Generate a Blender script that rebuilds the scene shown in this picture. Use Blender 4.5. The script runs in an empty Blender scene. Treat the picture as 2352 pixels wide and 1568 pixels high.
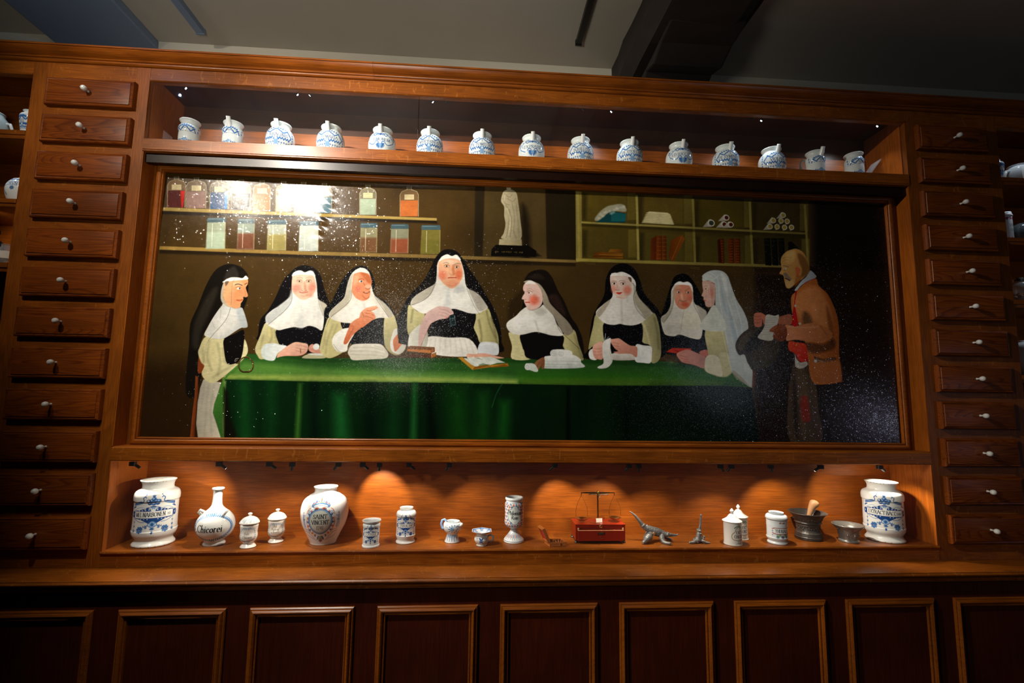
import bpy, math, random
import numpy as np
from mathutils import Vector, Matrix

sc = bpy.context.scene
col = sc.collection
# ------------------------------------------------------------ camera
cd = bpy.data.cameras.new('camera')
cam = bpy.data.objects.new('camera', cd)
col.objects.link(cam)
cd.sensor_width = 36.0
cd.lens = 17.02929
cd.clip_start = 0.01
rows = [[0.9975272926016975, -0.021692385137047934, -0.06684864203402466],
        [-0.0688523883083389, -0.11088511500491581, -0.9914453287471696],
        [0.014094294553644932, 0.993596463206976, -0.11210450108547167]]
mw = Matrix(rows).to_4x4()
mw.translation = (1.2135336, -1.7274167, 0.571276)
cam.matrix_world = mw
sc.camera = cam
# ------------------------------------------------------------ view, world
vs = sc.view_settings
vs.view_transform = 'Standard'
vs.look = 'None'
vs.gamma = 1.0
vs.exposure = 0.0
vs.use_curve_mapping = False
wd = bpy.data.worlds.new('world')
sc.world = wd
wd.use_nodes = True
bg = wd.node_tree.nodes['Background']
bg.inputs[0].default_value = (0.5, 0.55, 0.65, 1)
bg.inputs[1].default_value = 0.02

CANVAS_Y = 0.066


def srgb(h):
    if isinstance(h, str):
        h = tuple(int(h[i:i + 2], 16) for i in (0, 2, 4))
    return tuple(((c / 255) / 12.92 if c / 255 <= .04045 else ((c / 255 + .055) / 1.055) ** 2.4) for c in h)


def spot(name, loc, tgt, power, angle, color, blend=.4, size=.02):
    l = bpy.data.lights.new(name, 'SPOT')
    l.energy = power
    l.spot_size = math.radians(angle)
    l.spot_blend = blend
    l.shadow_soft_size = size
    l.color = color
    o = bpy.data.objects.new(name, l)
    o.location = loc
    d = Vector(tgt) - Vector(loc)
    o.rotation_euler = d.to_track_quat('-Z', 'Y').to_euler()
    col.objects.link(o)
    return o


def point(name, loc, power, color, size=.05):
    l = bpy.data.lights.new(name, 'POINT')
    l.energy = power
    l.shadow_soft_size = size
    l.color = color
    o = bpy.data.objects.new(name, l)
    o.location = loc
    col.objects.link(o)
    return o


# ceiling spots of the room, with added fills
MAIN = (0.16, -0.92, 1.87)
spot('light_main', MAIN, (1.3, 0.0, 0.6), 125, 104, (1.0, .92, .80), .75, .014)
spot('light_left', (-.3, -1.1, 1.9), (.15, 0, 1.35), 34, 78, (1.0, .88, .72), .8, .012)
spot('light_center', (2.15, -.75, 1.97), (1.7, 0, .55), 74, 56, (1.0, .90, .76), .9, .02)
spot('back_fill', (-2.9, -3.2, 1.6), (1.95, 0, .1), 210, 27, (1.0, .93, .82), 1.0, .08)  # added frontal fill, placed so its reflection misses the canvas
spot('light_window', (5.8, -3.4, .35), (3.0, 0, .25), 7, 44, (.72, .72, 1.0), 1.0, .10)
point('light_blue', (-.16, -.42, 1.90), .9, (.3, .55, 1.0), .005)
spot('ceiling_fill', (.65, -1.5, .9), (.75, -.1, 2.05), 50, 100, (1.0, .95, .84), 1.0, .2)  # added upward fill, stands in for light bounced onto the ceiling
spot('ceiling_fill', (3.1, -1.8, .8), (3.0, -.4, 2.05), 5, 150, (.7, .82, 1.0), 1.0, .3)  # second added fill, dim and bluish, for the right part of the ceiling

# ------------------------------------------------------------ helpers
def tag(o, label=None, cat=None, group=None, kind=None):
    if label: o['label'] = label
    if cat: o['category'] = cat
    if group: o['group'] = group
    if kind: o['kind'] = kind
    return o


def thing(name, loc, label, cat, group=None):
    o = bpy.data.objects.new(name, None)
    o.empty_display_size = .02
    o.location = loc
    col.objects.link(o)
    return tag(o, label, cat, group)


class MB:
    """collects faces in world metres, builds one mesh"""
    def __init__(s):
        s.v = []; s.f = []

    def add(s, v, f):
        n = len(s.v)
        s.v += [tuple(p) for p in v]
        s.f += [tuple(i + n for i in q) for q in f]

    def box(s, x0, x1, y0, y1, z0, z1):
        v = [(x, y, z) for x in (x0, x1) for y in (y0, y1) for z in (z0, z1)]
        s.add(v, [(0, 1, 3, 2), (4, 6, 7, 5), (0, 4, 5, 1), (2, 3, 7, 6), (0, 2, 6, 4), (1, 5, 7, 3)])
        return s

    def bar(s, a, b, w, h, up=(0, 0, 1)):
        a = Vector(a); b = Vector(b); d = (b - a).normalized(); u = Vector(up)
        r = d.cross(u)
        if r.length < 1e-4: r = d.cross(Vector((0, 1, 0)))
        r.normalize(); u = r.cross(d)
        v = []
        for p in (a, b):
            for i, j in ((-1, -1), (1, -1), (1, 1), (-1, 1)):
                v.append(p + r * w / 2 * i + u * h / 2 * j)
        s.add(v, [(3, 2, 1, 0), (4, 5, 6, 7), (0, 1, 5, 4), (1, 2, 6, 5), (2, 3, 7, 6), (3, 0, 4, 7)])
        return s

    def prism_x(s, prof, x0, x1):
        n = len(prof)
        v = [(x0, y, z) for y, z in prof] + [(x1, y, z) for y, z in prof]
        f = [(i, (i + 1) % n, n + (i + 1) % n, n + i) for i in range(n)]
        f += [tuple(reversed(range(n))), tuple(range(n, 2 * n))]
        s.add(v, f)
        return s

    def rings(s, x0, x1, z0, z1, prof, cap_front=True, cap_back=False):
        """mitred rectangular rings; prof = [(inset, y), ...]"""
        v = []; f = []
        for ins, y in prof:
            v += [(x0 + ins, y, z0 + ins), (x1 - ins, y, z0 + ins), (x1 - ins, y, z1 - ins), (x0 + ins, y, z1 - ins)]
        for k in range(len(prof) - 1):
            for i in range(4):
                a = 4 * k + i; b = 4 * k + (i + 1) % 4
                f.append((a, b, b + 4, a + 4))
        if cap_front:
            k = 4 * (len(prof) - 1); f.append((k, k + 1, k + 2, k + 3))
        if cap_back: f.append((3, 2, 1, 0))
        s.add(v, f)
        return s

    def tube(s, pts, rad, n=10, cap=True, ell=1.0):
        pts = [Vector(p) for p in pts]
        if not isinstance(rad, (list, tuple)): rad = [rad] * len(pts)
        up = Vector((0, 0, 1)); v = []; f = []
        prev = None
        for i, p in enumerate(pts):
            d = (pts[min(i + 1, len(pts) - 1)] - pts[max(i - 1, 0)]).normalized()
            if prev is None:
                r = d.cross(up)
                if r.length < .05: r = d.cross(Vector((0, 1, 0)))
            else:
                r = prev - d * prev.dot(d)
            r.normalize(); prev = r; u = r.cross(d)
            for k in range(n):
                a = 2 * math.pi * k / n
                v.append(p + r * math.cos(a) * rad[i] + u * math.sin(a) * rad[i] * ell)
        m = len(pts)
        for i in range(m - 1):
            for k in range(n):
                f.append((i * n + k, i * n + (k + 1) % n, (i + 1) * n + (k + 1) % n, (i + 1) * n + k))
        if cap:
            f.append(tuple(reversed(range(n)))); f.append(tuple(range((m - 1) * n, m * n)))
        s.add(v, f)
        return s

    def lathe(s, prof, c, n=24, axis='z'):
        v = []; f = []
        for r, h in prof:
            for k in range(n):
                a = 2 * math.pi * k / n
                if axis == 'z': v.append((c[0] + r * math.cos(a), c[1] + r * math.sin(a), c[2] + h))
                elif axis == 'y': v.append((c[0] + r * math.cos(a), c[1] + h, c[2] + r * math.sin(a)))
                else: v.append((c[0] + h, c[1] + r * math.cos(a), c[2] + r * math.sin(a)))
        for i in range(len(prof) - 1):
            for k in range(n):
                f.append((i * n + k, i * n + (k + 1) % n, (i + 1) * n + (k + 1) % n, (i + 1) * n + k))
        if prof[0][0] > 1e-5: f.append(tuple(reversed(range(n))))
        if prof[-1][0] > 1e-5: f.append(tuple(range((len(prof) - 1) * n, len(prof) * n)))
        s.add(v, f)
        return s

    def ball(s, c, r, sq=(1, 1, 1), n=12):
        v = []; f = []
        for i in range(n + 1):
            t = math.pi * i / n
            for k in range(2 * n):
                a = math.pi * k / n
                v.append((c[0] + r * sq[0] * math.sin(t) * math.cos(a), c[1] + r * sq[1] * math.sin(t) * math.sin(a), c[2] + r * sq[2] * math.cos(t)))
        for i in range(n):
            for k in range(2 * n):
                f.append((i * 2 * n + k, (i + 1) * 2 * n + k, (i + 1) * 2 * n + (k + 1) % (2 * n), i * 2 * n + (k + 1) % (2 * n)))
        s.add(v, f)
        return s

    def build(s, name, mat, parent=None, smooth=False, bevel=0, label=None):
        o0 = Vector(parent_loc(parent)) if parent else Vector((0, 0, 0))
        me = bpy.data.meshes.new(name)
        me.from_pydata([tuple(Vector(p) - o0) for p in s.v], [], s.f)
        me.validate()
        me.update()
        import bmesh
        bm = bmesh.new(); bm.from_mesh(me)
        bmesh.ops.recalc_face_normals(bm, faces=bm.faces)
        bm.to_mesh(me); bm.free()
        if smooth:
            me.shade_smooth()
        o = bpy.data.objects.new(name, me)
        col.objects.link(o)
        if mat: me.materials.append(mat)
        if parent: o.parent = parent
        if smooth and smooth != 2:
            md = o.modifiers.new('es', 'EDGE_SPLIT'); md.split_angle = math.radians(40)
        if bevel:
            md = o.modifiers.new('bv', 'BEVEL'); md.width = bevel; md.segments = 2; md.limit_method = 'ANGLE'; md.angle_limit = math.radians(50)
        if label: o['label'] = label
        return o


def parent_loc(p):
    v = Vector((0, 0, 0))
    while p is not None:
        v += Vector(p.location); p = p.parent
    return v


# ------------------------------------------------------------ materials
def newmat(name):
    m = bpy.data.materials.new(name); m.use_nodes = True
    nt = m.node_tree
    return m, nt, nt.nodes['Principled BSDF']


def simple(name, color, rough=.5, metal=0, spec=.5, noise=0, nscale=30, bump=0, coat=0):
    m, nt, b = newmat(name)
    c = srgb(color)
    b.inputs['Base Color'].default_value = (*c, 1)
    b.inputs['Roughness'].default_value = rough
    b.inputs['Metallic'].default_value = metal
    b.inputs['Specular IOR Level'].default_value = spec
    b.inputs['Coat Weight'].default_value = coat
    b.inputs['Coat Roughness'].default_value = .1
    tc = nt.nodes.new('ShaderNodeTexCoord')
    nz = nt.nodes.new('ShaderNodeTexNoise'); nz.inputs['Scale'].default_value = nscale; nz.inputs['Detail'].default_value = 6
    nt.links.new(tc.outputs['Object'], nz.inputs['Vector'])
    if noise:
        mx = nt.nodes.new('ShaderNodeMix'); mx.data_type = 'RGBA'
        mx.inputs['A'].default_value = (*[v * (1 - noise) for v in c], 1)
        mx.inputs['B'].default_value = (*[min(1, v * (1 + noise)) for v in c], 1)
        nt.links.new(nz.outputs['Fac'], mx.inputs['Factor'])
        nt.links.new(mx.outputs['Result'], b.inputs['Base Color'])
    if bump:
        bp = nt.nodes.new('ShaderNodeBump'); bp.inputs['Strength'].default_value = bump; bp.inputs['Distance'].default_value = .002
        nt.links.new(nz.outputs['Fac'], bp.inputs['Height']); nt.links.new(bp.outputs['Normal'], b.inputs['Normal'])
    return m


def wood(name, direction='x', c_dark='2c0f06', c_mid='71350a', c_light='935013', rough=.34, figure=1.0, seed=0.0, rays=0.0, line=.5):
    m, nt, b = newmat(name)
    N = nt.nodes.new; L = nt.links.new
    tc = N('ShaderNodeTexCoord'); oi = N('ShaderNodeObjectInfo')
    ofs = N('ShaderNodeVectorMath'); ofs.operation = 'SCALE'
    L(oi.outputs['Location'], ofs.inputs[0]); ofs.inputs['Scale'].default_value = 3.7
    rn = N('ShaderNodeVectorMath'); rn.operation = 'ADD'
    L(tc.outputs['Object'], rn.inputs[0]); L(ofs.outputs[0], rn.inputs[1])
    mp = N('ShaderNodeMapping')
    k = .085
    mp.inputs['Scale'].default_value = {'x': (k, 1, 1), 'z': (1, 1, k), 'y': (1, k, 1)}[direction]
    mp.inputs['Location'].default_value = (seed, seed * 1.7, seed * .6)
    L(rn.outputs[0], mp.inputs['Vector'])
    # broad cathedral figure
    n1 = N('ShaderNodeTexNoise'); n1.inputs['Scale'].default_value = 9; n1.inputs['Detail'].default_value = 2; n1.inputs['Roughness'].default_value = .45
    L(mp.outputs[0], n1.inputs['Vector'])
    mul = N('ShaderNodeMath'); mul.operation = 'MULTIPLY'; mul.inputs[1].default_value = 26 * figure
    L(n1.outputs['Fac'], mul.inputs[0])
    sn = N('ShaderNodeMath'); sn.operation = 'FRACT'
    L(mul.outputs[0], sn.inputs[0])
    rp = N('ShaderNodeValToRGB'); e = rp.color_ramp.elements
    e[0].position = 0; e[0].color = (line, line, line, 1); e[1].position = .3; e[1].color = (.8, .8, .8, 1)
    x = e.new(.85); x.color = (1, 1, 1, 1); x = e.new(1.0); x.color = (line + .1, line + .1, line + .1, 1)
    L(sn.outputs[0], rp.inputs['Fac'])
    # fine pores
    mp2 = N('ShaderNodeMapping')
    mp2.inputs['Scale'].default_value = {'x': (14, 420, 420), 'z': (420, 420, 14), 'y': (420, 14, 420)}[direction]
    L(rn.outputs[0], mp2.inputs['Vector'])
    n2 = N('ShaderNodeTexNoise'); n2.inputs['Scale'].default_value = 1; n2.inputs['Detail'].default_value = 3
    L(mp2.outputs[0], n2.inputs['Vector'])
    n3 = N('ShaderNodeTexNoise'); n3.inputs['Scale'].default_value = 5; n3.inputs['Detail'].default_value = 4
    L(rn.outputs[0], n3.inputs['Vector'])
    mx = N('ShaderNodeMix'); mx.data_type = 'RGBA'
    mx.inputs['A'].default_value = (*srgb(c_mid), 1); mx.inputs['B'].default_value = (*srgb(c_light), 1)
    L(rp.outputs['Color'], mx.inputs['Factor'])
    r2 = N('ShaderNodeValToRGB'); e = r2.color_ramp.elements
    e[0].position = .38; e[0].color = (1, 1, 1, 1); e[1].position = .62; e[1].color = (0, 0, 0, 1)
    L(n2.outputs['Fac'], r2.inputs['Fac'])
    mf = N('ShaderNodeMath'); mf.operation = 'MULTIPLY'; mf.inputs[1].default_value = .38
    L(r2.outputs['Color'], mf.inputs[0])
    mx2 = N('ShaderNodeMix'); mx2.data_type = 'RGBA'
    L(mf.outputs[0], mx2.inputs['Factor']); L(mx.outputs['Result'], mx2.inputs['A'])
    mx2.inputs['B'].default_value = (*srgb(c_dark), 1)
    # slow tone variation
    m3 = N('ShaderNodeMapRange'); m3.inputs['From Min'].default_value = .3; m3.inputs['From Max'].default_value = .7
    m3.inputs['To Min'].default_value = .72; m3.inputs['To Max'].default_value = 1.18
    L(n3.outputs['Fac'], m3.inputs['Value'])
    rd = N('ShaderNodeMapRange'); rd.inputs['To Min'].default_value = .86; rd.inputs['To Max'].default_value = 1.12
    L(oi.outputs['Random'], rd.inputs['Value'])
    mm = N('ShaderNodeMath'); mm.operation = 'MULTIPLY'; L(m3.outputs[0], mm.inputs[0]); L(rd.outputs[0], mm.inputs[1])
    vm = N('ShaderNodeVectorMath'); vm.operation = 'SCALE'
    L(mx2.outputs['Result'], vm.inputs[0]); L(mm.outputs[0], vm.inputs['Scale'])
    out = vm.outputs[0]
    if rays:
        mp4 = N('ShaderNodeMapping'); mp4.inputs['Scale'].default_value = (60, 60, 22) if direction == 'x' else (22, 60, 60)
        mp4.inputs['Rotation'].default_value = (0, .35, 0)
        L(rn.outputs[0], mp4.inputs['Vector'])
        n4 = N('ShaderNodeTexNoise'); n4.inputs['Scale'].default_value = 1; n4.inputs['Detail'].default_value = 1; n4.inputs['Distortion'].default_value = 1.5
        L(mp4.outputs[0], n4.inputs['Vector'])
        r4 = N('ShaderNodeValToRGB'); e = r4.color_ramp.elements
        e[0].position = .66; e[0].color = (0, 0, 0, 1); e[1].position = .70; e[1].color = (rays, rays, rays, 1)
        L(n4.outputs['Fac'], r4.inputs['Fac'])
        m5 = N('ShaderNodeMix'); m5.data_type = 'RGBA'
        L(r4.outputs['Color'], m5.inputs['Factor']); L(out, m5.inputs['A']); m5.inputs['B'].default_value = (*srgb('b0702c'), 1)
        out = m5.outputs['Result']
    L(out, b.inputs['Base Color'])
    b.inputs['Roughness'].default_value = rough
    b.inputs['Specular IOR Level'].default_value = .32
    bp = N('ShaderNodeBump'); bp.inputs['Strength'].default_value = .22; bp.inputs['Distance'].default_value = .0006
    L(n2.outputs['Fac'], bp.inputs['Height']); L(bp.outputs['Normal'], b.inputs['Normal'])
    return m


M = {}
M['oak_x'] = wood('oak_horizontal', 'x', rays=.35)
M['oak_z'] = wood('oak_vertical', 'z', rough=.36)
M['drawer'] = wood('oak_drawer', 'x', figure=1.7, line=0.0, c_mid='662a09', c_light='8a4510')
M['case'] = wood('case_veneer', 'x', c_mid='97490b', c_light='ad5c13', figure=.25, rough=.42, line=.7)
M['casez'] = wood('case_veneer_upright', 'z', c_mid='97490b', c_light='ad5c13', figure=.25, rough=.42, line=.7)
M['panel'] = wood('mahogany_panel', 'z', c_dark='1e0804', c_mid='3c1306', c_light='461907', figure=.3, rough=.4)
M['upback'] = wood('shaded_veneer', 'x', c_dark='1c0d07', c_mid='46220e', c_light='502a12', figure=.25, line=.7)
M['shadeoak'] = wood('shade_darkened_oak', 'x', c_dark='080302', c_mid='160805', c_light='1e0c06', figure=.3)  # near-black oak: the shelf's shade on the valance is put into the colour
M['mould'] = wood('moulding', 'x', c_mid='7a3b0b', c_light='944f13', figure=.5, rough=.3)
M['mouldz'] = wood('moulding_upright', 'z', c_mid='7a3b0b', c_light='944f13', figure=.5, rough=.3)
M['black'] = simple('black_plastic', '0c0c0d', .45)
M['beam'] = simple('old_black_beam', '1c140f', .75, noise=.5, nscale=14, bump=.8)
M['china'] = simple('white_china', 'dcdcd6', .14, coat=.4)
M['plaster'] = simple('ceiling_plaster', 'a8a294', .85, noise=.06, nscale=5, bump=.35)
M['wallp'] = simple('wall_plaster', 'c9c2b0', .85, noise=.05, nscale=9, bump=.5)
M['roomwall'] = simple('room_wall', '8a8378', .85, noise=.1, nscale=3)
M['floor'] = simple('floor_boards', '4a3222', .5, noise=.3, nscale=4)
M['bluebeam'] = simple('painted_beam', '6f7f96', .7, noise=.05, nscale=5, bump=.2)
M['brass'] = simple('brass', 'b08a4a', .28, metal=1, noise=.2)
M['steel'] = simple('nickel', 'b8b6ae', .25, metal=1, noise=.15)
M['pewter'] = simple('pewter', '80807e', .4, metal=.45, noise=.25, nscale=160, bump=.6)
M['bronze'] = simple('dark_bronze', '5a5752', .36, metal=.45, noise=.35, nscale=120, bump=.7)
M['paper'] = simple('paper', 'e9dfd2', .8)
M['redvelvet'] = simple('red_velvet', 'c01410', .8)
M['redwood'] = simple('red_lacquered_wood', '8e2008', .3, noise=.35, nscale=12, coat=.3)
M['paleox'] = simple('pale_box_wood', 'b86a2e', .4, noise=.2, nscale=20)
M['pestle'] = simple('turned_wood', 'c79468', .45, noise=.18, nscale=25)


def glass_mat(name, dust=.02, tint=(1, 1, 1), edge=False):
    m = bpy.data.materials.new(name); m.use_nodes = True
    nt = m.node_tree; nt.nodes.clear(); N = nt.nodes.new; L = nt.links.new
    out = N('ShaderNodeOutputMaterial'); tr = N('ShaderNodeBsdfTransparent'); gl = N('ShaderNodeBsdfGlossy'); df = N('ShaderNodeBsdfDiffuse')
    tr.inputs[0].default_value = (*tint, 1); gl.inputs['Roughness'].default_value = .02
    df.inputs[0].default_value = (.8, .82, .85, 1)
    fr = N('ShaderNodeFresnel'); fr.inputs[0].default_value = 1.45
    nz = N('ShaderNodeTexNoise'); nz.inputs['Scale'].default_value = 2.5; nz.inputs['Detail'].default_value = 5
    tc = N('ShaderNodeTexCoord'); L(tc.outputs['Object'], nz.inputs['Vector'])
    mr = N('ShaderNodeMapRange'); mr.inputs['From Min'].default_value = .35; mr.inputs['From Max'].default_value = .75
    mr.inputs['To Min'].default_value = dust * .6; mr.inputs['To Max'].default_value = dust * 1.5
    L(nz.outputs['Fac'], mr.inputs['Value'])
    m1 = N('ShaderNodeMixShader'); m2 = N('ShaderNodeMixShader')
    ge = N('ShaderNodeNewGeometry'); iv = N('ShaderNodeMath'); iv.operation = 'SUBTRACT'; iv.inputs[0].default_value = 1
    L(ge.outputs['Backfacing'], iv.inputs[1])          # only the outer surface mirrors
    fm = N('ShaderNodeMath'); fm.operation = 'MULTIPLY'; L(fr.outputs[0], fm.inputs[0]); L(iv.outputs[0], fm.inputs[1])
    L(fm.outputs[0], m1.inputs[0]); L(tr.outputs[0], m1.inputs[1]); L(gl.outputs[0], m1.inputs[2])
    L(mr.outputs[0], m2.inputs[0]); L(m1.outputs[0], m2.inputs[1]); L(df.outputs[0], m2.inputs[2])
    L(m2.outputs[0], out.inputs[0])
    return m


M['glass'] = glass_mat('display_glass', .006)
M['acrylic'] = glass_mat('acrylic_sheet', .12)
M['jarglass'] = glass_mat('bottle_glass', .10, (.93, .96, .97))


def emis(name, c, s):
    m, nt, b = newmat(name)
    b.inputs['Base Color'].default_value = (*c, 1)
    b.inputs['Emission Color'].default_value = (*c, 1); b.inputs['Emission Strength'].default_value = s
    return m


M['led'] = emis('led_lens', (.75, .87, 1.0), 30)
M['lamp'] = emis('spot_lens', (.8, .9, 1.0), 60)


def attr_mat(name, rough=.12, coat=0, bump=0, bscale=300, spec=.5):
    m, nt, b = newmat(name)
    a = nt.nodes.new('ShaderNodeVertexColor'); a.layer_name = 'Col'
    nt.links.new(a.outputs['Color'], b.inputs['Base Color'])
    b.inputs['Roughness'].default_value = rough; b.inputs['Coat Weight'].default_value = coat
    b.inputs['Specular IOR Level'].default_value = spec
    if bump:
        tc = nt.nodes.new('ShaderNodeTexCoord'); nz = nt.nodes.new('ShaderNodeTexNoise')
        nz.inputs['Scale'].default_value = bscale; nz.inputs['Detail'].default_value = 3
        nt.links.new(tc.outputs['Object'], nz.inputs['Vector'])
        bp = nt.nodes.new('ShaderNodeBump'); bp.inputs['Strength'].default_value = bump; bp.inputs['Distance'].default_value = .001
        nt.links.new(nz.outputs['Fac'], bp.inputs['Height']); nt.links.new(bp.outputs['Normal'], b.inputs['Normal'])
    return m


M['glaze'] = attr_mat('tin_glaze', .13, bump=.12, bscale=60)

# ------------------------------------------------------------ setting
W = 2.9
CB = 0.28          # wall behind the cabinets
ZC = 2.05          # ceiling
ZF = -0.88         # floor
tag(MB().box(-4.2, 7.2, -5.2, CB + .1, ZF - .1, ZF).build('floor', M['floor']), kind='structure')
tag(MB().box(-4.2, 7.2, -5.2, CB + .1, ZC, ZC + .1).build('ceiling', M['plaster']), kind='structure')
tag(MB().box(-4.2, 7.2, CB, CB + .1, ZF, ZC).build('wall_back', M['wallp']), kind='structure')
tag(MB().box(-4.2, 7.2, -5.3, -5.2, ZF, ZC).build('wall_front', M['roomwall']), kind='structure')
tag(MB().box(-4.3, -4.2, -5.3, CB + .1, ZF, ZC).build('wall_left', M['roomwall']), kind='structure')
tag(MB().box(7.2, 7.3, -5.3, CB + .1, ZF, ZC).build('wall_right', M['roomwall']), kind='structure')

# painted beam with its lamp, at the upper left
b = MB(); b.prism_x([(CB, ZC - .04), (CB, ZC), (-5.0, ZC), (-5.0, ZC - .04)], -.585, -.175)
tag(b.build('ceiling_beam', M['bluebeam'], bevel=.006), 'wide smooth painted ceiling beam lit blue at upper left', 'beam')
# old dark timber beam with carved corbel
rnd = random.Random(4)
bm_ = MB()
ys = np.linspace(CB, -5.0, 60)
v = []; f = []
prof = [(1.79, ZC), (1.792, ZC - .10), (1.83, ZC - .15), (2.10, ZC - .15), (2.165, ZC - .09), (2.168, ZC)]
for y in ys:
    for (x, z) in prof:
        j = .006 * math.sin(y * 7 + x * 30) + .004 * rnd.uniform(-1, 1)
        v.append((x + j, y, z + (j if z < ZC else 0)))
n = len(prof)
for i in range(len(ys) - 1):
    for k in range(n - 1):
        f.append((i * n + k, i * n + k + 1, (i + 1) * n + k + 1, (i + 1) * n + k))
f.append(tuple(range(n)))
bm_.add(v, f)
beam = thing('timber_beam', (1.98, 0, ZC), 'massive black timber ceiling beam with a carved bracket end', 'beam')
bm_.build('beam_body', M['beam'], beam)
c = MB()
c.prism_x([(CB - .002, ZC - .15), (.20, ZC - .16), (.13, ZC - .20), (.06, ZC - .165), (-.02, ZC - .19), (-.10, ZC - .16), (-.2, ZC - .15), (-.2, ZC - .1), (CB - .002, ZC - .1)], 1.86, 2.14)
c.build('carved_bracket', M['beam'], beam, bevel=.008)
# slim ceiling tracks
for nm, x, y0, w in (('left of the dark timber beam', 1.598, .118, .022), ('right of the dark timber beam', 2.215, .03, .026), ('beside the blue lit beam', .045, .19, .03)):
    t = thing('light_track', (x, y0, ZC), 'thin track rail on the ceiling ' + nm, 'light track', None)
    MB().box(x - w / 2, x + w / 2, -4.6, y0, ZC - .022, ZC).build('rail', M['black'] if w < .03 else M['bluebeam'], t)
    MB().box(x - w / 2 - .002, x + w / 2 + .002, y0 - .004, y0 + .004, ZC - .024, ZC).build('end_cap', M['black'] if w < .03 else M['bluebeam'], t)


# gallery spot heads (outside the frame, they carry the room light)
def spot_head(loc, tgt, label):
    t = thing('ceiling_spotlight', loc, label, 'spotlight')
    d = (Vector(tgt) - Vector(loc)).normalized()
    p = Vector(loc)
    MB().tube([p - d * .12, p - d * .02, p - d * .012], [.03, .034, .034], 20, cap=False).build('housing', M['black'], t, smooth=True)
    MB().tube([p - d * .06, p - d * .059], [.008, .008], 20).build('lens', M['lamp'], t)
    MB().tube([p - d * .1, (p.x - d.x * .1, p.y - d.y * .1, ZC)], .006, 8).build('stem', M['black'], t)


spot_head(MAIN, (1.3, 0, .6), 'black ceiling spotlight aimed at the painting from the left')
spot_head((-.3, -1.1, 1.9), (.15, 0, 1.35), 'black ceiling spotlight over the left drawers')
spot_head((2.15, -.75, 1.97), (1.95, 0, .55), 'black ceiling spotlight close above the right half of the cabinet')
spot_head((-2.9, -3.2, 1.6), (1.95, 0, .1), 'unseen black spotlight added as fill far back at the left of the room')  # head made up to carry the added frontal fill

# ------------------------------------------------------------ base cabinet
base = thing('base_cabinet', (1.45, 0, ZF), 'long dark panelled base cabinet under the display', 'cabinet')
XL, XR = -1.6, 4.5
MB().box(XL, XR, -.089, CB - .002, ZF + .001, -.036).build('cabinet_body', M['panel'], base)
ct = [(-.1, -.036), (-.106, -.034), (-.108, -.029), (-.105, -.025), (-.101, -.023), (-.101, -.019), (-.110, -.018), (-.119, -.014), (-.121, -.009), (-.118, -.004), (-.116, -.003), (-.116, -.001), (-.112, 0), (CB - .002, 0), (CB - .002, -.036)]
MB().prism_x(ct, XL, XR).build('countertop', M['oak_x'], base, smooth=True)
mp = [(0, -.089), (0, -.094), (.003, -.097), (.006, -.097), (.008, -.100), (.013, -.103), (.018, -.100), (.020, -.097), (.0205, -.094), (.023, -.096), (.026, -.095), (.028, -.0895)]
for i in range(-3, 12):
    x0 = .136 + .3875 * (i - 1)
    if x0 + .32 < XL or x0 > XR - .3: continue
    MB().rings(x0, x0 + .316, ZF + .12, -.092, mp, cap_front=False).build('panel_moulding', M['mould'], base, smooth=True)

# ------------------------------------------------------------ drawer cabinets
dprof = [(0, 0), (0, -.012), (.0015, -.0165), (.005, -.0185), (.009, -.0172), (.0105, -.0185), (.0108, -.0202), (.012, -.0205)]


def drawer_cabinet(x0, x1, dx0, dx1, side, first=None):
    t = thing('drawer_cabinet', ((x0 + x1) / 2, 0, 0), 'tall narrow oak cabinet of small drawers ' + side, 'cabinet', 'drawer cabinets beside the display')
    fr = MB()
    fr.box(x0, dx0 + .008, 0, .02, 0.0005, 1.738)
    fr.box(dx1 - .008, x1, 0, .02, 0.0005, 1.738)
    fr.build('stile_frame', M['oak_z'], t)
    rl = MB()
    zc = [1.6218 - .13729 * i for i in range(12)]
    edges = [1.738] + [z for c_ in zc for z in (c_ + .043, c_ - .043)] + [.0005]
    for k in range(0, len(edges), 2):
        rl.box(dx0 + .008, dx1 - .008, .0004, .02, edges[k + 1], edges[k])
    rl.build('rails', M['oak_x'], t)
    MB().box(x0 + .001, x1 - .001, .02, CB - .002, 0.0005, 1.735).build('carcass', M['oak_z'], t)
    for i, c_ in enumerate(zc):
        d = MB().rings(dx0, dx1, c_ - .051, c_ + .051, dprof).build('drawer', M['drawer'], t, smooth=True)
        # own origin so each drawer has its own grain
        cx = (dx0 + dx1) / 2
        off = Vector((cx, 0, c_)) - parent_loc(t)
        for v_ in d.data.vertices: v_.co -= off
        d.location = off
        kp = [(.0, -.0205), (.0045, -.0205), (.0035, -.023), (.0032, -.030), (.0045, -.0325), (.0075, -.035), (.0092, -.040), (.0092, -.044), (.0075, -.0485), (.004, -.051), (0, -.0515)]
        MB().lathe([(r, h) for r, h in kp], (cx, 0, c_), 20, 'y').build('knob', M['china'], d, smooth=2)
    return t


drawer_cabinet(-.397, 0, -.337, -.039, 'at the left of the painting')
drawer_cabinet(W, W + .397, 2.939, 3.238, 'at the right of the painting')

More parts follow.
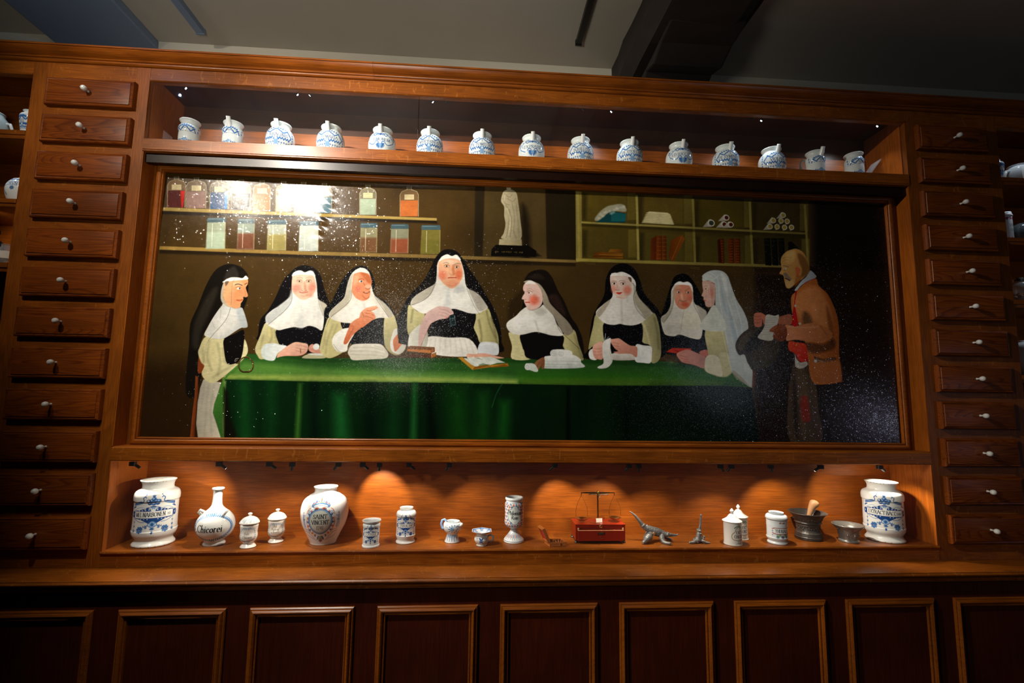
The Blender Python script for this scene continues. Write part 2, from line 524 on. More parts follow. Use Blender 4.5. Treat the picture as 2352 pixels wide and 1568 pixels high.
# ------------------------------------------------------------ central display cabinet
dc = thing('display_cabinet', (1.45, 0, 0), 'oak display cabinet holding the big painting between two glazed shelves', 'cabinet')
E_ = .0006
MB().prism_x([(0, 1.7375), (.02, 1.7375), (.02, 1.6865), (.003, 1.6865), (-.001, 1.688), (-.0035, 1.690), (-.0035, 1.6925), (-.001, 1.694), (0, 1.695)], E_, W - E_).build('frieze_rail', M['oak_x'], dc, smooth=True)
MB().prism_x([(-.003, 1.4675), (.2, 1.4675), (.2, 1.42), (.003, 1.42), (0, 1.4205), (-.003, 1.4225), (-.003, 1.4255), (-.0005, 1.427), (-.003, 1.4285)], E_, W - E_).build('upper_shelf', M['oak_x'], dc, smooth=True)
MB().box(E_, W - E_, .012, .03, 1.386, 1.4199).build('valance', M['shadeoak'], dc)
MB().prism_x([(-.001, .3815), (.0045, .387), (.21, .387), (.21, .34), (.001, .34), (-.001, .342)], E_, W - E_).build('middle_rail', M['oak_x'], dc, smooth=True)
MB().prism_x([(-.001, .0005), (-.001, .0405), (-.005, .043), (-.007, .047), (-.005, .051), (-.001, .0517), (.21, .0517), (.21, .0005)], E_, W - E_).build('sill_board', M['oak_x'], dc, smooth=True)
for x0, x1 in ((E_, .004), (W - .004, W - E_)):
    MB().box(x0, x1, .0002, .062, .3872, 1.4198).build('recess_side', M['casez'], dc)
    MB().box(x0, x1, .0002, .2, .0519, .3398).build('case_side', M['casez'], dc)
    MB().box(x0, x1, .0202, .2, 1.4677, 1.735).build('case_side', M['casez'], dc)
MB().box(E_, W - E_, .086, .09, .3872, 1.4198).build('recess_back', M['oak_z'], dc)
MB().box(.004, W - .004, .185, .19, .0519, .3398).build('lower_back', M['case'], dc)
MB().box(.004, W - .004, .163, .1849, .0519, .114).build('plinth_board', M['case'], dc)
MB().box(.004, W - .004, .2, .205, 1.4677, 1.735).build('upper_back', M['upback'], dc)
MB().box(.004, W - .004, .194, .1999, 1.4677, 1.62).build('upper_back_band', M['case'], dc)  # band of lighter veneer along the lower part of the upper back
MB().box(.004, W - .004, .0201, .2, 1.716, 1.72).build('upper_lining', M['panel'], dc)
# glass panes
for z0, z1, xs in ((1.4678, 1.6862, (.0045, .9665, .9685, 1.9275, 1.9295, W - .0045)), (.0521, .3396, (.0045, .9605, .9625, 1.9345, 1.9365, W - .0045))):
    for k in range(3):
        g = MB().box(xs[2 * k], xs[2 * k + 1], .0006, .0036, z0, z1)
        where = ('upper' if z0 > 1 else 'lower') + ' display case, ' + ('left', 'middle', 'right')[k] + ' of three'
        g.build('glass_pane', M['glass'], dc, label='clear glass pane of the ' + where)
# cornice
cp = [(CB - .01, 1.738), (0, 1.738), (-.003, 1.738), (-.0075, 1.7395), (-.0105, 1.7435), (-.0105, 1.746), (-.0085, 1.7475), (-.0085, 1.749), (-.013, 1.7498), (-.0145, 1.752), (-.0140, 1.7545), (-.0155, 1.7555), (-.020, 1.7568), (-.029, 1.7605), (-.037, 1.767), (-.0415, 1.7745), (-.0425, 1.776), (-.046, 1.776), (-.046, 1.782), (CB - .01, 1.782)]
cr = thing('cornice', (1.45, 0, 1.738), 'long moulded oak cornice along the top of all cabinets', 'cornice')
MB().prism_x(cp, XL, .7995).build('moulding_length', M['mould'], cr, smooth=True)
MB().prism_x(cp, .8, XR).build('moulding_length', M['mould'], cr, smooth=True)


# ------------------------------------------------------------ side display units (only their inner edges show)
def side_unit(x0, x1, side):
    t = thing('side_display_cabinet', ((x0 + x1) / 2, 0, 0), 'oak shelving cabinet of jars beyond the drawers ' + side, 'cabinet', 'outer shelving cabinets')
    MB().box(x0, x1, 0, .02, 1.6865, 1.7375).build('frieze_rail', M['oak_x'], t)
    MB().box(x0, x1, -.002, .0, 1.687, 1.692).build('bead', M['mould'], t)
    sh = [(0, 1.477, .028), (1, 1.226, .026), (2, 1.000 if side.endswith('left') else .975, .03), (3, .68, .03), (4, .38, .03)]
    for _, zt, th in sh:
        MB().prism_x([(0, zt - th * .55), (0, zt), (.22, zt), (.22, zt - th), (.006, zt - th), (.004, zt - th * .6)], x0 + .001, x1 - .001).build('shelf', M['oak_x'], t)
    MB().box(x0, x1, .225, .23, .0005, 1.735).build('back_panel', M['case'], t)
    MB().box(x0, x1, .0005, .22, .0005, .05).build('plinth', M['oak_x'], t)
    return t


side_unit(XL, -.3975, 'on the far left')
side_unit(W + .3975, XR, 'on the far right')


# ------------------------------------------------------------ little case spotlights
def case_led(x, z, y, lean, lit, tgt=None, power=0, ang=60, colr=(1, .92, .82), label=''):
    t = thing('case_spotlight', (x, y, z), label, 'spotlight', 'small black spotlights inside the cases')
    MB().box(x - .009, x + .009, y - .007, y + .007, z - .006, z + .008).build('mount', M['black'], t, bevel=.001)
    d = Vector((lean, .25, -.75)).normalized()
    p = Vector((x + lean * .009, y + .001, z - .004))
    MB().tube([p, p + d * .016], [.0048, .0048], 12).build('lamp_head', M['black'], t, smooth=True)
    if lit:
        MB().tube([p + d * .0161, p + d * .0168], [.0036, .0036], 12).build('lens', M['led'], t)
    if tgt:
        spot('case_light', p + d * .02, tgt, power, ang, colr, .6, .004)


ZL = .3335
low = [(.054, 1), (.335, 1), (.501, 1), (.578, -.1), (.734, -.6), (.817, .8), (.875, -.1), (.977, .8), (1.117, -.4), (1.493, -.8), (1.763, -.5), (1.798, .1), (2.104, .5), (2.145, -.5), (2.295, .3), (2.488, -1)]
TG = {0: ((.2, .08, .08), 2.0, 110), 1: ((.10, .09, .10), 3.4, 110), 3: ((.50, .06, .04), 2.2, 110), 4: ((.68, .1, .10), 2.4, 100), 5: ((.86, .17, .2), 4.2, 62),
      7: ((.98, .12, .08), 1.8, 95), 8: ((1.25, .07, .04), 2.4, 110), 9: ((1.53, .16, .14), 3.2, 66), 10: ((1.69, .14, .1), 2.4, 85), 11: ((1.88, .07, .05), 2.6, 100), 13: ((2.14, .07, .04), 2.4, 100),
      14: ((2.40, .13, .08), 2.8, 95), 15: ((2.80, .09, .10), 3.6, 100)}
for i, (x, ln) in enumerate(low):
    tg = TG.get(i)
    case_led(x, ZL - .008, .03, ln, False, tg[0] if tg else None, tg[1] if tg else 0, tg[2] if tg else 60, (1, .88, .72),
             'small black spotlight under the middle rail, %s from the left end' % ('first second third fourth fifth sixth seventh eighth ninth tenth eleventh twelfth thirteenth fourteenth fifteenth sixteenth'.split()[i]))
case_led(2.72, ZL - .008, .03, 1, False, (2.82, .09, .1), 3.6, 105, (1, .85, .66), 'small black spotlight under the middle rail at its right end')
up = [(.078, 1, 1), (.487, .8, 1), (.569, -.8, 1), (.995, .8, 1), (1.08, -.8, 0), (1.584, .8, 0), (1.732, -.8, 1), (2.281, .5, 0), (2.341, -.4, 1), (2.843, -.8, 1)]
for i, (x, ln, lit) in enumerate(up):
    case_led(x, 1.7085, .04, ln, lit, (x + ln * .12, .075, 1.5) if lit else None, 1.15, 125, (.85, .92, 1.0),
             'tiny %s spotlight at the top of the upper case, %s from the left' % ('lit' if lit else 'dark', 'first second third fourth fifth sixth seventh eighth ninth tenth'.split()[i]))
for x, zt in ((-.52, 1.47), (3.42, 1.47), (-.52, 1.22), (3.42, 1.22), (3.45, .96)):
    spot('case_light', (x, .02, zt + .2), (x, .13, zt), .35, 120, (.8, .9, 1.0), .6, .004)
spot('case_light', (-.52, .02, 1.19), (-.5, .18, 1.05), .6, 120, (1.0, .85, .7), .6, .004)


# ------------------------------------------------------------ raster painter (procedural pigment on a mesh grid)
def hexc(h):
    return np.array([int(h[i:i + 2], 16) for i in (0, 2, 4)], float)


def lin(a):
    a = np.clip(a, 0, 255) / 255
    return np.where(a <= .04045, a / 12.92, ((a + .055) / 1.055) ** 2.4)


def crom(p, closed=True, k=4):
    p = np.asarray(p, float); n = len(p)
    if n < 3: return p
    out = []
    rng = range(n) if closed else range(n - 1)
    for i in rng:
        if closed: a, b, c, d = p[i - 1], p[i], p[(i + 1) % n], p[(i + 2) % n]
        else: a, b, c, d = p[max(i - 1, 0)], p[i], p[i + 1], p[min(i + 2, n - 1)]
        for t in np.arange(k) / k:
            out.append(.5 * (2 * b + (c - a) * t + (2 * a - 5 * b + 4 * c - d) * t * t + (3 * b - a - 3 * c + d) * t ** 3))
    if not closed: out.append(p[-1])
    return np.array(out)


class Ras:
    def __init__(s, x0, z0, w, h, step, base):
        s.x0, s.z0, s.st = x0, z0, step
        s.nx = int(round(w / step)) + 1; s.nz = int(round(h / step)) + 1
        s.a = np.zeros((s.nz, s.nx, 3)) + (hexc(base) if isinstance(base, str) else base)
        s.X = x0 + np.arange(s.nx) * step; s.Z = z0 + np.arange(s.nz) * step

    def win(s, xa, xb, za, zb):
        i0 = max(0, int((xa - s.x0) / s.st)); i1 = min(s.nx, int((xb - s.x0) / s.st) + 2)
        j0 = max(0, int((za - s.z0) / s.st)); j1 = min(s.nz, int((zb - s.z0) / s.st) + 2)
        if i0 >= i1 or j0 >= j1: return None
        return i0, i1, j0, j1

    def mix(s, w, cov, c):
        i0, i1, j0, j1 = w
        cov = cov[..., None]
        s.a[j0:j1, i0:i1] = s.a[j0:j1, i0:i1] * (1 - cov) + c * cov

    def poly(s, p, c, soft=None, al=1., sm=True, c2=None, ang=0):
        st = soft or s.st * 1.2
        p = np.asarray(p, float)
        if sm: p = crom(p)
        w = s.win(p[:, 0].min() - st, p[:, 0].max() + st, p[:, 1].min() - st, p[:, 1].max() + st)
        if w is None: return
        i0, i1, j0, j1 = w
        X, Z = np.meshgrid(s.X[i0:i1], s.Z[j0:j1])
        D = np.full(X.shape, 1e9); ins = np.zeros(X.shape, bool)
        q = np.roll(p, -1, 0)
        for (ax, az), (bx, bz) in zip(p, q):
            ex, ez = bx - ax, bz - az; L2 = ex * ex + ez * ez
            if L2 < 1e-14: continue
            t = np.clip(((X - ax) * ex + (Z - az) * ez) / L2, 0, 1)
            D = np.minimum(D, (X - ax - t * ex) ** 2 + (Z - az - t * ez) ** 2)
            if az != bz:
                cr = ((az > Z) != (bz > Z)) & (X < (bx - ax) * (Z - az) / (bz - az) + ax)
                ins ^= cr
        D = np.sqrt(D); D[ins] *= -1
        cov = np.clip(.5 - D / st, 0, 1) * al
        cc = hexc(c)
        if c2:
            a = math.radians(ang); g = X * math.cos(a) + Z * math.sin(a); gp = p[:, 0] * math.cos(a) + p[:, 1] * math.sin(a)
            t = np.clip((g - gp.min()) / max(np.ptp(gp), 1e-9), 0, 1)[..., None]
            cc = cc * (1 - t) + hexc(c2) * t
        s.mix(w, cov, cc)

    def line(s, p, wd, c, al=1., sm=True, soft=None, pen=None):
        p = np.asarray(p, float)
        if sm and len(p) > 2: p = crom(p, False)
        st = soft or s.st * 1.1
        m = wd / 2 + st
        w = s.win(p[:, 0].min() - m, p[:, 0].max() + m, p[:, 1].min() - m, p[:, 1].max() + m)
        if w is None: return
        i0, i1, j0, j1 = w
        X, Z = np.meshgrid(s.X[i0:i1], s.Z[j0:j1])
        cov = np.zeros(X.shape)
        for (ax, az), (bx, bz) in zip(p[:-1], p[1:]):
            ex, ez = bx - ax, bz - az; L2 = max(ex * ex + ez * ez, 1e-14)
            hw = wd / 2
            if pen is not None: hw *= max(.36, abs(math.sin(math.atan2(ez, ex) - pen)))
            t = np.clip(((X - ax) * ex + (Z - az) * ez) / L2, 0, 1)
            D = np.hypot(X - ax - t * ex, Z - az - t * ez) - hw
            cov = np.maximum(cov, np.clip(.5 - D / st, 0, 1))
        s.mix(w, cov * al, hexc(c))

    def ell(s, cx, cz, rx, rz, c, soft=.25, al=1., rot=0):
        m = max(rx, rz) * (1 + soft)
        w = s.win(cx - m, cx + m, cz - m, cz + m)
        if w is None: return
        i0, i1, j0, j1 = w
        X, Z = np.meshgrid(s.X[i0:i1] - cx, s.Z[j0:j1] - cz)
        r = math.radians(rot)
        U = (X * math.cos(r) + Z * math.sin(r)) / rx; V = (-X * math.sin(r) + Z * math.cos(r)) / rz
        D = np.hypot(U, V)
        so = max(soft, s.st / min(rx, rz))
        s.mix(w, np.clip((1 - D) / so + .5, 0, 1) * al, hexc(c))


def arc(cx, cz, rx, rz, a0, a1, n=9):
    return [(cx + rx * math.cos(math.radians(a)), cz + rz * math.sin(math.radians(a))) for a in np.linspace(a0, a1, n)]


GL = {
    'A': (.8, [[(0, 0), (.4, 1)], [(.4, 1), (.8, 0)], [(.16, .36), (.64, .36)]]),
    'B': (.62, [[(.1, 0), (.1, 1)], [(.1, 1)] + arc(.3, .76, .24, .24, 90, -90) + [(.1, .52)], [(.1, .52)] + arc(.32, .26, .28, .26, 90, -90) + [(.1, 0)]]),
    'C': (.72, [arc(.42, .5, .38, .5, 50, 310)]), 'D': (.74, [[(.1, 0), (.1, 1)], [(.1, 1)] + arc(.3, .5, .4, .5, 90, -90) + [(.1, 0)]]),
    'E': (.6, [[(.1, 0), (.1, 1)], [(.1, 1), (.55, 1)], [(.1, .52), (.45, .52)], [(.1, 0), (.58, 0)]]),
    'F': (.58, [[(.1, 0), (.1, 1)], [(.1, 1), (.55, 1)], [(.1, .52), (.45, .52)]]),
    'G': (.78, [arc(.42, .5, .38, .5, 50, 320), [(.72, .42), (.72, .12)], [(.5, .42), (.76, .42)]]),
    'H': (.76, [[(.1, 0), (.1, 1)], [(.66, 0), (.66, 1)], [(.1, .5), (.66, .5)]]), 'I': (.26, [[(.13, 0), (.13, 1)]]),
    'J': (.4, [[(.26, 1), (.26, .15), (.14, 0), (0, .06)]]),
    'L': (.58, [[(.1, 0), (.1, 1)], [(.1, 0), (.55, 0)]]), 'M': (.92, [[(.1, 0), (.14, 1)], [(.14, 1), (.46, 0)], [(.46, 0), (.78, 1)], [(.78, 1), (.84, 0)]]),
    'N': (.8, [[(.12, 0), (.12, 1)], [(.12, 1), (.68, 0)], [(.68, 0), (.68, 1)]]), 'O': (.82, [arc(.41, .5, .37, .5, 0, 360, 15)]),
    'P': (.6, [[(.1, 0), (.1, 1)], [(.1, 1)] + arc(.3, .74, .26, .26, 90, -90) + [(.1, .48)]]), 'Q': (.84, [arc(.41, .5, .37, .5, 0, 360, 15), [(.45, .2), (.8, -.15)]]),
    'R': (.7, [[(.1, 0), (.1, 1)], [(.1, 1)] + arc(.3, .75, .25, .25, 90, -90) + [(.1, .5)], [(.3, .5), (.68, 0)]]),
    'S': (.56, [[(.5, .82), (.4, .97), (.2, .98), (.07, .8), (.15, .6), (.38, .45), (.5, .25), (.38, .04), (.18, .02), (.04, .18)]]),
    'T': (.66, [[(.33, 0), (.33, 1)], [(0, 1), (.66, 1)], [(0, 1), (0, .86)], [(.66, 1), (.66, .86)]]),
    'U': (.74, [[(.1, 1), (.1, .3), (.2, .04), (.38, 0), (.56, .06), (.64, .3), (.64, 1)]]), 'V': (.76, [[(0, 1), (.38, 0)], [(.38, 0), (.76, 1)]]),
    'X': (.72, [[(0, 1), (.7, 0)], [(.02, 0), (.68, 1)]]), 'Y': (.7, [[(0, 1), (.35, .5)], [(.35, .5), (.7, 1)], [(.35, .5), (.35, 0)]]),
    'Z': (.64, [[(.04, 1), (.6, 1)], [(.6, 1), (.04, 0)], [(.04, 0), (.62, 0)]]),
    '.': (.22, [[(.08, .02), (.12, .06)]]), ':': (.22, [[(.08, .06), (.12, .1)], [(.08, .45), (.12, .49)]]), ' ': (.35, []), '-': (.3, [[(.03, .45), (.27, .45)]]),
    '1': (.3, [[(.15, 0), (.15, 1)]]), '7': (.5, [[(.03, .85), (.05, 1), (.47, 1)], [(.47, 1), (.18, 0)]]), '4': (.55, [[(.4, 0), (.4, 1)], [(.4, 1), (.02, .32)], [(.02, .32), (.54, .32)]]),
    'a': (.5, [arc(.24, .28, .2, .28, 40, 330), [(.42, .56), (.42, .05), (.5, 0)]]), 'c': (.44, [arc(.25, .28, .21, .28, 50, 310)]),
    'd': (.52, [arc(.24, .28, .2, .28, 30, 330), [(.43, 1), (.43, 0)]]), 'e': (.46, [[(.06, .3), (.42, .34)] + arc(.24, .3, .19, .28, 10, 310)]),
    'g': (.5, [arc(.24, .28, .2, .27, 30, 360), [(.43, .56), (.43, -.2), (.25, -.35), (.06, -.25)]]),
    'h': (.52, [[(.08, 0), (.08, 1)], [(.08, .4), (.25, .58), (.42, .45), (.42, 0)]]), 'i': (.24, [[(.12, 0), (.12, .56)], [(.11, .8), (.14, .83)]]),
    'l': (.24, [[(.12, 0), (.12, 1)]]), 'm': (.76, [[(.08, 0), (.08, .56)], [(.08, .4), (.22, .58), (.36, .45), (.36, 0)], [(.36, .4), (.5, .58), (.64, .45), (.64, 0)]]),
    'n': (.52, [[(.08, 0), (.08, .56)], [(.08, .4), (.25, .58), (.42, .45), (.42, 0)]]), 'o': (.5, [arc(.25, .28, .21, .28, 0, 360, 13)]),
    'r': (.38, [[(.08, 0), (.08, .56)], [(.08, .38), (.22, .56), (.36, .5)]]), 't': (.34, [[(.14, .85), (.14, .1), (.26, .0)], [(.0, .56), (.3, .56)]]),
    'u': (.52, [[(.08, .56), (.08, .15), (.22, .0), (.42, .15)], [(.42, .56), (.42, 0)]]), 'x': (.48, [[(.04, .56), (.44, 0)], [(.04, 0), (.44, .56)]]),
    'y': (.5, [[(.04, .56), (.25, .02)], [(.46, .56), (.2, -.35), (.04, -.36)]]),
    'p': (.5, [[(.08, .56), (.08, -.4)], arc(.27, .28, .2, .28, 150, -150)]), 's': (.38, [[(.34, .46), (.2, .57), (.06, .44), (.3, .16), (.2, 0), (.03, .1)]]),
}


def text(R, s, cx, z, h, c, wd=None, al=1., track=.1, squeeze=1., serif=True, slant=0, bend=0, maxw=None):
    wd = wd or h * .17
    W_ = sum(GL[ch][0] + track for ch in s) - track
    if maxw: squeeze = min(squeeze, maxw / (W_ * h))
    x = cx - W_ * h * squeeze / 2
    for ch in s:
        gw, st = GL[ch]
        for pl in st:
            pts = [(x + (a + slant * b) * h * squeeze, z + b * h + bend * (x + a * h * squeeze - cx)) for a, b in pl]
            R.line(pts, wd, c, al, sm=len(pl) > 3, pen=.25)
            if serif and len(pl) == 2 and ch.isalpha() and abs(pl[0][0] - pl[1][0]) < .45:
                for (a, b) in pl:
                    if b in (0, 1) and ch not in 'MT' or (ch == 'T' and b == 0):
                        q = x + (a + slant * b) * h * squeeze; zz = z + b * h + bend * (x + a * h * squeeze - cx)
                        R.line([(q - h * .11 * squeeze, zz), (q + h * .11 * squeeze, zz)], wd * .42, c, al, sm=False)
        x += (gw + track) * h * squeeze


def grid_obj(name, V, C, mat, parent=None, closed=False, smooth=True):
    """V (n,m,3) vertices, C (n,m,3) linear colours -> mesh with a colour attribute"""
    n, m = V.shape[:2]
    o0 = np.array(parent_loc(parent)) if parent else np.zeros(3)
    me = bpy.data.meshes.new(name)
    idx = np.arange(n * m).reshape(n, m)
    if closed:
        a = idx[:-1]; b_ = np.roll(idx, -1, 1)[:-1]; c = np.roll(idx, -1, 1)[1:]; d = idx[1:]
    else:
        a = idx[:-1, :-1]; b_ = idx[:-1, 1:]; c = idx[1:, 1:]; d = idx[1:, :-1]
    Q = np.stack([a, b_, c, d], -1).reshape(-1, 4)
    nf = len(Q)
    me.vertices.add(n * m); me.vertices.foreach_set('co', (V - o0).reshape(-1).astype(np.float32))
    me.loops.add(nf * 4); me.loops.foreach_set('vertex_index', Q.reshape(-1).astype(np.int32))
    me.polygons.add(nf); me.polygons.foreach_set('loop_start', (np.arange(nf) * 4).astype(np.int32))
    if smooth: me.polygons.foreach_set('use_smooth', np.ones(nf, bool))
    me.update(calc_edges=True)
    at = me.color_attributes.new('Col', 'FLOAT_COLOR', 'POINT')
    cc = np.ones((n * m, 4), np.float32); cc[:, :3] = C.reshape(-1, 3)
    at.data.foreach_set('color', cc.reshape(-1))
    me.materials.append(mat)
    o = bpy.data.objects.new(name, me); col.objects.link(o)
    if parent: o.parent = parent
    return o


# ------------------------------------------------------------ the painting
# artwork sketch sheet -> canvas metres
HS = np.array([[0.00155448811, 0.000158113621, -0.610329817], [-1.28126737e-05, -0.00156648253, 2.02145841], [-6.27585891e-05, 0.000101071198, 1.0]])


def cv(pts):
    if isinstance(pts, str): pts = [tuple(float(v) for v in q.split(',')) for q in pts.split()]
    P_ = np.c_[np.array(pts, float), np.ones(len(pts))] @ HS.T
    return P_[:, :2] / P_[:, 2:]


PX = .00162
CX0, CX1, CZ0, CZ1 = .040, 2.850, .408, 1.378
R_ = Ras(CX0, CZ0, CX1 - CX0, CZ1 - CZ0, .0016, '433014')


def P(c, pts, soft=1.2, al=1., sm=True, c2=None, ang=0):
    R_.poly(cv(pts), c, soft * PX, al, sm, c2, ang)


def S(c, pts, w=1., al=1., soft=1.1, sm=True):
    R_.line(cv(pts), w * PX, c, al, sm, soft * PX)


def E(c, x, y, rx, ry=None, soft=.3, al=1., rot=0):
    q = cv([(x, y)])[0]; R_.ell(q[0], q[1], rx * PX, (ry or rx) * PX, c, soft, al, -rot)


def LP(a, b, t): return (a[0] + (b[0] - a[0]) * t, a[1] + (b[1] - a[1]) * t)


def paint():
    rn = random.Random(7)
    # ground
    P('2a1b0b', '300,850 470,840 470,1020 300,1020', 60)
    P('3c2c14', '1060,380 1900,440 1900,900 1060,900', 60, sm=False)
    P('120b07', '1868,440 2090,470 2090,1030 1750,1030 1740,620 1868,612', 24, sm=False)
    P('1c1109', '1735,620 2090,620 2090,1030 1740,1030', 22, sm=False)
    for i in range(150):
        x = rn.uniform(330, 1800); y = rn.uniform(600, 820); l = rn.uniform(20, 70)
        S(rn.choice(('503a18', '38270f', '40300f')), [(x, y), (x + l, y + rn.uniform(-8, 8))], rn.uniform(4, 12), .15, 8)
    # niche and dark uprights
    P('241c10', '1092,400 1114,400 1108,590 1089,590', 4, sm=False)
    P('46371c', '1114,420 1252,430 1256,594 1110,588', 3, sm=False)
    P('1d160c', '1198,470 1215,500 1218,590 1200,590', 14)
    P('20190d', '1253,430 1324,436 1326,600 1256,596', 4, sm=False)
    # shelves on the left
    P('16100a', '372,484 1003,506 1004,513 371,491', 4, .8, False)
    P('16100a', '366,573 1322,603 1322,612 366,582', 5, .7, False)
    P('a08848', '373,475 1003,500 1003,506 372,483', 1.3, 1, False)
    P('987a3c', '367,565 700,577 1000,585 1322,597 1322,603 1000,593 700,585 366,573', 1.3, 1, False, '6e5830', 0)
    # bottles, top row
    bot = [(382.6, 423.5, 'b08f70', '4a1210'), (426, 471, 'a09080', '8a6a62'), (480, 522, '909890', '234c78'), (530, 573, '908878', '1d1d24'), (580, 619, 'c0a078', '9a6234'),
           (632, 667, 'c0b8a0', 'b0a888'), (675, 716, 'c8b090', 'a87c44'), (726, 761, 'a0a8a8', '54707c'), (825, 863, 'a8b0a0', '98a890'), (918, 960.6, 'a08060', 'b86430')]
    for i, (a, b, g, lq) in enumerate(bot):
        t = 411 + (a - 382) * .042; bo = 475 + (a - 382) * .0385; m = (a + b) / 2
        P('6b6148', [(m - 7, t - 8), (m + 6, t - 8), (m + 5, t), (m - 5, t)], 1.2, .8, False)
        P(g, [(m - 5, t - 1), (m + 5, t - 1), (b - 4, t + 4), (b, t + 10), (b, bo), (a, bo), (a - 1, t + 12), (a + 4, t + 4)], 1.3, .45, False)
        S('d8ceb0', [(a, bo), (a, t + 12), (a + 4, t + 4), (m - 5, t), (m - 5, t - 7)], .9, .6, 1, False)
        S('e8dfc4', [(b, bo), (b, t + 12), (b - 4, t + 4), (m + 5, t), (m + 5, t - 7)], .9, .7, 1, False)
        P(lq, [(a + 1, t + 25), (b - 1, t + 25), (b - 2, bo), (a + 1, bo)], 1.2, .95, False)
        if i == 0: P('c21408', [(b - 12, t + 26), (b - 1, t + 25), (b - 5, bo), (b - 8, bo)], 3, 1, False)
        if i == 2: P('2f80c8', [(b - 9, t + 25), (b - 1, t + 20), (b - 3, bo), (b - 8, bo)], 3, 1, False)
        P('cdbf94', [(m - 11, t + 11), (m + 11, t + 11), (m + 11, t + 23), (m - 11, t + 23)], 1, .9, False)
        S('7a6c4c', [(m - 8, t + 15), (m + 8, t + 15)], .7, .5); S('7a6c4c', [(m - 8, t + 19), (m + 7, t + 19)], .7, .5)
    # jars, second row
    jar = [(475.5, 517, '9fae98', 'a8b8a0'), (546, 584, '8a9a90', '6a3018'), (615, 657, 'a8b0a0', '8c7c3c'), (688, 731, 'b8c0b8', 'b0b8b0'), (828, 866, '8a8868', '5c3418'), (898, 938, '8c9078', '8c3c20'), (968, 1011, '7c7434', '6a6428')]
    for i, (a, b, g, lq) in enumerate(jar):
        t = 499 + (a - 475) * .035; bo = 571 + (a - 475) * .024
        P(g, [(a, t + 11), (b, t + 11), (b - 1, bo), (a - 2, bo)], 1.3, .85, False)
        P(lq, [(a, t + 34), (b, t + 34), (b - 1, bo), (a - 2, bo)], 6, .8, False)
        P('3e5a66', [(a + 1, t), (b - 1, t), (b + 1, t + 5), (b, t + 11), (a, t + 11), (a - 1, t + 5)], 1.3, .9, False)
        S('a8bcc0', [(a + 2, t + 3), (b - 8, t + 3)], 1, .6)
        S('f2ecd0', [(a + 12, t + 14), (a + 11, bo - 4)], 1.2, .7)
        S('cfc090', [(b, t + 12), (b - 1, bo)], 1, .6)
    # statue
    P('0c0a08', '1139,562 1212,563 1232,576 1231,590 1128,588 1129,572', 1.5, 1, False)
    P('0c0a08', '1212,563 1243,588 1225,590', 6, .8, False)
    for k, (a, w) in enumerate(((1137, 10), (1153, 24), (1182, 8), (1193, 10))):
        for j in range(int(w / 2.2)):
            S('8c7038', [(a + j * 2.3, 576.5 + (a - 1137) * .03), (a + j * 2.3 + rn.uniform(0, 1.2), 579 + (a - 1137) * .03)], .8, .8, .8)
    P('b3a682', '1147,549 1198,550 1199,564 1146,562', 1.2, 1, False, '8f8360', 0)
    P('b9ad8c', '1154.5,443 1151,461 1158,474 1158,494 1161,515 1157,535 1153,548 1196,550 1195,502 1190,461 1187,444 1179,436 1168,434 1159,437', 1.5, 1, True, '8e8468', 0)
    E('a79c80', 1168.5, 431, 5.5, 6.5)
    for q in ('1160,445 1170,452 1176,446', '1166,455 1178,462 1184,455', '1162,470 1170,490 1166,530 1162,546', '1176,465 1182,500 1180,530 1186,547', '1170,480 1175,510 1172,545', '1186,470 1190,510 1192,545', '1155,455 1160,466 1170,470'):
        S('6e6650', q, 1.6, .55, 2)
    S('e0d6b4', '1165,478 1172,505 1168,540', 2, .5, 3); S('ded2b0', '1160,447 1157,462', 2, .5, 3)
    # pigeon holes
    P('4f4216', '1323,438 1850,470 1856,613 1323,602', 1.5, 1, False, '2c240e', 0)
    for (a, b, c_, d, k) in ((1337, 441, 1440, 505, '564718'), (1466, 448, 1570, 514, '534418'), (1595, 456, 1708, 522, '45390f'), (1727, 464, 1836, 530, '34290f'),
                            (1337, 527, 1442, 591, '483c16'), (1468, 533, 1572, 600, '4a4018'), (1597, 541, 1710, 606, '463c14'), (1729, 548, 1840, 612, '31270e')):
        P(k, [(a, b), (c_, b + 4), (c_, d), (a, d - 3)], 8, 1, False)
        P('1e180a', [(a, b), (a + 12, b + 2), (a + 10, d), (a, d)], 9, .6, False)
        P('7a6c2c', [(c_ + 1, b), (c_ + 20, b), (c_ + 20, d), (c_ + 1, d)], 2.5, .45, False)
    for x0, y0, x1, y1 in ((1327, 440, 1330, 600), (1462, 448, 1466, 597), (1591, 456, 1596, 604), (1722, 463, 1728, 610), (1848, 470, 1856, 613)):
        P('a3954c' if x0 < 1500 else '7d7234', [(x0 - 2.5, y0), (x0 + 3, y0), (x1 + 3, y1), (x1 - 2.5, y1)], 1.5, .9, False)
    P('8a7d3c', '1322,438 1336,440 1337,600 1323,602', 1.5, .8, False)
    P('9c8f48', '1336,508 1850,534 1850,538.5 1336,512.5', 1.5, .9, False, '6d6230', 0)
    P('2a220c', '1336,513 1850,539 1850,545 1336,519', 3, .7, False)
    P('98893f', '1323,593 1856,610 1856,616 1323,600', 1.5, .95, False, '6d6230', 0)
    for q in ('1345,604 1367,605', '1350,607 1368,608', '1583,613 1608,615', '1587,616 1605,618'): S('5e4f22', q, 1.6, .6)
    # box with cotton
    P('0f3c40', '1369,510 1404,484 1438,490 1436,511 1402,511', 1.2, 1, False)
    P('1a6468', '1404,486 1438,491 1437,508 1404,508', 2, .7, False)
    P('a8a894', '1366,502 1378,486 1394,474 1410,470 1426,468 1436,474 1437,486 1404,485 1380,503 1370,507', 3, .85)
    for i in range(14): E('c8c8b8', 1375 + i * 4.6 + rn.uniform(-3, 3), 498 - i * 1.9 + rn.uniform(-4, 4), 4, 3, .9, .5)
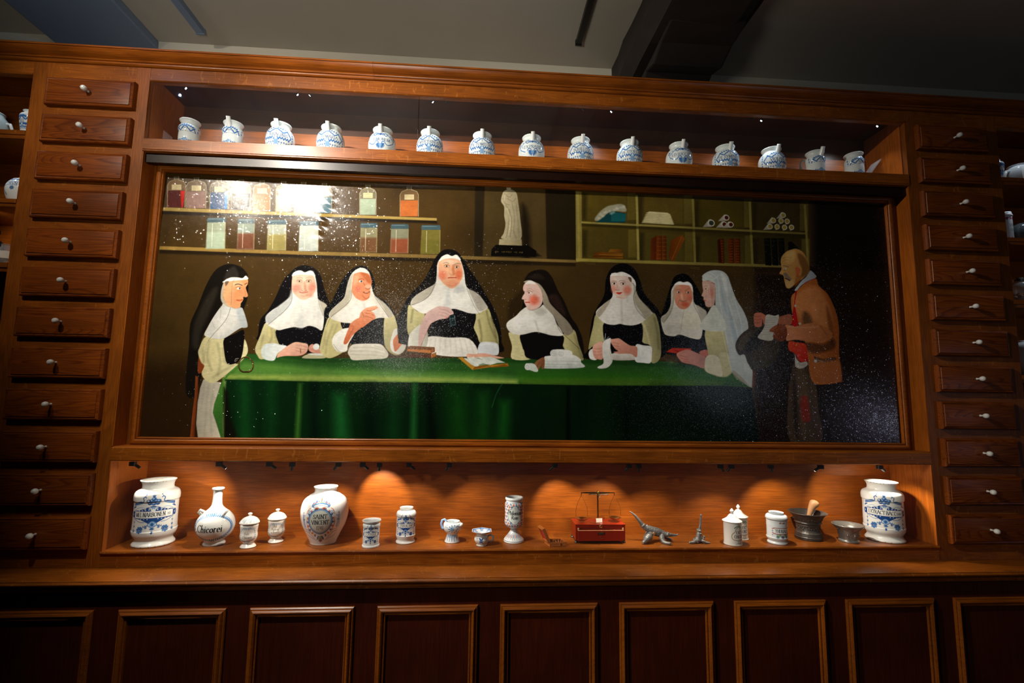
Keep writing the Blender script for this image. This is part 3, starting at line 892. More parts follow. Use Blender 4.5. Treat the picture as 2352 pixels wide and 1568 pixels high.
    # papers
    for i in range(7):
        y = 511 - i * 3.6; P('c3ba8c', [(1473 + i * 1.6, y), (1480 + i * 2, y - 4), (1540 - i * 1.2, y - 1), (1549 - i * 1.5, y + 3), (1546 - i, y + 5)], 1.2, .95, False)
        S('6e6640', [(1474 + i * 1.6, y + 1.5), (1546 - i, y + 5)], .8, .7, 1, False)
    # rolls
    def roll(x, y, r, cin, l=16):
        P('8f897c', [(x - l - 2, y + r + 1), (x - l * .3, y - r), (x, y - r), (x, y + r)], 1.2, .95, False, 'bcb6a8', 60)
        E('b9b4a4', x, y, r, r, .15); E(cin, x, y, r * .72, r * .72, .15)
    roll(1634, 512, 8.5, '2c3326', 18)
    for x, y in ((1669, 499.6), (1664, 515), (1679, 515.5)): roll(x, y, 7, '401410', 18)
    for x, y in ((1799, 494), (1776.5, 506), (1794, 507), (1808, 508), (1769, 520), (1785, 520.5), (1802, 522), (1818, 522)): roll(x, y, 6.8, '8c7a30', 14 if x < 1780 or y < 500 else 2)
    # books in the holes
    def bk(p, c, c2):
        P(c, p, 1.2, 1, False, c2, 0)
    bk('1362,592 1364,580 1376,578 1431,581 1431,594', '5a300c', '7a4c14'); S('b07a28', '1376,584 1429,586', .9, .8); S('1c0e04', '1364,588 1431,589', 1, .8)
    bk('1397,578 1402,572 1428,571 1429,580', '8a5a1c', '5a3410')
    bk('1494,596 1495,549 1508,541 1509,597', '5c280a', '4a1e08'); bk('1507,597 1508,541 1520,541 1522,597', '74360e', '4c2008'); bk('1521,597 1521,541 1530,542 1532,597', '6c320e', '42200a')
    bk('1535,590 1541,552 1556,543 1566,540 1573,548 1548,600 1540,597', '5a2a0a', '7c420f')
    for x in (1514, 1526):
        for y in range(548, 596, 9): S('b87a30', [(x - 4, y), (x + 4, y)], .8, .5)
    S('b47c2e', '1566,543 1543,596', .9, .6)
    for x in (1649, 1671, 1686):
        bk([(x, 549), (x + 14, 547), (x + 15, 605), (x + 2, 604)], '6a2c0c', '3c1606')
        for y in range(553, 602, 6): S('b06a28', [(x + 5, y), (x + 12, y)], .9, .6)
    bk('1648,551 1654,548 1658,604 1650,603', '3a1406', '2a0e04')
    for x in (1755, 1771, 1787): bk([(x, 547), (x + 14, 547), (x + 17, 610), (x + 3, 609)], '0e0f0a', '060605'); S('5c5a30', [(x + 2, 552), (x + 12, 553)], .8, .5); S('5c5a30', [(x + 2, 562), (x + 12, 563)], .8, .4)
    bk('1810,556 1818,554 1836,572 1832,610 1812,608', '0c0c08', '060504')
    # ---- table
    P('28541f', '571,812 740,822 1165,822.4 1344,825 1528,830 1682,852 1727,889 1661,886 1364,885 1200,881.6 965,877.5 720,875.5 512,870 545,837', 1.5, 1, False)
    P('5a8a38', '560,830 760,846 1100,858 1240,872 980,876 720,875 514,869', 14, .9, False)
    P('93ab4e', '515,860 760,862 1000,866 1190,872 1190,881 965,877.5 720,875.5 512,870', 8, .95, False)
    P('4e6e20', '1190,868 1500,866 1660,874 1661,886 1364,885 1200,881.6', 8, .8, False)
    P('2c6a14', '1190,852 1680,856 1700,875 1190,876', 16, .5, False)
    P('0d2a10', '571,812 740,822 1165,822 1344,825 1528,830 1660,846 1528,842 1344,835 1165,833 740,832', 6, .45, False)
    P('08280f', '512,871 720,876 965,878 1200,882 1364,885 1661,886 1727,891 1735,940 1745,1018 500,1010 508,1004 509,940', 1.5, 1, False, '06120a', 0)
    for (x, w, c_, al, t, lean) in ((560, 26, '124a1c', .8, 876, 6), (625, 22, '0e4018', .7, 876, -4), (690, 10, '3d7424', .8, 880, -8), (722, 18, '04140c', .9, 880, 0), (780, 30, '186028', .85, 905, 6),
                                    (850, 26, '04120a', .7, 880, 0), (905, 26, '0c3616', .8, 885, 0), (953, 13, '1a5a24', .9, 880, -4), (985, 16, '040d07', .85, 885, 8), (1050, 46, '103f10', .9, 890, 6), (1110, 30, '175218', .6, 900, 0),
                                    (1160, 26, '1a6a1c', .5, 920, -6), (1210, 26, '06180a', .7, 890, -8), (1280, 30, '0a1f0b', .7, 890, 0), (1305, 8, '030804', .8, 890, 0), (1380, 40, '0c240e', .6, 890, 0), (1440, 14, '050c06', .6, 890, 0), (1520, 40, '0a1c0c', .6, 890, 4), (1640, 60, '07150a', .6, 900, 0)):
        P(c_, [(x - w * .45, t), (x + w * .4, t), (x + w * .6 + lean, 1014), (x - w * .6 + lean, 1014)], w * .9, al, False)
    S('2a6e34', '1154,880 1140,905 1130,935', 1.6, .6, 3)
    P('4a8430', '545,837 512,870 492,928 489,948 498,975 506,1006 515,1006 512,950 516,872 560,826', 1.5, 1, False, '2f6024', -60)
    P('9ab058', '513,873 517,900 511,960 512,1004 515,1004 518,900 520,874', 3, .6, False)
    P('120c08', '514,890 524,900 530,960 546,1006 514,1006', 8, .8, False)
    # ---- far left sister
    P('14100c', '434,790 437,743 455,702 471,661 489,628 506,612 528,606 550,611 565,624 570,638 569,680 561,706 554,720 511,671 509,700 477,749 460,790 458,830 462,858 458,880 447,911 431,911 426,882 430,830', 2)
    P('2e2a22', '441,790 448,740 470,690 492,660 500,668 480,720 462,760 455,800', 9, .75); P('34302a', '520,625 538,612 548,634 522,640 512,650', 5, .7)
    P('7a3818', '456,820 465,822 470,832 468,848 462,856 454,854', 1.3); P('8a4420', '449,862 455,866 455,900 450,950 447,1004 437,1004 441,960 447,910', 1.3, 1, False, '5c2810', 0)
    P('d3cdb8', '467,871 508,878 500,905 492,928 489,948 498,975 507,1005 455,1005 451,974 454,925 460,890', 1.3, 1, False, 'aaa494', 180)
    for q in ('480,882 474,930 470,1000', '492,884 484,940 486,1000', '470,880 462,940'): S('948e7c', q, 3, .35, 5)
    P('cdc391', '474,772 516,778 520,800 540,834 553,826 559,780 567,790 568,812 545,838 512,866 490,879 473,874 463,858 469,840 462,832 455,812 458,798', 1.5, 1, True, 'e0d9a8', 0)
    for q in ('480,785 476,820 486,850', '500,790 506,830 500,860', '512,800 515,828 530,838', '465,800 468,830', '490,866 515,850 540,836'): S('8f8a64', q, 4, .5, 6)
    P('0e0c0c', '515,778 540,766 560,758 560,790 554,821 541,834 521,834 514,801', 1.3)
    S('8e8876', '512,773 480,782 472,800 466,840', .9, .5)
    P('d9d7cf', '511,700 515,690 529,704 541,708 554,706 560,715 569,748 561,752 553,753 540,761 516,776 499,778 482,775 469,769 476,753 489,730 502,711', 1.3, 1, True, 'bfc3c4', 0)
    P('eeece2', '500,740 520,712 540,712 548,740 520,764 495,768', 12, .6); P('b9c0c4', '543,712 555,708 567,746 556,750', 3, .8)
    S('4a4640', '530,702 527,715 520,732 506,750 492,765 478,782', .8, .8); S('90897c', '507,702 507,722 505,732', 1, .6); S('a59e90', '487,738 494,755', 1, .5)
    P('b9ad98', '515,646 524,640 521,660 513,676 516,690 530,704 520,703 508,690 508,668', 1.5)
    P('e9a878', '517,646 540,641 567,640 569,652 564.5,661 569.5,678 565,682.5 559,681.5 559,687 556.5,692 553,697 552,704 545,708.5 534,706 525,702 516,690 512.5,677 515,661', 1.3, 1, True, 'df9866', 0)
    P('ece8de', '511,648 518,643 530,637 547,637 557,638.5 564,633 569,637 569.5,641 556,643 534,645 517,648', 1.2)
    P('4e4640', '517,647 526,646 520,656 518,656', 2, .8); P('d98858', '540,668 552,662 556,676 546,690 536,686', 7, .5); P('f4c49c', '534,650 552,648 556,655 540,657', 6, .7)
    S('2c2018', '540,654 547,652 556,655', 1.8, .9); S('2c2018', '562,653 567,650', 1.6, .8)
    E('f0e6d6', 548.5, 662.5, 4, 2.4, .3); E('3a4650', 550.5, 662, 1.8, 2, .3); S('a8582c', '541,661 548,657.5 554,660', 1, .8); S('b86838', '544,667 550,667', 1, .6)
    S('c06a3c', '559,662 564,674 562,681', 1.2, .5); S('b8401c', '544,689 551,690.5 557,688', 1.8, .9); S('7a3018', '544,688.5 557,687.5', .8, .7); S('c67a4c', '546,699 551,697', 1.4, .5)
    S('6a6258', '541,638 534,650 532,672 531,700', .8, .6)
    # rosary
    for i in range(46):
        a = i / 46 * 6.28; x = 565 + 15 * math.cos(a) - 4 * math.sin(2 * a); y = 841 + 17 * math.sin(a) + 5 * math.cos(2 * a)
        E('2a1c0e', x, y + .8, 1.7, 1.7, .4); E('a07a40', x - .4, y - .2, .8, .8, .5)
    S('d8d0c0', '545,826 540,830 541,824 548,823', 1, .7)
    # ---- second sister
    P('0f0d0f', '592,781 593,768 598,734 614,715 631,686 649,647 666,626 682,613 700,609 719,614 736,632 744,661 754,689 758,705 755,760 745,800 700,810 640,800', 2)
    P('d2ca98', '611,740 597,772 586,801 592,817 602,825 640,815 650,795 640,760 634,752', 1.5, 1, True, 'b7ae7c', -60)
    for q in ('622,756 624,775 618,790', '632,760 636,790', '605,770 598,800'): S('8e875c', q, 4, .5, 5)
    P('e3d68a', '618,752 624,762 622,775 616,768', 4, .6)
    P('0f0e12', '636,755 694,751 742,756 742,800 650,800 641,790', 1.5)
    P('ecebe4', '671,640 672,628 681,622 691,621 700,625 712,621 721,626 727,650 729,675 732,688 751,702 745,728 740,758 726,752 710,748 694,753 675,751 655,755 639,758 621,750 612,742 611,726 625,712 640,703 662,685 669,672', 1.4, 1)
    P('bcc0be', '611,725 637,704 662,684 668,666 670,690 658,712 636,730 620,742 613,740', 4, .8); P('b7ad98', '733,690 751,702 745,726 740,712', 3, .8)
    P('d3d6d4', '694,700 698,750 680,748 690,720', 8, .6); S('4c4844', '669,660 670,690 655,712 632,732 616,745', .8, .75); S('5a544c', '728,650 731,690 742,724', .8, .6)
    P('edc3a8', '671,640 676,632 690,630 705,630 718,632 724,645 725,662 720,675 708,685 698,688.5 687,685 676,675 670,660', 1.4)
    E('e08c78', 681, 662, 10, 9, .9, .75); E('dc806a', 717, 660, 8, 11, .9, .75); E('d08a70', 712, 676, 8, 6, .9, .5); E('f6dcc6', 695, 639, 16, 7, .9, .7)
    P('c88a6c', '700,645 704,660 704,668 699,668 698,652', 3, .6)
    for x in (687.5, 709): E('8a5a3a', x, 645.5, 6, 3, .7, .5); E('efe6dc', x, 645.8, 3.6, 1.7, .4); E('3c3226', x, 645.6, 1.8, 1.8, .4); S('7a4e34', [(x - 6, 643), (x, 640.5), (x + 6, 643)], 1, .6); S('a67c5c', [(x - 7, 638.5), (x, 636), (x + 7, 638.5)], 1.4, .6)
    S('b4705a', '692,665 698,669.5 705,666', 1.4, .7); S('b8483c', '688,670.5 697,672 707,670', 1.8, .8); S('c88068', '690,678 698,680 706,678', 1.6, .4)
    P('f2f1ea', '671,634 674,628 682,622 692,621.5 700,625.5 712,621.5 720,626 724,634 712,631 685,631', 1.2)
    P('e8ecec', '600,809 603,796 610,790 628,788 643,791 659,795 645,806 637,812 629,828 606,824', 1.4, 1, True, 'c2ccc8', 200)
    P('dba08a', '636,821 640,812 651,801 664,792 678,785.5 694,787 707,791 706,806 697,814 684,817 659,817 645,819', 1.3, 1, True, 'e8b8a0', 90)
    for q in ('680,792 695,794 706,798', '680,798 694,802 705,803', '680,805 692,808 700,808'): S('b0705c', q, 1.1, .6)
    S('3a2414', '690,801 691,810', 1.2, .8)
    P('da9a84', '709,797 716,790 726,794 740,805 742,812 724,811 711,806', 1.3); E('eef0ee', 726.5, 796, 7, 7, .25)
    S('bb6e58', '713,800 728,808', 1, .6)
    P('b9b590', '694,822 712,812 742,813 749,820 738,823', 1.3); P('dce0d8', '708,814 716,811 740,812 744,816', 1.3)
    # ---- third sister
    P('0e0d10', '745,712 760,695 771,673 786,643 802,623 817,613 832,610 846,616 856,632 861,651 861,676 886,693 904,715 914,737 925,757 915,800 890,790 770,760 748,745', 2)
    P('d0c791', '757,728 747,748 737,785 735,806 748,820 764,821 790,806 803,780 806,748 784,738', 1.5, 1, True, 'b5ac78', 0)
    for q in ('765,745 752,780 748,810', '775,745 764,775', '748,760 742,800'): S('8c8558', q, 4, .45, 5)
    P('0e0d10', '783,738 820,742 883,731 882,792 812,792 795,770', 1.5)
    P('cfc694', '883,731 903,721 914,750 926,760 932,796 918,814 900,812 883,790', 1.5, 1, True, 'a89f70', -90)
    P('e9e7de', '803,752 822,746 812,770 800,790 796,806 777,808 764,792 766,772 785,756', 1.5); S('fbfaf4', '772,778 785,762 800,756', 3, .5, 4); S('a8a698', '766,790 778,806 796,806 806,788', 1.5, .7)
    P('ddd8cc', '828,616 839,618 848,626 852,640 853,654 861,679 884,697 902,720 892,730 871,730 848,737 820,746 802,742 784,740 758,730 757,717 771,702 790,684 796,661 801,643 809,627', 1.4, 1)
    P('f2f1ea', '768,724 800,700 812,690 835,694 850,690 860,700 858,725 840,734 800,738', 10, .7)
    P('b0a892', '810,628 801,644 796,662 790,685 771,702 758,717 760,728 782,712 800,696 806,672 808,644', 3, .75); P('aaa290', '864,682 884,697 902,720 893,729 880,706', 3, .8)
    S('3e3a34', '808,664 804,690 780,712 760,728 750,750', .8, .7); S('3e3a34', '860,680 876,704 893,728', .8, .7); S('c6c6c0', '836,700 842,720', 6, .5, 6)
    P('dc8a62', '814,628 828,625 842,627 850,634 854,646 852,657 850,664 851,673 847,685 836,690.5 824,688 814,680 808,667 810,644', 1.3)
    P('a8562e', '828,626 842,627 850,634 853,648 846,650 834,636', 5, .75); P('eaa884', '812,634 824,634 820,652 812,656', 6, .7); E('d06a58', 823, 664, 6, 8, .9, .6)
    P('eab090', '840,655 850,654 852,660 844,663 838,661', 2, .8); S('7c3418', '839,661 845,664 851,661', 1.4, .8); S('6a2c18', '835,671 842,673 849,670', 2.4, .8); S('f0e6d8', '838,671.5 846,671', .9, .7); S('8c4426', '824,642 832,640 836,643', 1.8, .8)
    E('e8e0d8', 829, 646, 4, 2.4, .4); E('2c4450', 830, 646, 2.2, 2.2, .3); S('9a4a2a', '832,678 840,686 848,682', 1.6, .5); S('8c4028', '835,650 838,655', 1.4, .5)
    P('d8dcd0', '809,627 818,619 828,615 839,617 848,626 842,627 828,624 815,628', 1.3)
    hd = 'd2764c'
    P('c1623a', '789,786 801,753 806,742 825,730 836,745 824,757 809,771 797,789', 1.3, 1, True, 'da8a64', 60)
    P(hd, '818,738 825,729 829,717 838,709 848,705 861,702.5 867,704 867,708 861,711 852,713 858,718 863,728 860,733 854,736 842,745 830,752', 1.3, 1, True, 'e6a07c', 90)
    for q in ('843,713 852,713.5 861,710.5', '840,719 850,720 858,724', '838,726 848,728 856,732', '832,718 836,728'): S('9c4426', q, 1.4, .65)
    S('f0c4a8', '848,707 861,704.5', 1.6, .6); S('b05030', '806,748 812,752 800,775', 2.5, .5, 3)
    P('ecebe4', '901,767 906,756 916,754 926,760 933,775 932,796 925,808 914,813 900,806 896,788', 1.5, 1, True, 'c0beb2', 0)
    P('cf7448', '903,781 912,768 924,757 936,747 946,741 958,738 971,730 966,739 962,744 969,745 970,750 960,754 950,760 942,770 936,776 922,792 908,807 904,796', 1.3, 1, True, 'e29a74', 60)
    S('a05030', '946,752 956,750 966,747', 1.2, .6); S('f2c4a4', '930,760 944,748', 3, .4, 4)
    P('c9c4b2', '808,792 830,789 862,789 876,791 886,802 892,814 884,823 850,825 812,827 803,818 799,808', 1.4, 1, True, 'e0ddd0', 90)
    for q in ('812,798 850,797 880,804', '808,806 850,806 884,812', '806,814 850,815 880,818', '860,794 880,800 888,812'): S('9a9482', q, 1.5, .5, 2)
    # ---- centre sister
    P('0f0d0e', '915,780 914,732 929,698 943,675 971,647 989,615 999,594 1010,580 1022,573 1038,573 1052,580 1063,594 1076,615 1099,647 1119,682 1137,713 1149,751 1152,785 1146,810 1000,800 925,790', 2)
    P('24201a', '945,690 985,640 995,650 965,680 948,710', 8, .6)
    P('cdc58e', '939,700 957,714 978,720 976,745 962,768 945,775 936,762 935,735', 1.5, 1, True, 'ada572', -60)
    P('cfc791', '1088,716 1119,706 1132,738 1144,770 1145,800 1140,815 1105,790 1096,770 1086,745', 1.5, 1, True, 'a49c68', 0)
    for q in ('1118,715 1125,745 1138,775', '1128,730 1138,765 1142,795', '1100,735 1106,770 1104,790', '948,712 944,740'): S('5c5638', q, 4, .55, 5)
    P('0e0d10', '976,718 1010,708 1041,708 1090,716 1088,751 1074,777 1040,775 1001,771 986,757', 1.5)
    P('e6e3da', '984,773 1030,775 1078,778 1098,811 1067,819 1004,815 975,798', 1.5, 1)
    for i in range(9): S('b3ada0', [(990 + i * 11, 778), (984 + i * 13, 810)], 2, .4, 4)
    P('d6dbe0', '1102,788 1120,785 1141,788 1146,802 1142,815 1120,814 1098,811', 1.6, 1); S('f6f8fa', '1106,792 1122,789 1138,792', 3, .5, 4)
    P('e4e2d8', '940,770 955,752 968,748 966,795 980,760 983,780 976,800 955,806 938,800', 1.6, 1, True, 'b0aea0', 0)
    P('e9e7df', '1007,600 1015,590 1027,584 1038,588 1048,585 1058,598 1066,624 1072,659 1098,675 1117,700 1119,708 1099,719 1078,719 1059,713 1040,709 1010,718 976,720 957,713 943,699 951,682 976,665 999,651 1003,631 1004,610', 1.4, 1)
    P('b5ae9c', '944,698 952,682 977,665 999,651 1002,635 998,660 984,682 962,694 950,700', 3, .85); P('a8a294', '1076,664 1098,675 1117,700 1118,708 1100,714 1088,690', 4, .85)
    P('fbfaf4', '1032,668 1060,676 1085,712 1060,708 1040,700', 12, .6); P('d0d4d6', '1026,668 1033,670 1034,705 1020,712 1022,690', 7, .6); P('b8bcc0', '1045,662 1062,655 1066,668 1045,672', 6, .5)
    S('3c3832', '1000,650 988,676 968,692 945,700', .8, .75); S('3c3832', '1072,662 1088,700 1102,722', .8, .6)
    P('ecb08a', '1008,600 1025,594 1045,594 1057,600 1062,614 1062,632 1058,645 1050,655 1040,662 1030,660 1018,651 1011,640 1007,622', 1.4)
    E('e8785a', 1016, 632, 9, 10, .9, .75); E('e06a44', 1054, 630, 8, 12, .9, .8); E('f7d8bc', 1030, 601, 18, 6, .9, .7); E('e88a68', 1040, 650, 14, 8, .9, .5)
    P('c46a40', '1041,608 1044,618 1044,630 1040,631 1038,616', 3, .65); S('c27850', '1032,628 1038,631.5 1046,628', 1.4, .7)
    for x, y in ((1026, 611), (1049, 613)): E('b07048', x, y, 6.5, 3.6, .7, .5); E('f2e8dc', x, y, 4, 1.9, .4); E('2a201a', x, y, 2.1, 2, .4); S('7c4a2c', [(x - 6, y - 2), (x, y - 4), (x + 6, y - 1.5)], 1, .7)
    S('6e665c', '1018,605 1025,602.5 1031,605', 1.4, .7); S('6e665c', '1041,609 1048,605.5 1058,606', 1.5, .75)
    S('c0402c', '1030,638 1036,637 1047,637.5', 2.4, .85); S('84402a', '1029,637 1038,638 1049,636.5', 1, .7); S('e0a078', '1032,644 1040,645 1046,643', 2, .5); S('c87850', '1024,652 1038,657 1050,650', 1.4, .55)
    P('f5f3ea', '1008,600 1013,591 1020,586 1028,584 1037.5,588 1048,585 1054,590 1058,597 1045,593 1022,594', 1.2)
    P('c8a49e', '961,795 962,770 965,749 977,722 992,710 1006,703.5 1020,703.5 1032,706.5 1041,716 1041,721 1034,724 1027,731 1011,733 999,738 989,744 982,757 974,776 966,795', 1.3, 1, True, 'd8b4ae', 60)
    for q in ('1010,709 1024,712 1036,719', '1008,716 1022,719 1032,724', '1010,723 1020,726 1027,729'): S('a86c5c', q, 1.2, .6)
    S('c04c28', '1024,731 1034,724', 1.6, .6); S('c0583a', '989,744 974,776', 1.6, .4)
    P('142428', '1033,724 1042,722 1048,745 1036,750 1030,732', 1.2, .95, False); S('6c9098', '1033,726 1036,749', 1, .7); S('6c9098', '1043,724 1047,744', 1, .7); S('8cb0b4', '1033,732 1045,730', 1, .6); S('6c9098', '1036,749 1047,745', 1, .6)
    P('e0a890', '1071,816 1076,812 1086,813 1098,812 1110,811 1124,813 1142,818 1158,822 1140,823 1118,820 1098,821 1080,823', 1.3)
    for x in (1076, 1082, 1088): E('e6b49e', x, 820, 3.4, 3.4, .3); E('b87058', x + 3, 820, .8, 2.4, .5, .6)
    P('c08a2c', '1052,821 1062,820 1090,840 1126,838 1166,834 1169,841 1126,843 1085,849', 1.2, 1, False, 'a06a20', 0); P('7c4a10', '1085,849 1090,842 1118,838 1128,843 1160,836 1169,841 1130,844 1120,841', 1.2, .8, False)
    P('cfd6cf', '1066,822 1080,826 1100,838 1090,841 1074,830', 1.2); P('dfe4dc', '1074,821 1088,820 1112,828 1126,838 1110,834 1090,840', 1.2, 1, False); P('cdd6cf', '1096,820 1130,820 1160,832.5 1142,833 1126,838 1108,826', 1.2, 1, False)
    P('e6e8de', '1072,821 1128,819 1160,832 1128,836 1092,840', 2, .5, False)
    for i in range(6): S('8fa094', [(1078 + i * 4, 823 + i * 2.4), (1096 + i * 4, 822 + i * 2.2)], .8, .5); S('8fa094', [(1108 + i * 5, 822 + i * 2), (1130 + i * 5, 822 + i * 2)], .8, .5)
    P('6e3e14', '934,797 944,794 998,797 999,801 990,810 936,804', 1.2, 1, False); P('b87030', '935,801 989,804 989,811 935,806', 1, 1, False); P('8a4c1a', '989,804 999,800 999,808 989,811', 1, 1, False)
    P('4c2610', '939,811 989,813 1002,809 1001,818 990,822 940,820', 1.2, 1, False); P('94581e', '989,813 1002,809 1001,818 990,822', 1, 1, False)
    # ---- fifth sister, head turned left
    P('18100a', '1196,720 1170,735 1168,700 1182,680 1198,665 1206,640', 10, .5)
    P('15100d', '1205,648 1209,634 1220,624 1237,619 1255,622 1268,637 1276,655 1284,672 1296,692 1311,727 1325,747 1338,779 1342,822 1330,824 1240,800 1180,800 1200,700', 2)
    P('38241e', '1260,680 1278,676 1290,696 1300,725 1286,716 1270,700', 7, .7); P('2c221c', '1212,636 1236,628 1250,640 1226,640', 6, .6)
    P('cdc591', '1168,764 1184,768 1196,769 1201,801 1220,824 1176,824 1176,795', 1.4, 1, True, 'e0d8a4', 180); P('cbc38c', '1291,771 1318,757 1329,790 1341,825 1325,822 1296,800', 1.5, 1, True, '8c865c', 0)
    P('100e0f', '1195,768 1232,762 1292,769 1292,800 1300,824 1217,824 1203,802', 1.4)
    S('6c6644', '1320,770 1328,795 1336,820', 5, .5, 5)
    P('e7e5dd', '1209,705 1197,713 1184,726 1167,738 1163,748 1170,761 1184,768 1202,768 1228,762 1248,765 1267,770 1293,770 1287,755 1278,742 1271,722 1250,700 1240,706 1225,712 1214,711', 1.4, 1)
    P('fbfaf6', '1180,742 1210,722 1245,735 1270,755 1220,756 1190,758', 14, .6); S('b9b7ae', '1230,738 1238,764', 3, .5, 4); P('b4b0a6', '1225,713 1243,706 1256,716 1240,724', 7, .6)
    P('aca18c', '1203,648 1214,643 1230,648 1243,656 1256,677 1264,697 1286,720 1304,738 1316,757 1313,765 1301,770 1286,753 1270,722 1249,699 1247,678 1240,662 1226,651', 1.4, 1, True, '8a8070', -45)
    S('2c2620', '1226,650 1236,662 1245,672 1249,700 1271,724 1284,756 1300,772 1330,800', .9, .8); S('ded8c8', '1246,672 1250,700 1270,724', 1.2, .5)
    P('e3bdb2', '1203,654 1213,645 1228,648 1239,660 1245,672 1246.5,690 1240,704 1226,711 1214,711 1209,704 1206,698 1204,693 1203,688 1198.5,686 1201,679 1205,672 1201.5,665', 1.3)
    E('dc5a40', 1227, 689, 11, 11, .95, .8); E('e8cabe', 1222, 658, 12, 8, .9, .6); P('f4eeea', '1207,652 1213,645 1222,645 1230,652 1218,652', 1.5)
    E('efe4de', 1217, 672, 4, 2, .4); E('5a3420', 1215, 672, 1.7, 1.8, .3); S('8c5848', '1211,669 1217,667.5 1223,671', 1.1, .7); S('a07868', '1211,664 1218,663 1225,667', 1.3, .5); S('7a5040', '1202,667 1205,669', 1.3, .6)
    S('b06050', '1203,688 1209,687', 1.4, .6); S('cc3c24', '1207,694 1216,694.5', 2.2, .85); S('8a2c1c', '1207,693.5 1217,693', .8, .7)
    P('eef0ec', '1250,821 1258,817 1300,814 1318,815 1333,824 1335,832 1339,844 1254,846 1249,838', 1.4, 1, True, 'c0c8c4', -90)
    for q in ('1251,829 1300,829 1334,830', '1250,836 1300,837 1336,838', '1252,842 1300,843 1338,843'): S('98a09c', q, 1.1, .55)
    P('e8eae6', '1272,803 1308,804 1314,815 1292,820 1272,819', 1.4); E('dfe2de', 1272, 811, 8.5, 8.5, .15); E('e4e7e3', 1290, 812, 8.5, 8.5, .15)
    for x, y in ((1272, 811), (1290, 812)): S('8e948e', [(x + r_ * math.cos(a), y + r_ * math.sin(a)) for a, r_ in ((k * .7, 1 + k * .38) for k in range(16))], .8, .6)
    P('9c6a48', '1225,844 1228,834 1236,826 1250,821 1250,845 1244,846 1243,840 1236,849 1232,848 1235,840 1228,847', 1.3, 1, True, '7a4a2c', 0); S('5c3018', '1232,842 1240,831', 1.2, .6); S('5c3018', '1242,842 1246,836', 1.2, .6)
    P('ced6d0', '1207,836 1214,834 1228,836 1236,850 1231,854 1218,850 1210,848', 1.4); E('dde2dd', 1211.5, 842, 6.5, 7.5, .2); S('8a928c', '1214,842 1211,838 1208,842 1211,846 1216,843', .8, .7)
    # ---- sixth sister
    P('0c0a0b', '1352,800 1358,743 1368,712 1387,679 1391,645 1399,623 1412,610 1428,604.5 1445,608 1459,620 1470,643 1480,673 1499,696 1512,711 1520,733 1520,790 1515,822 1350,824', 2)
    P('c6bf8e', '1369,722 1389,740 1390,768 1386,784 1362,795 1352,802 1355,780 1362,750', 1.4, 1, True, 'a39c6c', 180); P('cbc492', '1470,742 1500,718 1512,740 1517,775 1518,815 1508,832 1495,830 1494,795 1476,786 1470,765', 1.4, 1, True, '8e875e', 0)
    S('e6dfae', '1478,742 1486,765 1492,790', 4, .6, 4); S('5a553a', '1503,730 1510,765 1512,800', 4, .5, 5)
    P('0d0b0d', '1388,740 1430,742 1472,740 1475,782 1460,793 1400,792 1388,782', 1.4)
    P('e8e5dd', '1403,632 1410,627 1418,626 1428,624 1440,628 1450,634 1460,648 1461,668 1470,687 1496,715 1498,720 1485,732 1472,742 1453,747 1435,746 1424,743.5 1409,746 1389,742 1374,729 1369,722 1371,712 1388,697 1404,685 1407,671', 1.4, 1)
    P('a89c88', '1370,718 1388,697 1402,688 1392,708 1376,728', 3, .8); P('a89f88', '1455,650 1461,668 1470,687 1497,716 1484,732 1472,716 1458,696 1456,672', 3, .85); S('2c2822', '1435,628 1440,642 1453,650 1461,664 1455,680 1460,705 1476,726 1483,732', .9, .8)
    P('fbfaf4', '1400,715 1420,692 1425,738 1400,738', 10, .5); S('b8b4ac', '1427,692 1429,742', 4, .5, 5)
    P('e6cabd', '1402,634 1418,633 1436,633 1450,641 1451,655 1450,667 1442,681 1430,687.5 1419,683 1408,671 1403,656', 1.4)
    E('e27a62', 1441, 666, 10, 10, .9, .8); E('e08874', 1409, 664, 6, 9, .9, .7); E('f4e6dc', 1422, 640, 14, 6, .9, .6)
    for x, y in ((1410.5, 651), (1431, 651.5)): E('b08070', x, y, 6.5, 4, .7, .4); E('f4eee8', x, y, 4.3, 2.3, .35); E('1c1816', x + .3, y, 2.3, 2.3, .3); S('6c4838', [(x - 5.5, y - 2), (x, y - 4), (x + 5.5, y - 2)], .9, .75)
    S('8a7468', '1404,646 1410,644.5 1416,646', 1.6, .6); S('8a7468', '1422,645.5 1429,643.5 1437,646', 1.7, .65); P('cc9a8a', '1418,652 1421,664 1416,666 1414,660', 2.5, .5); S('a86454', '1414,665 1418,667 1423,665', 1.3, .7)
    P('d02c1c', '1415,672 1419,671 1422,671.5 1429,671 1424,675.5 1419,675', 1.2); S('8c1c14', '1415,672 1429,671.5', .7, .7); S('c88c7c', '1416,682 1424,683', 2, .5)
    P('f4f2ec', '1402,634 1405,629 1412,626 1419,627.5 1428,624.5 1440,628 1450,636 1436,634 1418,633', 1.2); P('4a3420', '1443,636 1450,638 1450,648 1445,642', 1.6, .85)
    P('f0efe9', '1352,812 1356,803 1366,801 1372,812 1370,826 1356,824', 1.4); P('eceae4', '1405,812 1440,809 1458,816 1458,826 1405,826', 1.4, 1, True, 'c8c0b4', -90)
    P('eef0ee', '1461,791 1478,793 1496,796 1497,815 1494,833 1478,833 1460,830 1458,812', 1.4, 1); P('c9d3da', '1466,805 1472,828 1462,826', 6, .5)
    P('dc9c88', '1361,806 1363,793 1372,787 1383,784 1386,795 1385,823 1374,825 1366,822', 1.3, 1, True, 'e8b4a2', 90)
    for y in (800, 807, 814): S('aa6450', [(1364, y), (1374, y + 1), (1382, y - 1)], 1.1, .55)
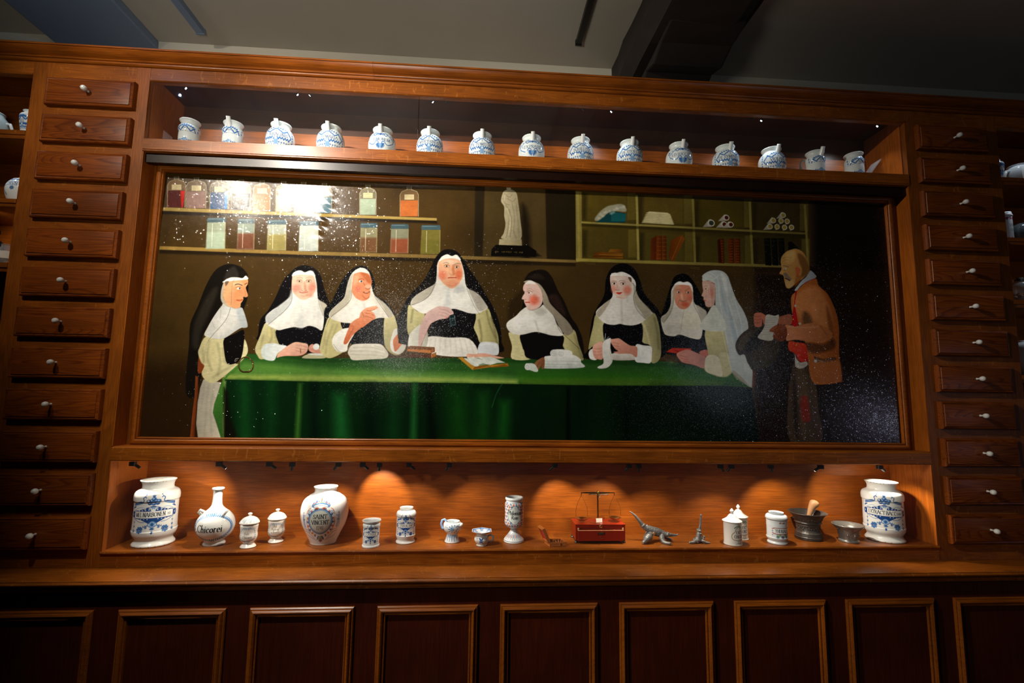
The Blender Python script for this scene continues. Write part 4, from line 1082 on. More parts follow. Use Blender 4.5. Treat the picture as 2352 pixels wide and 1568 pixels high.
    P('dfa490', '1401,781 1410,778 1422,777 1434,785 1447,793 1463,797 1462,820 1450,813 1436,812 1420,812 1409,808 1420,806 1412,800', 1.3, 1, True, 'c8806c', -60)
    for q in ('1408,786 1422,789', '1410,793 1424,796', '1414,800 1426,802'): S('ac6450', q, 1.1, .6)
    P('efece6', '1385,786 1394,779 1403,777 1402,798 1407,826 1402,838 1392,845 1376,846 1373,842 1386,834 1384,812', 1.3, 1, True, 'd8dcd6', -90); S('b4b4ac', '1401,780 1400,800 1405,828', 1, .6)
    S('aab8c4', '1389,783 1391,766', 1.5, .9); S('aab8c4', '1389,783 1398,773', 1.3, .8)
    # ---- seventh sister
    P('090808', '1517,734 1530,690 1542,651 1551,634 1567,628 1582,633 1596,651 1610,676 1622,705 1628,720 1620,812 1530,812 1521,780', 2)
    P('dcd8ce', '1549,654 1555,648 1562,646 1570,648 1581,647 1591,659 1594,694 1608,705 1623,717 1616,739 1610,776 1590,777 1561,768 1549,772 1532,770 1524,762 1518,731 1533,717 1541,697 1542,668', 1.4, 1)
    P('a8a490', '1518,731 1533,717 1542,697 1543,670 1548,668 1547,695 1538,722 1524,740', 3, .85); P('aaa498', '1600,700 1623,717 1615,740 1606,722', 3, .8); P('c4bfb4', '1530,750 1566,745 1562,768 1535,768', 8, .6); P('e8e2c8', '1572,714 1600,722 1608,750 1575,755', 10, .5)
    S('3c382f', '1548,660 1547,695 1540,718 1524,742', .8, .7); S('3c382f', '1581,648 1584,660 1592,675 1594,700 1606,724 1612,742', .9, .7); S('a8a298', '1571,712 1566,740 1562,766', 1.6, .5)
    P('cd8468', '1550,660 1560,654 1580,654 1588,664 1591,680 1588,695 1580,706 1570,710 1559,706 1551,694 1548,676', 1.4)
    P('b8a088', '1549,652 1560,653 1558,672 1552,690 1548,676', 3, .5); E('c84a30', 1574, 699, 8, 5, .9, .7); E('c66450', 1584, 684, 7, 8, .9, .5); P('e0b09c', '1566,672 1570,688 1566,689 1563,682', 2.5, .7)
    for x, y in ((1558.5, 671), (1580, 671.5)): E('8a5848', x, y, 6, 3.4, .7, .5); E('dcd6d0', x, y, 4, 2, .4); E('1c1410', x + .8, y, 2, 2, .3)
    S('6a5448', '1552,667 1558,664 1565,667', 1.2, .6); S('6a5448', '1573,668 1578,665 1584,662', 1.2, .7); S('6c5a50', '1560,689 1570,692 1577,690', 2, .7); S('c04430', '1564,694 1574,694', 1.2, .6); S('5c5048', '1559,691 1558,697', 1, .5)
    P('f4f2ee', '1549,654 1556,648 1563,646.5 1570,648.5 1580,647 1588,654 1582,655 1560,653', 1.2)
    P('c03018', '1530,808 1543,799 1588,800 1586,806 1560,812', 1.2, 1, False); P('9c1c10', '1541,801 1580,808 1577,815 1556,810', 1.2, .9, False)
    P('cf8a78', '1554,812 1570,804 1583,803 1600,810 1622,820 1630,838 1616,846 1600,840 1586,836 1568,832 1558,822', 1.4, 1, True, 'b88078', 0)
    for q in ('1562,816 1578,820', '1564,823 1580,826', '1570,830 1584,831'): S('98503c', q, 1.2, .6)
    P('c06a58', '1606,808 1618,803 1628,806 1628,818 1612,816', 1.4)
    for i in range(16): S('6a8058', [(1543, 832), (1543 + 13 * math.cos(i * .39), 832 + 9 * math.sin(i * .39))], .7, .5)
    # ---- white veiled novice
    P('c6bf8c', '1620,758 1668,760 1674,812 1684,850 1662,866 1630,858 1617,845 1627,818', 1.5, 1, True, 'a59e70', -90)
    P('d9d4b8', '1623,818 1650,820 1660,862 1640,860 1620,850', 1.5); P('c9c49a', '1652,815 1672,812 1684,846 1664,865', 4, .8)
    P('b7bfc0', '1614,638 1617,629 1634,621 1657,622 1671,633 1679,655 1691,687 1709,717 1719,751 1711,800 1716,830 1729,852 1727,890 1690,862 1680,850 1674,812 1662,755 1655,740 1650,720 1643,697 1641,654', 1.6, 1)
    P('cdd2c8', '1640,700 1625,720 1608,747 1621,759 1663,760 1668,745 1655,720', 1.6)
    P('90a4b4', '1655,650 1664,690 1670,720 1660,700', 5, .6); P('8ea2b2', '1672,700 1690,760 1706,810 1696,815 1680,760', 6, .6); P('dfe4e2', '1655,628 1668,640 1672,680 1664,660', 5, .6); P('a8b4bc', '1700,740 1714,790 1706,800 1694,760', 6, .5)
    for q in ('1628,624 1648,640 1652,680 1660,730 1672,790', '1660,640 1672,690 1690,750 1704,820', '1643,700 1655,745 1668,800 1680,850', '1684,680 1702,740 1706,800', '1618,636 1640,640 1650,632'): S('e8ecea', q, 1.2, .6, 2)
    P('9c9484', '1683,850 1700,862 1722,886 1727,890 1690,868', 2, .8)
    P('c9a092', '1614,645 1628,645 1641,650 1643,672 1640,699 1630,705 1621,702 1619,692 1616,688 1616,682 1611.5,678.5 1615,668 1613.5,658', 1.3)
    E('b87060', 1634, 672, 6, 12, .9, .6); E('d8beb0', 1622, 655, 7, 6, .9, .5); E('d8d4cc', 1622.5, 663, 3, 1.8, .4); E('3a3028', 1621.5, 663, 1.4, 1.6, .3); S('8c7464', '1618,657 1624,656', 1.3, .6); S('c42c1c', '1617,689 1621,690', 1.8, .85); S('8c6044', '1635,648 1641,652', 2, .7)
    P('c3cbc6', '1614,645 1614,636 1620,628 1634,632 1643,650 1628,644', 1.4); S('dfe4e0', '1628,650 1632,690 1634,712', 1, .5); S('dfe4e0', '1622,646 1629,662', 1, .4)
    # ---- hat, cane, man
    S('2c1810', '1739,636 1743,640', 1); S('3a2010', '1740,676 1744,690 1748,716', 4, .7, 4); S('5c3018', '1741,674 1743,684', 2, .6)
    P('32281a', '1690,800 1691,785 1702,768 1722,754 1756,745 1778,770 1790,790 1786,818 1765,842 1730,850 1718,830 1710,814 1698,815', 2, 1); P('4c4028', '1694,795 1704,775 1726,760 1716,780 1704,805', 5, .7); P('16100a', '1722,782 1752,752 1760,775 1735,800 1712,812', 7, .75); P('3a301c', '1726,820 1770,800 1762,838 1735,846', 9, .6)
    P('5a2a10', '1729,852 1737,850 1736,886 1727,890', 2, .8, False); P('1e0e08', '1736,850 1760,845 1762,1012 1745,1012 1735,900', 6, .6, False)
    P('443424', '1825,832 1855,844 1873,880 1880,940 1887,1014 1815,1014 1810,914 1816,868', 3); P('5c4a34', '1830,850 1850,855 1856,940 1846,1010', 9, .6); P('1c120c', '1822,870 1830,900 1834,1010 1822,960', 8, .7)
    P('7c2818', '1840,912 1847,909 1854,911 1860,940 1861,966 1852,968 1843,966 1838,935', 2)
    P('b8672c', '1817,683 1830,668 1850,649 1874,640 1881,656 1902,676 1919,713 1927,751 1927,811 1934,870 1926,878 1898,882 1872,881 1860,861 1854,812 1850,788 1834,745 1820,720', 1.6, 1, True, '8c481a', 0)
    P('c8824e', '1822,686 1845,664 1862,660 1868,690 1878,720 1870,740 1850,745 1836,730', 10, .7); P('3e2814', '1847,715 1860,722 1866,745 1850,750 1842,735', 9, .7); P('cd8c5a', '1862,664 1882,662 1900,690 1912,735 1906,770 1880,760', 12, .5)
    P('6a3414', '1898,700 1912,740 1916,790 1906,784 1902,745', 6, .7); P('301a0c', '1850,786 1890,790 1914,778 1916,800 1870,812 1852,800', 7, .65)
    P('c47c56', '1803,746 1830,748 1860,742 1885,745 1908,760 1911,775 1890,786 1860,785 1830,780 1806,782 1808,765', 1.6, 1, True, '9c5a2c', 0); S('6a3c1c', '1884,748 1894,762 1900,770', 2, .5, 3); S('d8a07c', '1812,750 1850,752 1880,750', 2.5, .4, 4)
    P('c3401c', '1812,784 1830,786 1851,792 1854,830 1836,829 1826,812 1812,803', 1.6, 1, True, 'b81c10', -60); P('b01010', '1818,744 1823,705 1827,671 1831,668 1826,700 1833,745', 1.4)
    for x, y in ((1822, 733), (1829, 792)): E('c8984c', x, y, 1.8, 1.8, .4)
    for x, y in ((1827, 702), (1837, 743)): E('b8b0a4', x, y, 3, 3.2, .4)
    P('b4b0a8', '1826,812 1829,822 1838,832 1852,830 1855,838 1842,846 1830,844 1826,834', 1.6); S('6c6458', '1832,826 1838,838 1850,836', 1.2, .6)
    P('4a3020', '1870,818 1890,824 1915,820 1920,826 1900,832 1875,828', 2, .9); P('b06838', '1868,832 1925,830 1932,868 1912,878 1876,872', 10, .5); E('b8b4ac', 1873, 829, 4, 4, .4); S('a8a49c', '1876,826 1890,830', 1.6, .8)
    S('d07838', '1862,862 1874,878 1900,881 1930,873', 1.6, .5, 2)
    P('b8c0c4', '1861,621 1872,630 1875,636 1862,645 1850,649 1840,656 1830,667 1825,666 1833,655 1841,645 1852,635', 1.4, 1, True, '8c9498', 0); S('a01010', '1874,639 1858,645 1848,651', 1.8, .85)
    P('9c5a40', '1786,730 1800,724 1817,722 1818,744 1800,745 1786,743', 1.6); 
    P('b86a50', '1731,728 1734,719 1745,717.5 1754,721 1760,727 1759,743 1754,744 1751,733 1749,749 1735,750 1732,740', 1.4); 
    for y in (726, 733, 740): S('7c3a28', [(1733, y), (1741, y + 1), (1748, y - 1)], 1.3, .6)
    P('bfbcb2', '1760,723 1779,725 1789,723 1786,743 1778,762 1773,782 1741,776 1750,760 1756,748', 1.3, 1, True, 'a8a59c', -90)
    for i in range(8): S('6c685e', [(1760 - i * 1.6, 729 + i * 5.4), (1768 - i * 1.6, 730 + i * 5.4), (1783 - i * 1.8, 729 + i * 5.4)], .8, .55)
    P('84401c', '1767,760 1770,755 1778,749 1784,746 1794,745 1803,747 1808,760 1803,780 1792,784 1780,778 1775,772 1778,764 1771,762', 1.4, 1, True, '5c2810', -60); S('4c200e', '1788,756 1795,770', 1.2, .5); S('b0683c', '1772,757 1784,750', 2, .5, 3)
    P('b88c4c', '1793,600 1796,588 1806,578 1818,573 1829,571 1842,577 1852,591 1858,609 1859,622 1852,632 1844,640 1832,647 1820,658 1812,662 1806,660 1803,650 1801,643 1800,635 1797,631 1790,628 1795,618 1794,608', 1.5, 1, True, 'a8743c', 0)
    P('64401c', '1832,582 1846,588 1856,604 1860,620 1852,632 1840,636 1842,618 1836,604', 5, .8); P('d0a868', '1806,582 1824,575 1826,596 1808,604', 9, .7); S('8c5c28', '1797,594 1806,590 1816,593', 1, .6); S('8c5c28', '1797,600 1807,596 1816,600', 1, .6)
    P('b45830', '1827,615 1833,613 1838,618 1836,629 1830,634 1828,626', 1.6); P('94501c', '1830,632 1842,636 1834,652 1826,658 1826,645', 4, .7); P('c09a64', '1804,646 1818,642 1824,652 1814,661 1806,658', 4, .7)
    S('5c4440', '1799,610 1806,611 1811,613', 2, .7); E('d8dce0', 1803.5, 617, 3, 1.9, .4); E('4a5a68', 1803, 617, 1.3, 1.5, .4); S('7c3420', '1798,620 1804,621', 1.4, .6)
    P('6c605c', '1799,628 1806,626 1812,634 1818,640 1812,645 1804,638', 2.5, .8); S('2c1410', '1803,639 1809,641 1814,644', 2.4, .85); S('8c5428', '1790,628 1797,631', 1.4, .7)


paint()
rs = np.random.RandomState(3)
nzz = rs.normal(0, 1, R_.a.shape[:2])
nzz = (nzz + np.roll(nzz, 1, 0) + np.roll(nzz, 1, 1)) / 2.2


def cloud(nz, nx, sz, sx, seed):
    g = np.random.RandomState(seed).normal(0, 1, (int(nz / sz) + 3, int(nx / sx) + 3))
    zi = np.arange(nz) / sz; xi = np.arange(nx) / sx
    z0 = zi.astype(int); x0 = xi.astype(int); a = (zi - z0)[:, None]; b = (xi - x0)[None, :]
    a = a * a * (3 - 2 * a); b = b * b * (3 - 2 * b)
    return (g[z0][:, x0] * (1 - a) * (1 - b) + g[z0 + 1][:, x0] * a * (1 - b) + g[z0][:, x0 + 1] * (1 - a) * b + g[z0 + 1][:, x0 + 1] * a * b)


h_, w_ = nzz.shape
br = 1 + .012 * nzz + .015 * cloud(h_, w_, 9, 5, 1) + .02 * cloud(h_, w_, 22, 16, 2) + .05 * cloud(h_, w_, 60, 90, 3) + .02 * cloud(h_, w_, 2, 7, 4)
R_.a = np.clip(R_.a * br[..., None], 0, 246)
pt = thing('oil_painting', (1.443, .062, .387), 'large oil painting of white-collared sisters seated at a green table', 'painting')
Xg, Zg = np.meshgrid(R_.X, R_.Z)
Yg = CANVAS_Y + .0008 * np.sin(Xg * 9) * np.sin(Zg * 11) + .0035 * np.exp(-(((Xg - .62 - (Zg - 1.2) * .25) / .018) ** 2)) * np.exp(-((Zg - 1.22) / .09) ** 2) * np.sin(Zg * 160 + Xg * 60) * .5
tt = np.clip((Zg - 1.11) / .27, 0, 1)          # the old canvas sags backwards towards its top left
Yg = Yg + .0100 * tt * tt * (3 - 2 * tt) * np.exp(-((Xg - .55) / .75) ** 2)
V = np.stack([Xg, Yg, Zg], -1)


def canvas_mat():
    m, nt, b = newmat('varnished_canvas')
    N = nt.nodes.new; L = nt.links.new
    a = N('ShaderNodeVertexColor'); a.layer_name = 'Col'
    L(a.outputs['Color'], b.inputs['Base Color'])
    b.inputs['Roughness'].default_value = .22
    b.inputs['Specular IOR Level'].default_value = .24
    b.inputs['Coat Weight'].default_value = .65
    b.inputs['Coat Roughness'].default_value = .06
    tc = N('ShaderNodeTexCoord')
    n1 = N('ShaderNodeTexNoise'); n1.inputs['Scale'].default_value = 620; n1.inputs['Detail'].default_value = 1
    n2 = N('ShaderNodeTexNoise'); n2.inputs['Scale'].default_value = 35; n2.inputs['Detail'].default_value = 5
    mp = N('ShaderNodeMapping'); mp.inputs['Scale'].default_value = (.35, 1, 1)
    L(tc.outputs['Object'], mp.inputs[0])
    L(mp.outputs[0], n1.inputs['Vector']); L(tc.outputs['Object'], n2.inputs['Vector'])
    b2 = N('ShaderNodeBump'); b2.inputs['Strength'].default_value = .3; b2.inputs['Distance'].default_value = .0016
    L(n2.outputs['Fac'], b2.inputs['Height']); L(b2.outputs['Normal'], b.inputs['Normal'])
    # cracked varnish flecks: every tiny facet tilts its own way
    mp.inputs['Scale'].default_value = (.8, 1, 1.1)
    vo = N('ShaderNodeTexVoronoi'); vo.inputs['Scale'].default_value = 620
    L(mp.outputs[0], vo.inputs['Vector'])
    sb = N('ShaderNodeVectorMath'); sb.operation = 'SUBTRACT'; sb.inputs[1].default_value = (.5, .5, .5)
    L(vo.outputs['Color'], sb.inputs[0])
    wn = N('ShaderNodeTexWhiteNoise'); L(vo.outputs['Position'], wn.inputs['Vector'])
    pw = N('ShaderNodeMath'); pw.operation = 'POWER'; pw.inputs[1].default_value = .9; L(wn.outputs['Value'], pw.inputs[0])
    ml = N('ShaderNodeMath'); ml.operation = 'MULTIPLY'; ml.inputs[1].default_value = .46; L(pw.outputs[0], ml.inputs[0])
    sc_ = N('ShaderNodeVectorMath'); sc_.operation = 'SCALE'; L(sb.outputs[0], sc_.inputs[0]); L(ml.outputs[0], sc_.inputs['Scale'])
    ad = N('ShaderNodeVectorMath'); ad.operation = 'ADD'; L(sc_.outputs[0], ad.inputs[0]); L(b2.outputs['Normal'], ad.inputs[1])
    nr = N('ShaderNodeVectorMath'); nr.operation = 'NORMALIZE'; L(ad.outputs[0], nr.inputs[0])
    L(nr.outputs[0], b.inputs['Coat Normal'])
    return m


lb = MB().box(.0042, .03, .062, .0659, .3874, 1.4197).box(2.862, W - .0042, .062, .0659, .3874, 1.4197).box(.03, 2.862, .062, .0659, 1.39, 1.4197)
lb.build('recess_liner', M['oak_z'], pt)  # border strips lining the cabinet recess, only grouped with the painting
grid_obj('canvas', V, lin(R_.a), canvas_mat(), pt)
fp = [(0, .0679), (0, .056), (.002, .0535), (.006, .051), (.011, .0500), (.0155, .0515), (.018, .0545), (.0185, .0575), (.0195, .0575), (.0205, .0555), (.0225, .0548), (.0245, .0560), (.0255, .0590), (.0258, .067)]
MB().rings(.018, 2.873, .3875, 1.399, fp, cap_front=False).build('picture_frame', M['mould'], pt, smooth=True)


# ------------------------------------------------------------ pottery
M['faience'] = simple('plain_tin_glaze', 'e2e6e3', .14, bump=.1, nscale=60)
BL = '2f62a6'; DB = '1c4484'; LB = '8fb2d8'


def resample(p, ds):
    p = np.asarray(p, float); d = np.r_[0, np.cumsum(np.hypot(*np.diff(p, axis=0).T))]
    n = max(3, int(d[-1] / ds)); t = np.linspace(0, d[-1], n)
    return np.c_[np.interp(t, d, p[:, 0]), np.interp(t, d, p[:, 1])]


def smooth_prof(p):
    """control points; a point listed twice stays a sharp corner"""
    out = []; seg = [p[0]]
    for q in p[1:]:
        if q == seg[-1]:
            if len(seg) > 1: out += list(crom(seg, False, 6)) if len(seg) > 2 else seg
            seg = [q]
        else: seg.append(q)
    out += list(crom(seg, False, 6)) if len(seg) > 2 else seg
    return out


def pot(name, c, outer, inner, R=None, base='e6e9e6', parent=None, rot=0, ds=.0009, mat=None, nback=26, squash=1.0, wob=.0):
    """turned pot; painted raster R is wrapped on the front, u = arc at the reference radius"""
    o = resample(smooth_prof(outer), ds if R is not None else .0022)
    i = resample(smooth_prof(inner), .0035) if inner else np.zeros((0, 2))
    pr = np.vstack([o, i])
    rref = max(p[0] for p in outer)
    if R is not None:
        nf = int(math.radians(200) * rref / ds)
        th = np.r_[np.linspace(math.radians(-100), math.radians(100), nf), np.linspace(math.radians(100), math.radians(260), nback)[1:-1]]
    else:
        th = np.linspace(0, 2 * math.pi, 56, endpoint=False)
    r = pr[:, 0:1]; z = pr[:, 1:2]
    T = th[None, :] + math.radians(rot)
    rr = r * (1 + wob * np.sin(2 * T + 1) + wob * .6 * np.sin(z * 70 + 2 * T))
    V = np.stack([c[0] + rr * np.sin(T), c[1] - rr * np.cos(T) * squash, c[2] + z + 0 * T], -1)
    C = np.zeros(V.shape) + hexc(base)
    if R is not None:
        no = len(o)
        u = (th[:nf] * rref)[None, :] + 0 * z[:no]; v = z[:no] + 0 * u
        fi = (u - R.x0) / R.st; fj = (v - R.z0) / R.st
        ok = (fi >= 0) & (fi < R.nx - 1) & (fj >= 0) & (fj < R.nz - 1)
        i0 = np.clip(fi.astype(int), 0, R.nx - 2); j0 = np.clip(fj.astype(int), 0, R.nz - 2)
        a = (fi - i0)[..., None]; b = (fj - j0)[..., None]
        val = R.a[j0, i0] * (1 - a) * (1 - b) + R.a[j0, i0 + 1] * a * (1 - b) + R.a[j0 + 1, i0] * (1 - a) * b + R.a[j0 + 1, i0 + 1] * a * b
        C[:no, :nf] = np.where(ok[..., None], val, C[:no, :nf])
    return grid_obj(name, V, lin(C), mat or M['glaze'], parent, closed=True)


def ras(rref, h, base='e6e9e6', st=.0006):
    w = rref * math.radians(196)
    return Ras(-w / 2, 0, w, h, st, base)


def flower(R, u, v, r, c=BL, c2=DB, n=6):
    for k in range(n):
        a = 2 * math.pi * k / n + .3
        R.ell(u + r * .6 * math.cos(a), v + r * .6 * math.sin(a), r * .36, r * .3, c, .4, .9, math.degrees(a))
    R.ell(u, v, r * .3, r * .3, c2, .4); R.ell(u, v, r * .12, r * .12, 'dfe6ec', .5)


def leaf(R, u, v, l, ang, c=BL, w=.32):
    a = math.radians(ang); R.ell(u + l / 2 * math.cos(a), v + l / 2 * math.sin(a), l / 2, l * w / 2, c, .4, .95, ang)


def curl(R, u, v, r, sgn, c=BL, wd=.0012, start=0, turns=1.5):
    pts = [(u + sgn * r * (1 - t * .8) * math.cos(start + t * turns * 2 * math.pi), v + r * (1 - t * .8) * math.sin(start + t * turns * 2 * math.pi)) for t in np.linspace(0, 1, 16)]
    R.line(pts, wd, c)


def spray(R, pts, l, c=BL, wd=.0009):
    R.line(pts, wd, c)
    q = crom(pts, False, 5)
    for k in range(1, len(q) - 1, 2):
        d = math.degrees(math.atan2(q[k + 1][1] - q[k][1], q[k + 1][0] - q[k][0]))
        leaf(R, q[k][0], q[k][1], l, d + 50, c); leaf(R, q[k][0], q[k][1], l, d - 50, c)


def peacock_cartouche(R, w, zc, s, words, c=BL, d=DB, tc='23303c', small=None):
    """w half width of the label, zc its height, s overall scale in metres"""
    base = 'e4e8e6'
    # dark reserve band
    R.poly([(-w * 1.2, zc), (-w * 1.1, zc + .12 * s), (-w * .7, zc + .16 * s), (-w * .3, zc + .25 * s), (0, zc + .3 * s), (w * .3, zc + .25 * s), (w * .7, zc + .16 * s), (w * 1.1, zc + .12 * s), (w * 1.2, zc),
            (w * 1.1, zc - .12 * s), (w * .6, zc - .17 * s), (w * .25, zc - .28 * s), (0, zc - .34 * s), (-w * .25, zc - .28 * s), (-w * .6, zc - .17 * s), (-w * 1.1, zc - .12 * s)], d)
    for sg in (-1, 1):
        R.line([(sg * w * 1.12, zc + .11 * s), (sg * w * .75, zc + .24 * s), (sg * w * .45, zc + .24 * s), (sg * w * .3, zc + .32 * s)], .055 * s, base)
        R.line([(sg * w * 1.12, zc + .11 * s), (sg * w * .75, zc + .24 * s), (sg * w * .45, zc + .24 * s)], .02 * s, LB)
        R.line([(sg * w * 1.1, zc - .12 * s), (sg * w * .7, zc - .24 * s), (sg * w * .4, zc - .26 * s), (sg * w * .2, zc - .36 * s)], .05 * s, base)
        R.line([(sg * w * 1.1, zc - .12 * s), (sg * w * .7, zc - .24 * s), (sg * w * .4, zc - .26 * s)], .015 * s, c)
        for k in range(4):
            R.ell(sg * w * (.2 + .17 * k), zc + .17 * s - .01 * s * k, .022 * s, .018 * s, base, .4)
            R.ell(sg * w * (.25 + .17 * k), zc - .155 * s, .02 * s, .015 * s, base, .4)
        curl(R, sg * w * .42, zc + .22 * s, .055 * s, sg, base, .018 * s)
        R.ell(sg * w * 1.17, zc, .07 * s, .11 * s, d, .2); R.ell(sg * w * 1.17, zc, .032 * s, .045 * s, LB, .3)
        # peacock
        R.poly([(sg * w * .48, zc + .42 * s), (sg * w * .62, zc + .37 * s), (sg * w * .95, zc + .32 * s), (sg * w * 1.12, zc + .30 * s), (sg * w * 1.1, zc + .39 * s), (sg * w * .85, zc + .43 * s), (sg * w * .6, zc + .47 * s)], c)
        R.line([(sg * w * .6, zc + .38 * s), (sg * w * .85, zc + .37 * s), (sg * w * 1.08, zc + .35 * s)], .012 * s, LB)
        R.line([(sg * w * .52, zc + .42 * s), (sg * w * .46, zc + .50 * s), (sg * w * .5, zc + .58 * s), (sg * w * .42, zc + .63 * s), (sg * w * .36, zc + .60 * s)], .028 * s, c)
        R.line([(sg * w * .40, zc + .65 * s), (sg * w * .37, zc + .70 * s)], .012 * s, c); R.ell(sg * w * .36, zc + .70 * s, .018 * s, .014 * s, c, .4)
        R.poly([(sg * w * 1.15, zc + .2 * s), (sg * w * .95, zc + .27 * s), (sg * w * 1.1, zc + .28 * s), (sg * w * 1.22, zc + .2 * s)], c)
        # garlands and flowers below
        flower(R, sg * w * .62, zc - .52 * s, .13 * s, c, d, 7)
        for k in range(3): flower(R, sg * w * 1.02, zc - (.26 + .15 * k) * s, (.035 + .012 * k) * s, c, d, 5)
        R.line([(sg * w * 1.02, zc - .15 * s), (sg * w * 1.02, zc - .6 * s)], .01 * s, c)
        for k in range(4): leaf(R, sg * w * (.3 + .05 * k), zc - (.4 + .02 * k) * s, .07 * s, 90 + sg * (60 - 40 * k), c, .5)
        flower(R, sg * w * .3, zc - .44 * s, .05 * s, c, d, 5)
    # label
        R.poly([(-w * .96, zc - .115 * s), (w * .96, zc - .115 * s), (w * 1.02, zc - .09 * s), (w * 1.02, zc + .09 * s), (w * .96, zc + .115 * s), (-w * .96, zc + .115 * s), (-w * 1.02, zc + .09 * s), (-w * 1.02, zc - .09 * s)], 'eef0ec', sm=False)
    text(R, words, 0 if not small else -w * .16, zc - .066 * s, .14 * s, tc, .021 * s, maxw=w * (1.86 if not small else 1.5))
    if small: text(R, small, w * .79, zc - .05 * s, .07 * s, tc, .01 * s, maxw=w * .34)
    # mask and fruit basket
    R.ell(0, zc + .17 * s, .075 * s, .085 * s, base, .2); R.ell(0, zc + .23 * s, .1 * s, .03 * s, LB, .4)
    for sg in (-1, 1): R.ell(sg * .03 * s, zc + .2 * s, .012 * s, .01 * s, d, .5); curl(R, sg * .1 * s, zc + .22 * s, .045 * s, sg, base, .015 * s)
    for k, (a, b) in enumerate(((-.12, .4), (0, .38), (.12, .4), (-.07, .48), (.07, .48), (0, .55), (-.15, .47), (.15, .47))):
        R.ell(a * s, zc + b * s, .07 * s, .065 * s, c if k % 2 else d, .3); R.ell((a - .015) * s, zc + (b + .015) * s, .035 * s, .03 * s, LB if k % 3 else 'd8e2ec', .4)
    for a in (60, 90, 120): leaf(R, 0, zc + .6 * s, .09 * s, a, c, .4)
    # shell below
    R.ell(0, zc - .33 * s, .1 * s, .1 * s, LB, .3); R.ell(0, zc - .34 * s, .05 * s, .06 * s, c, .4)
    for sg in (-1, 1): R.line([(sg * .1 * s, zc - .26 * s), (sg * .14 * s, zc - .36 * s), (0, zc - .46 * s)], .022 * s, c)
    for k in (-2, -1, 0, 1, 2): leaf(R, 0, zc - .46 * s, .09 * s, 270 + k * 30, c, .35)
    R.ell(0, zc - .62 * s, .035 * s, .05 * s, c, .2)


def tagp(o, label, cat, group=None): return tag(o, label, cat, group)


Z0 = .0518
ZU = 1.4677
BIGO = [(0, 0), (.055, 0), (.055, 0), (.062, .001), (.063, .006), (.057, .014), (.056, .022), (.064, .036), (.0665, .05), (.065, .056), (.0645, .1), (.0645, .146), (.067, .150), (.067, .166), (.062, .178), (.049, .186), (.0465, .192), (.047, .202), (.051, .211), (.053, .213), (.053, .215)]
BIGI = [(.053, .215), (.050, .2145), (.045, .205), (.0455, .19), (.058, .17), (.06, .1), (.058, .04), (0, .02)]
for (x, y, rot, words, sm_, lab) in ((.108, .088, 24, 'MEL:NARBONEN', 'SIS', 'tall blue and white jar lettered MEL NARBONEN at the left end of the lower shelf'),
                                     (2.766, .082, -36, 'EXTRACT:BACC', 'IVNIP', 'tall blue and white jar lettered EXTRACT BACC at the right end of the lower shelf')):
    R = ras(.067, .215)
    peacock_cartouche(R, .062, .108, .094, words, small=sm_)
    R.line([(-.1, .056), (.1, .056)], .0009, 'c8ccca', sm=False); R.line([(-.1, .146), (.1, .146)], .0012, 'b4b6b0', sm=False)
    for k in range(26):
        u = random.Random(k).uniform(-.1, .1); R.ell(u, .212 if k % 2 else .003, .0016, .0014, '6a5642', .6, .7)
    tagp(pot('apothecary_jar', (x, y, Z0), BIGO, BIGI, R, rot=rot, wob=.006), lab, 'jar')

# long necked flask
fl = thing('flask', (.316, .075, Z0), 'round white flask with tall neck lettered A.Chicorei in a leaf wreath', 'flask')
R = ras(.061, .2)
cx, cz = .003, .064
for k in range(52):
    a = 2 * math.pi * k / 52; rx, rz = .070, .042
    u, v = cx + rx * math.cos(a), cz + rz * math.sin(a); t = math.degrees(a) + 90
    leaf(R, u, v, .0085, t + 45, '3f7cc0', .4); leaf(R, u, v, .0085, t - 45, '3f7cc0', .4)
R.line([(cx + .070 * math.cos(a), cz + .042 * math.sin(a)) for a in np.linspace(0, 6.28, 50)], .0008, '3f7cc0')
for v in (cz + .04, cz - .042):
    for sg in (-1, 1): curl(R, cx + sg * .005, v, .005, sg, '2f62a6', .001)
text(R, 'A.Chicorei', cx - .018, .052, .023, '15181c', .0036, slant=.06, serif=False, maxw=.105)
pot('body', (.316, .075, Z0), [(0, 0), (.03, 0), (.03, 0), (.0345, .001), (.0345, .005), (.031, .010), (.034, .016), (.05, .032), (.059, .052), (.0605, .068), (.055, .088), (.042, .105), (.028, .116), (.0185, .127), (.0155, .14), (.0142, .165), (.0145, .18), (.0165, .183), (.019, .1835), (.0192, .187), (.0185, .188)],
    [(.0185, .188), (.014, .188), (.0125, .18), (.012, .14), (.02, .11)], R, parent=fl, rot=10, wob=.004)
MB().tube([(.275, .06, Z0 + .098), (.268, .055, Z0 + .110), (.275, .05, Z0 + .118), (.288, .052, Z0 + .112)], [.0045, .005, .0045, .004], 12).build('handle', M['faience'], fl, smooth=2)
MB().tube([(.352, .045, Z0 + .100), (.362, .035, Z0 + .108), (.374, .03, Z0 + .120)], [.0042, .0045, .004], 12).build('handle', M['faience'], fl, smooth=2)


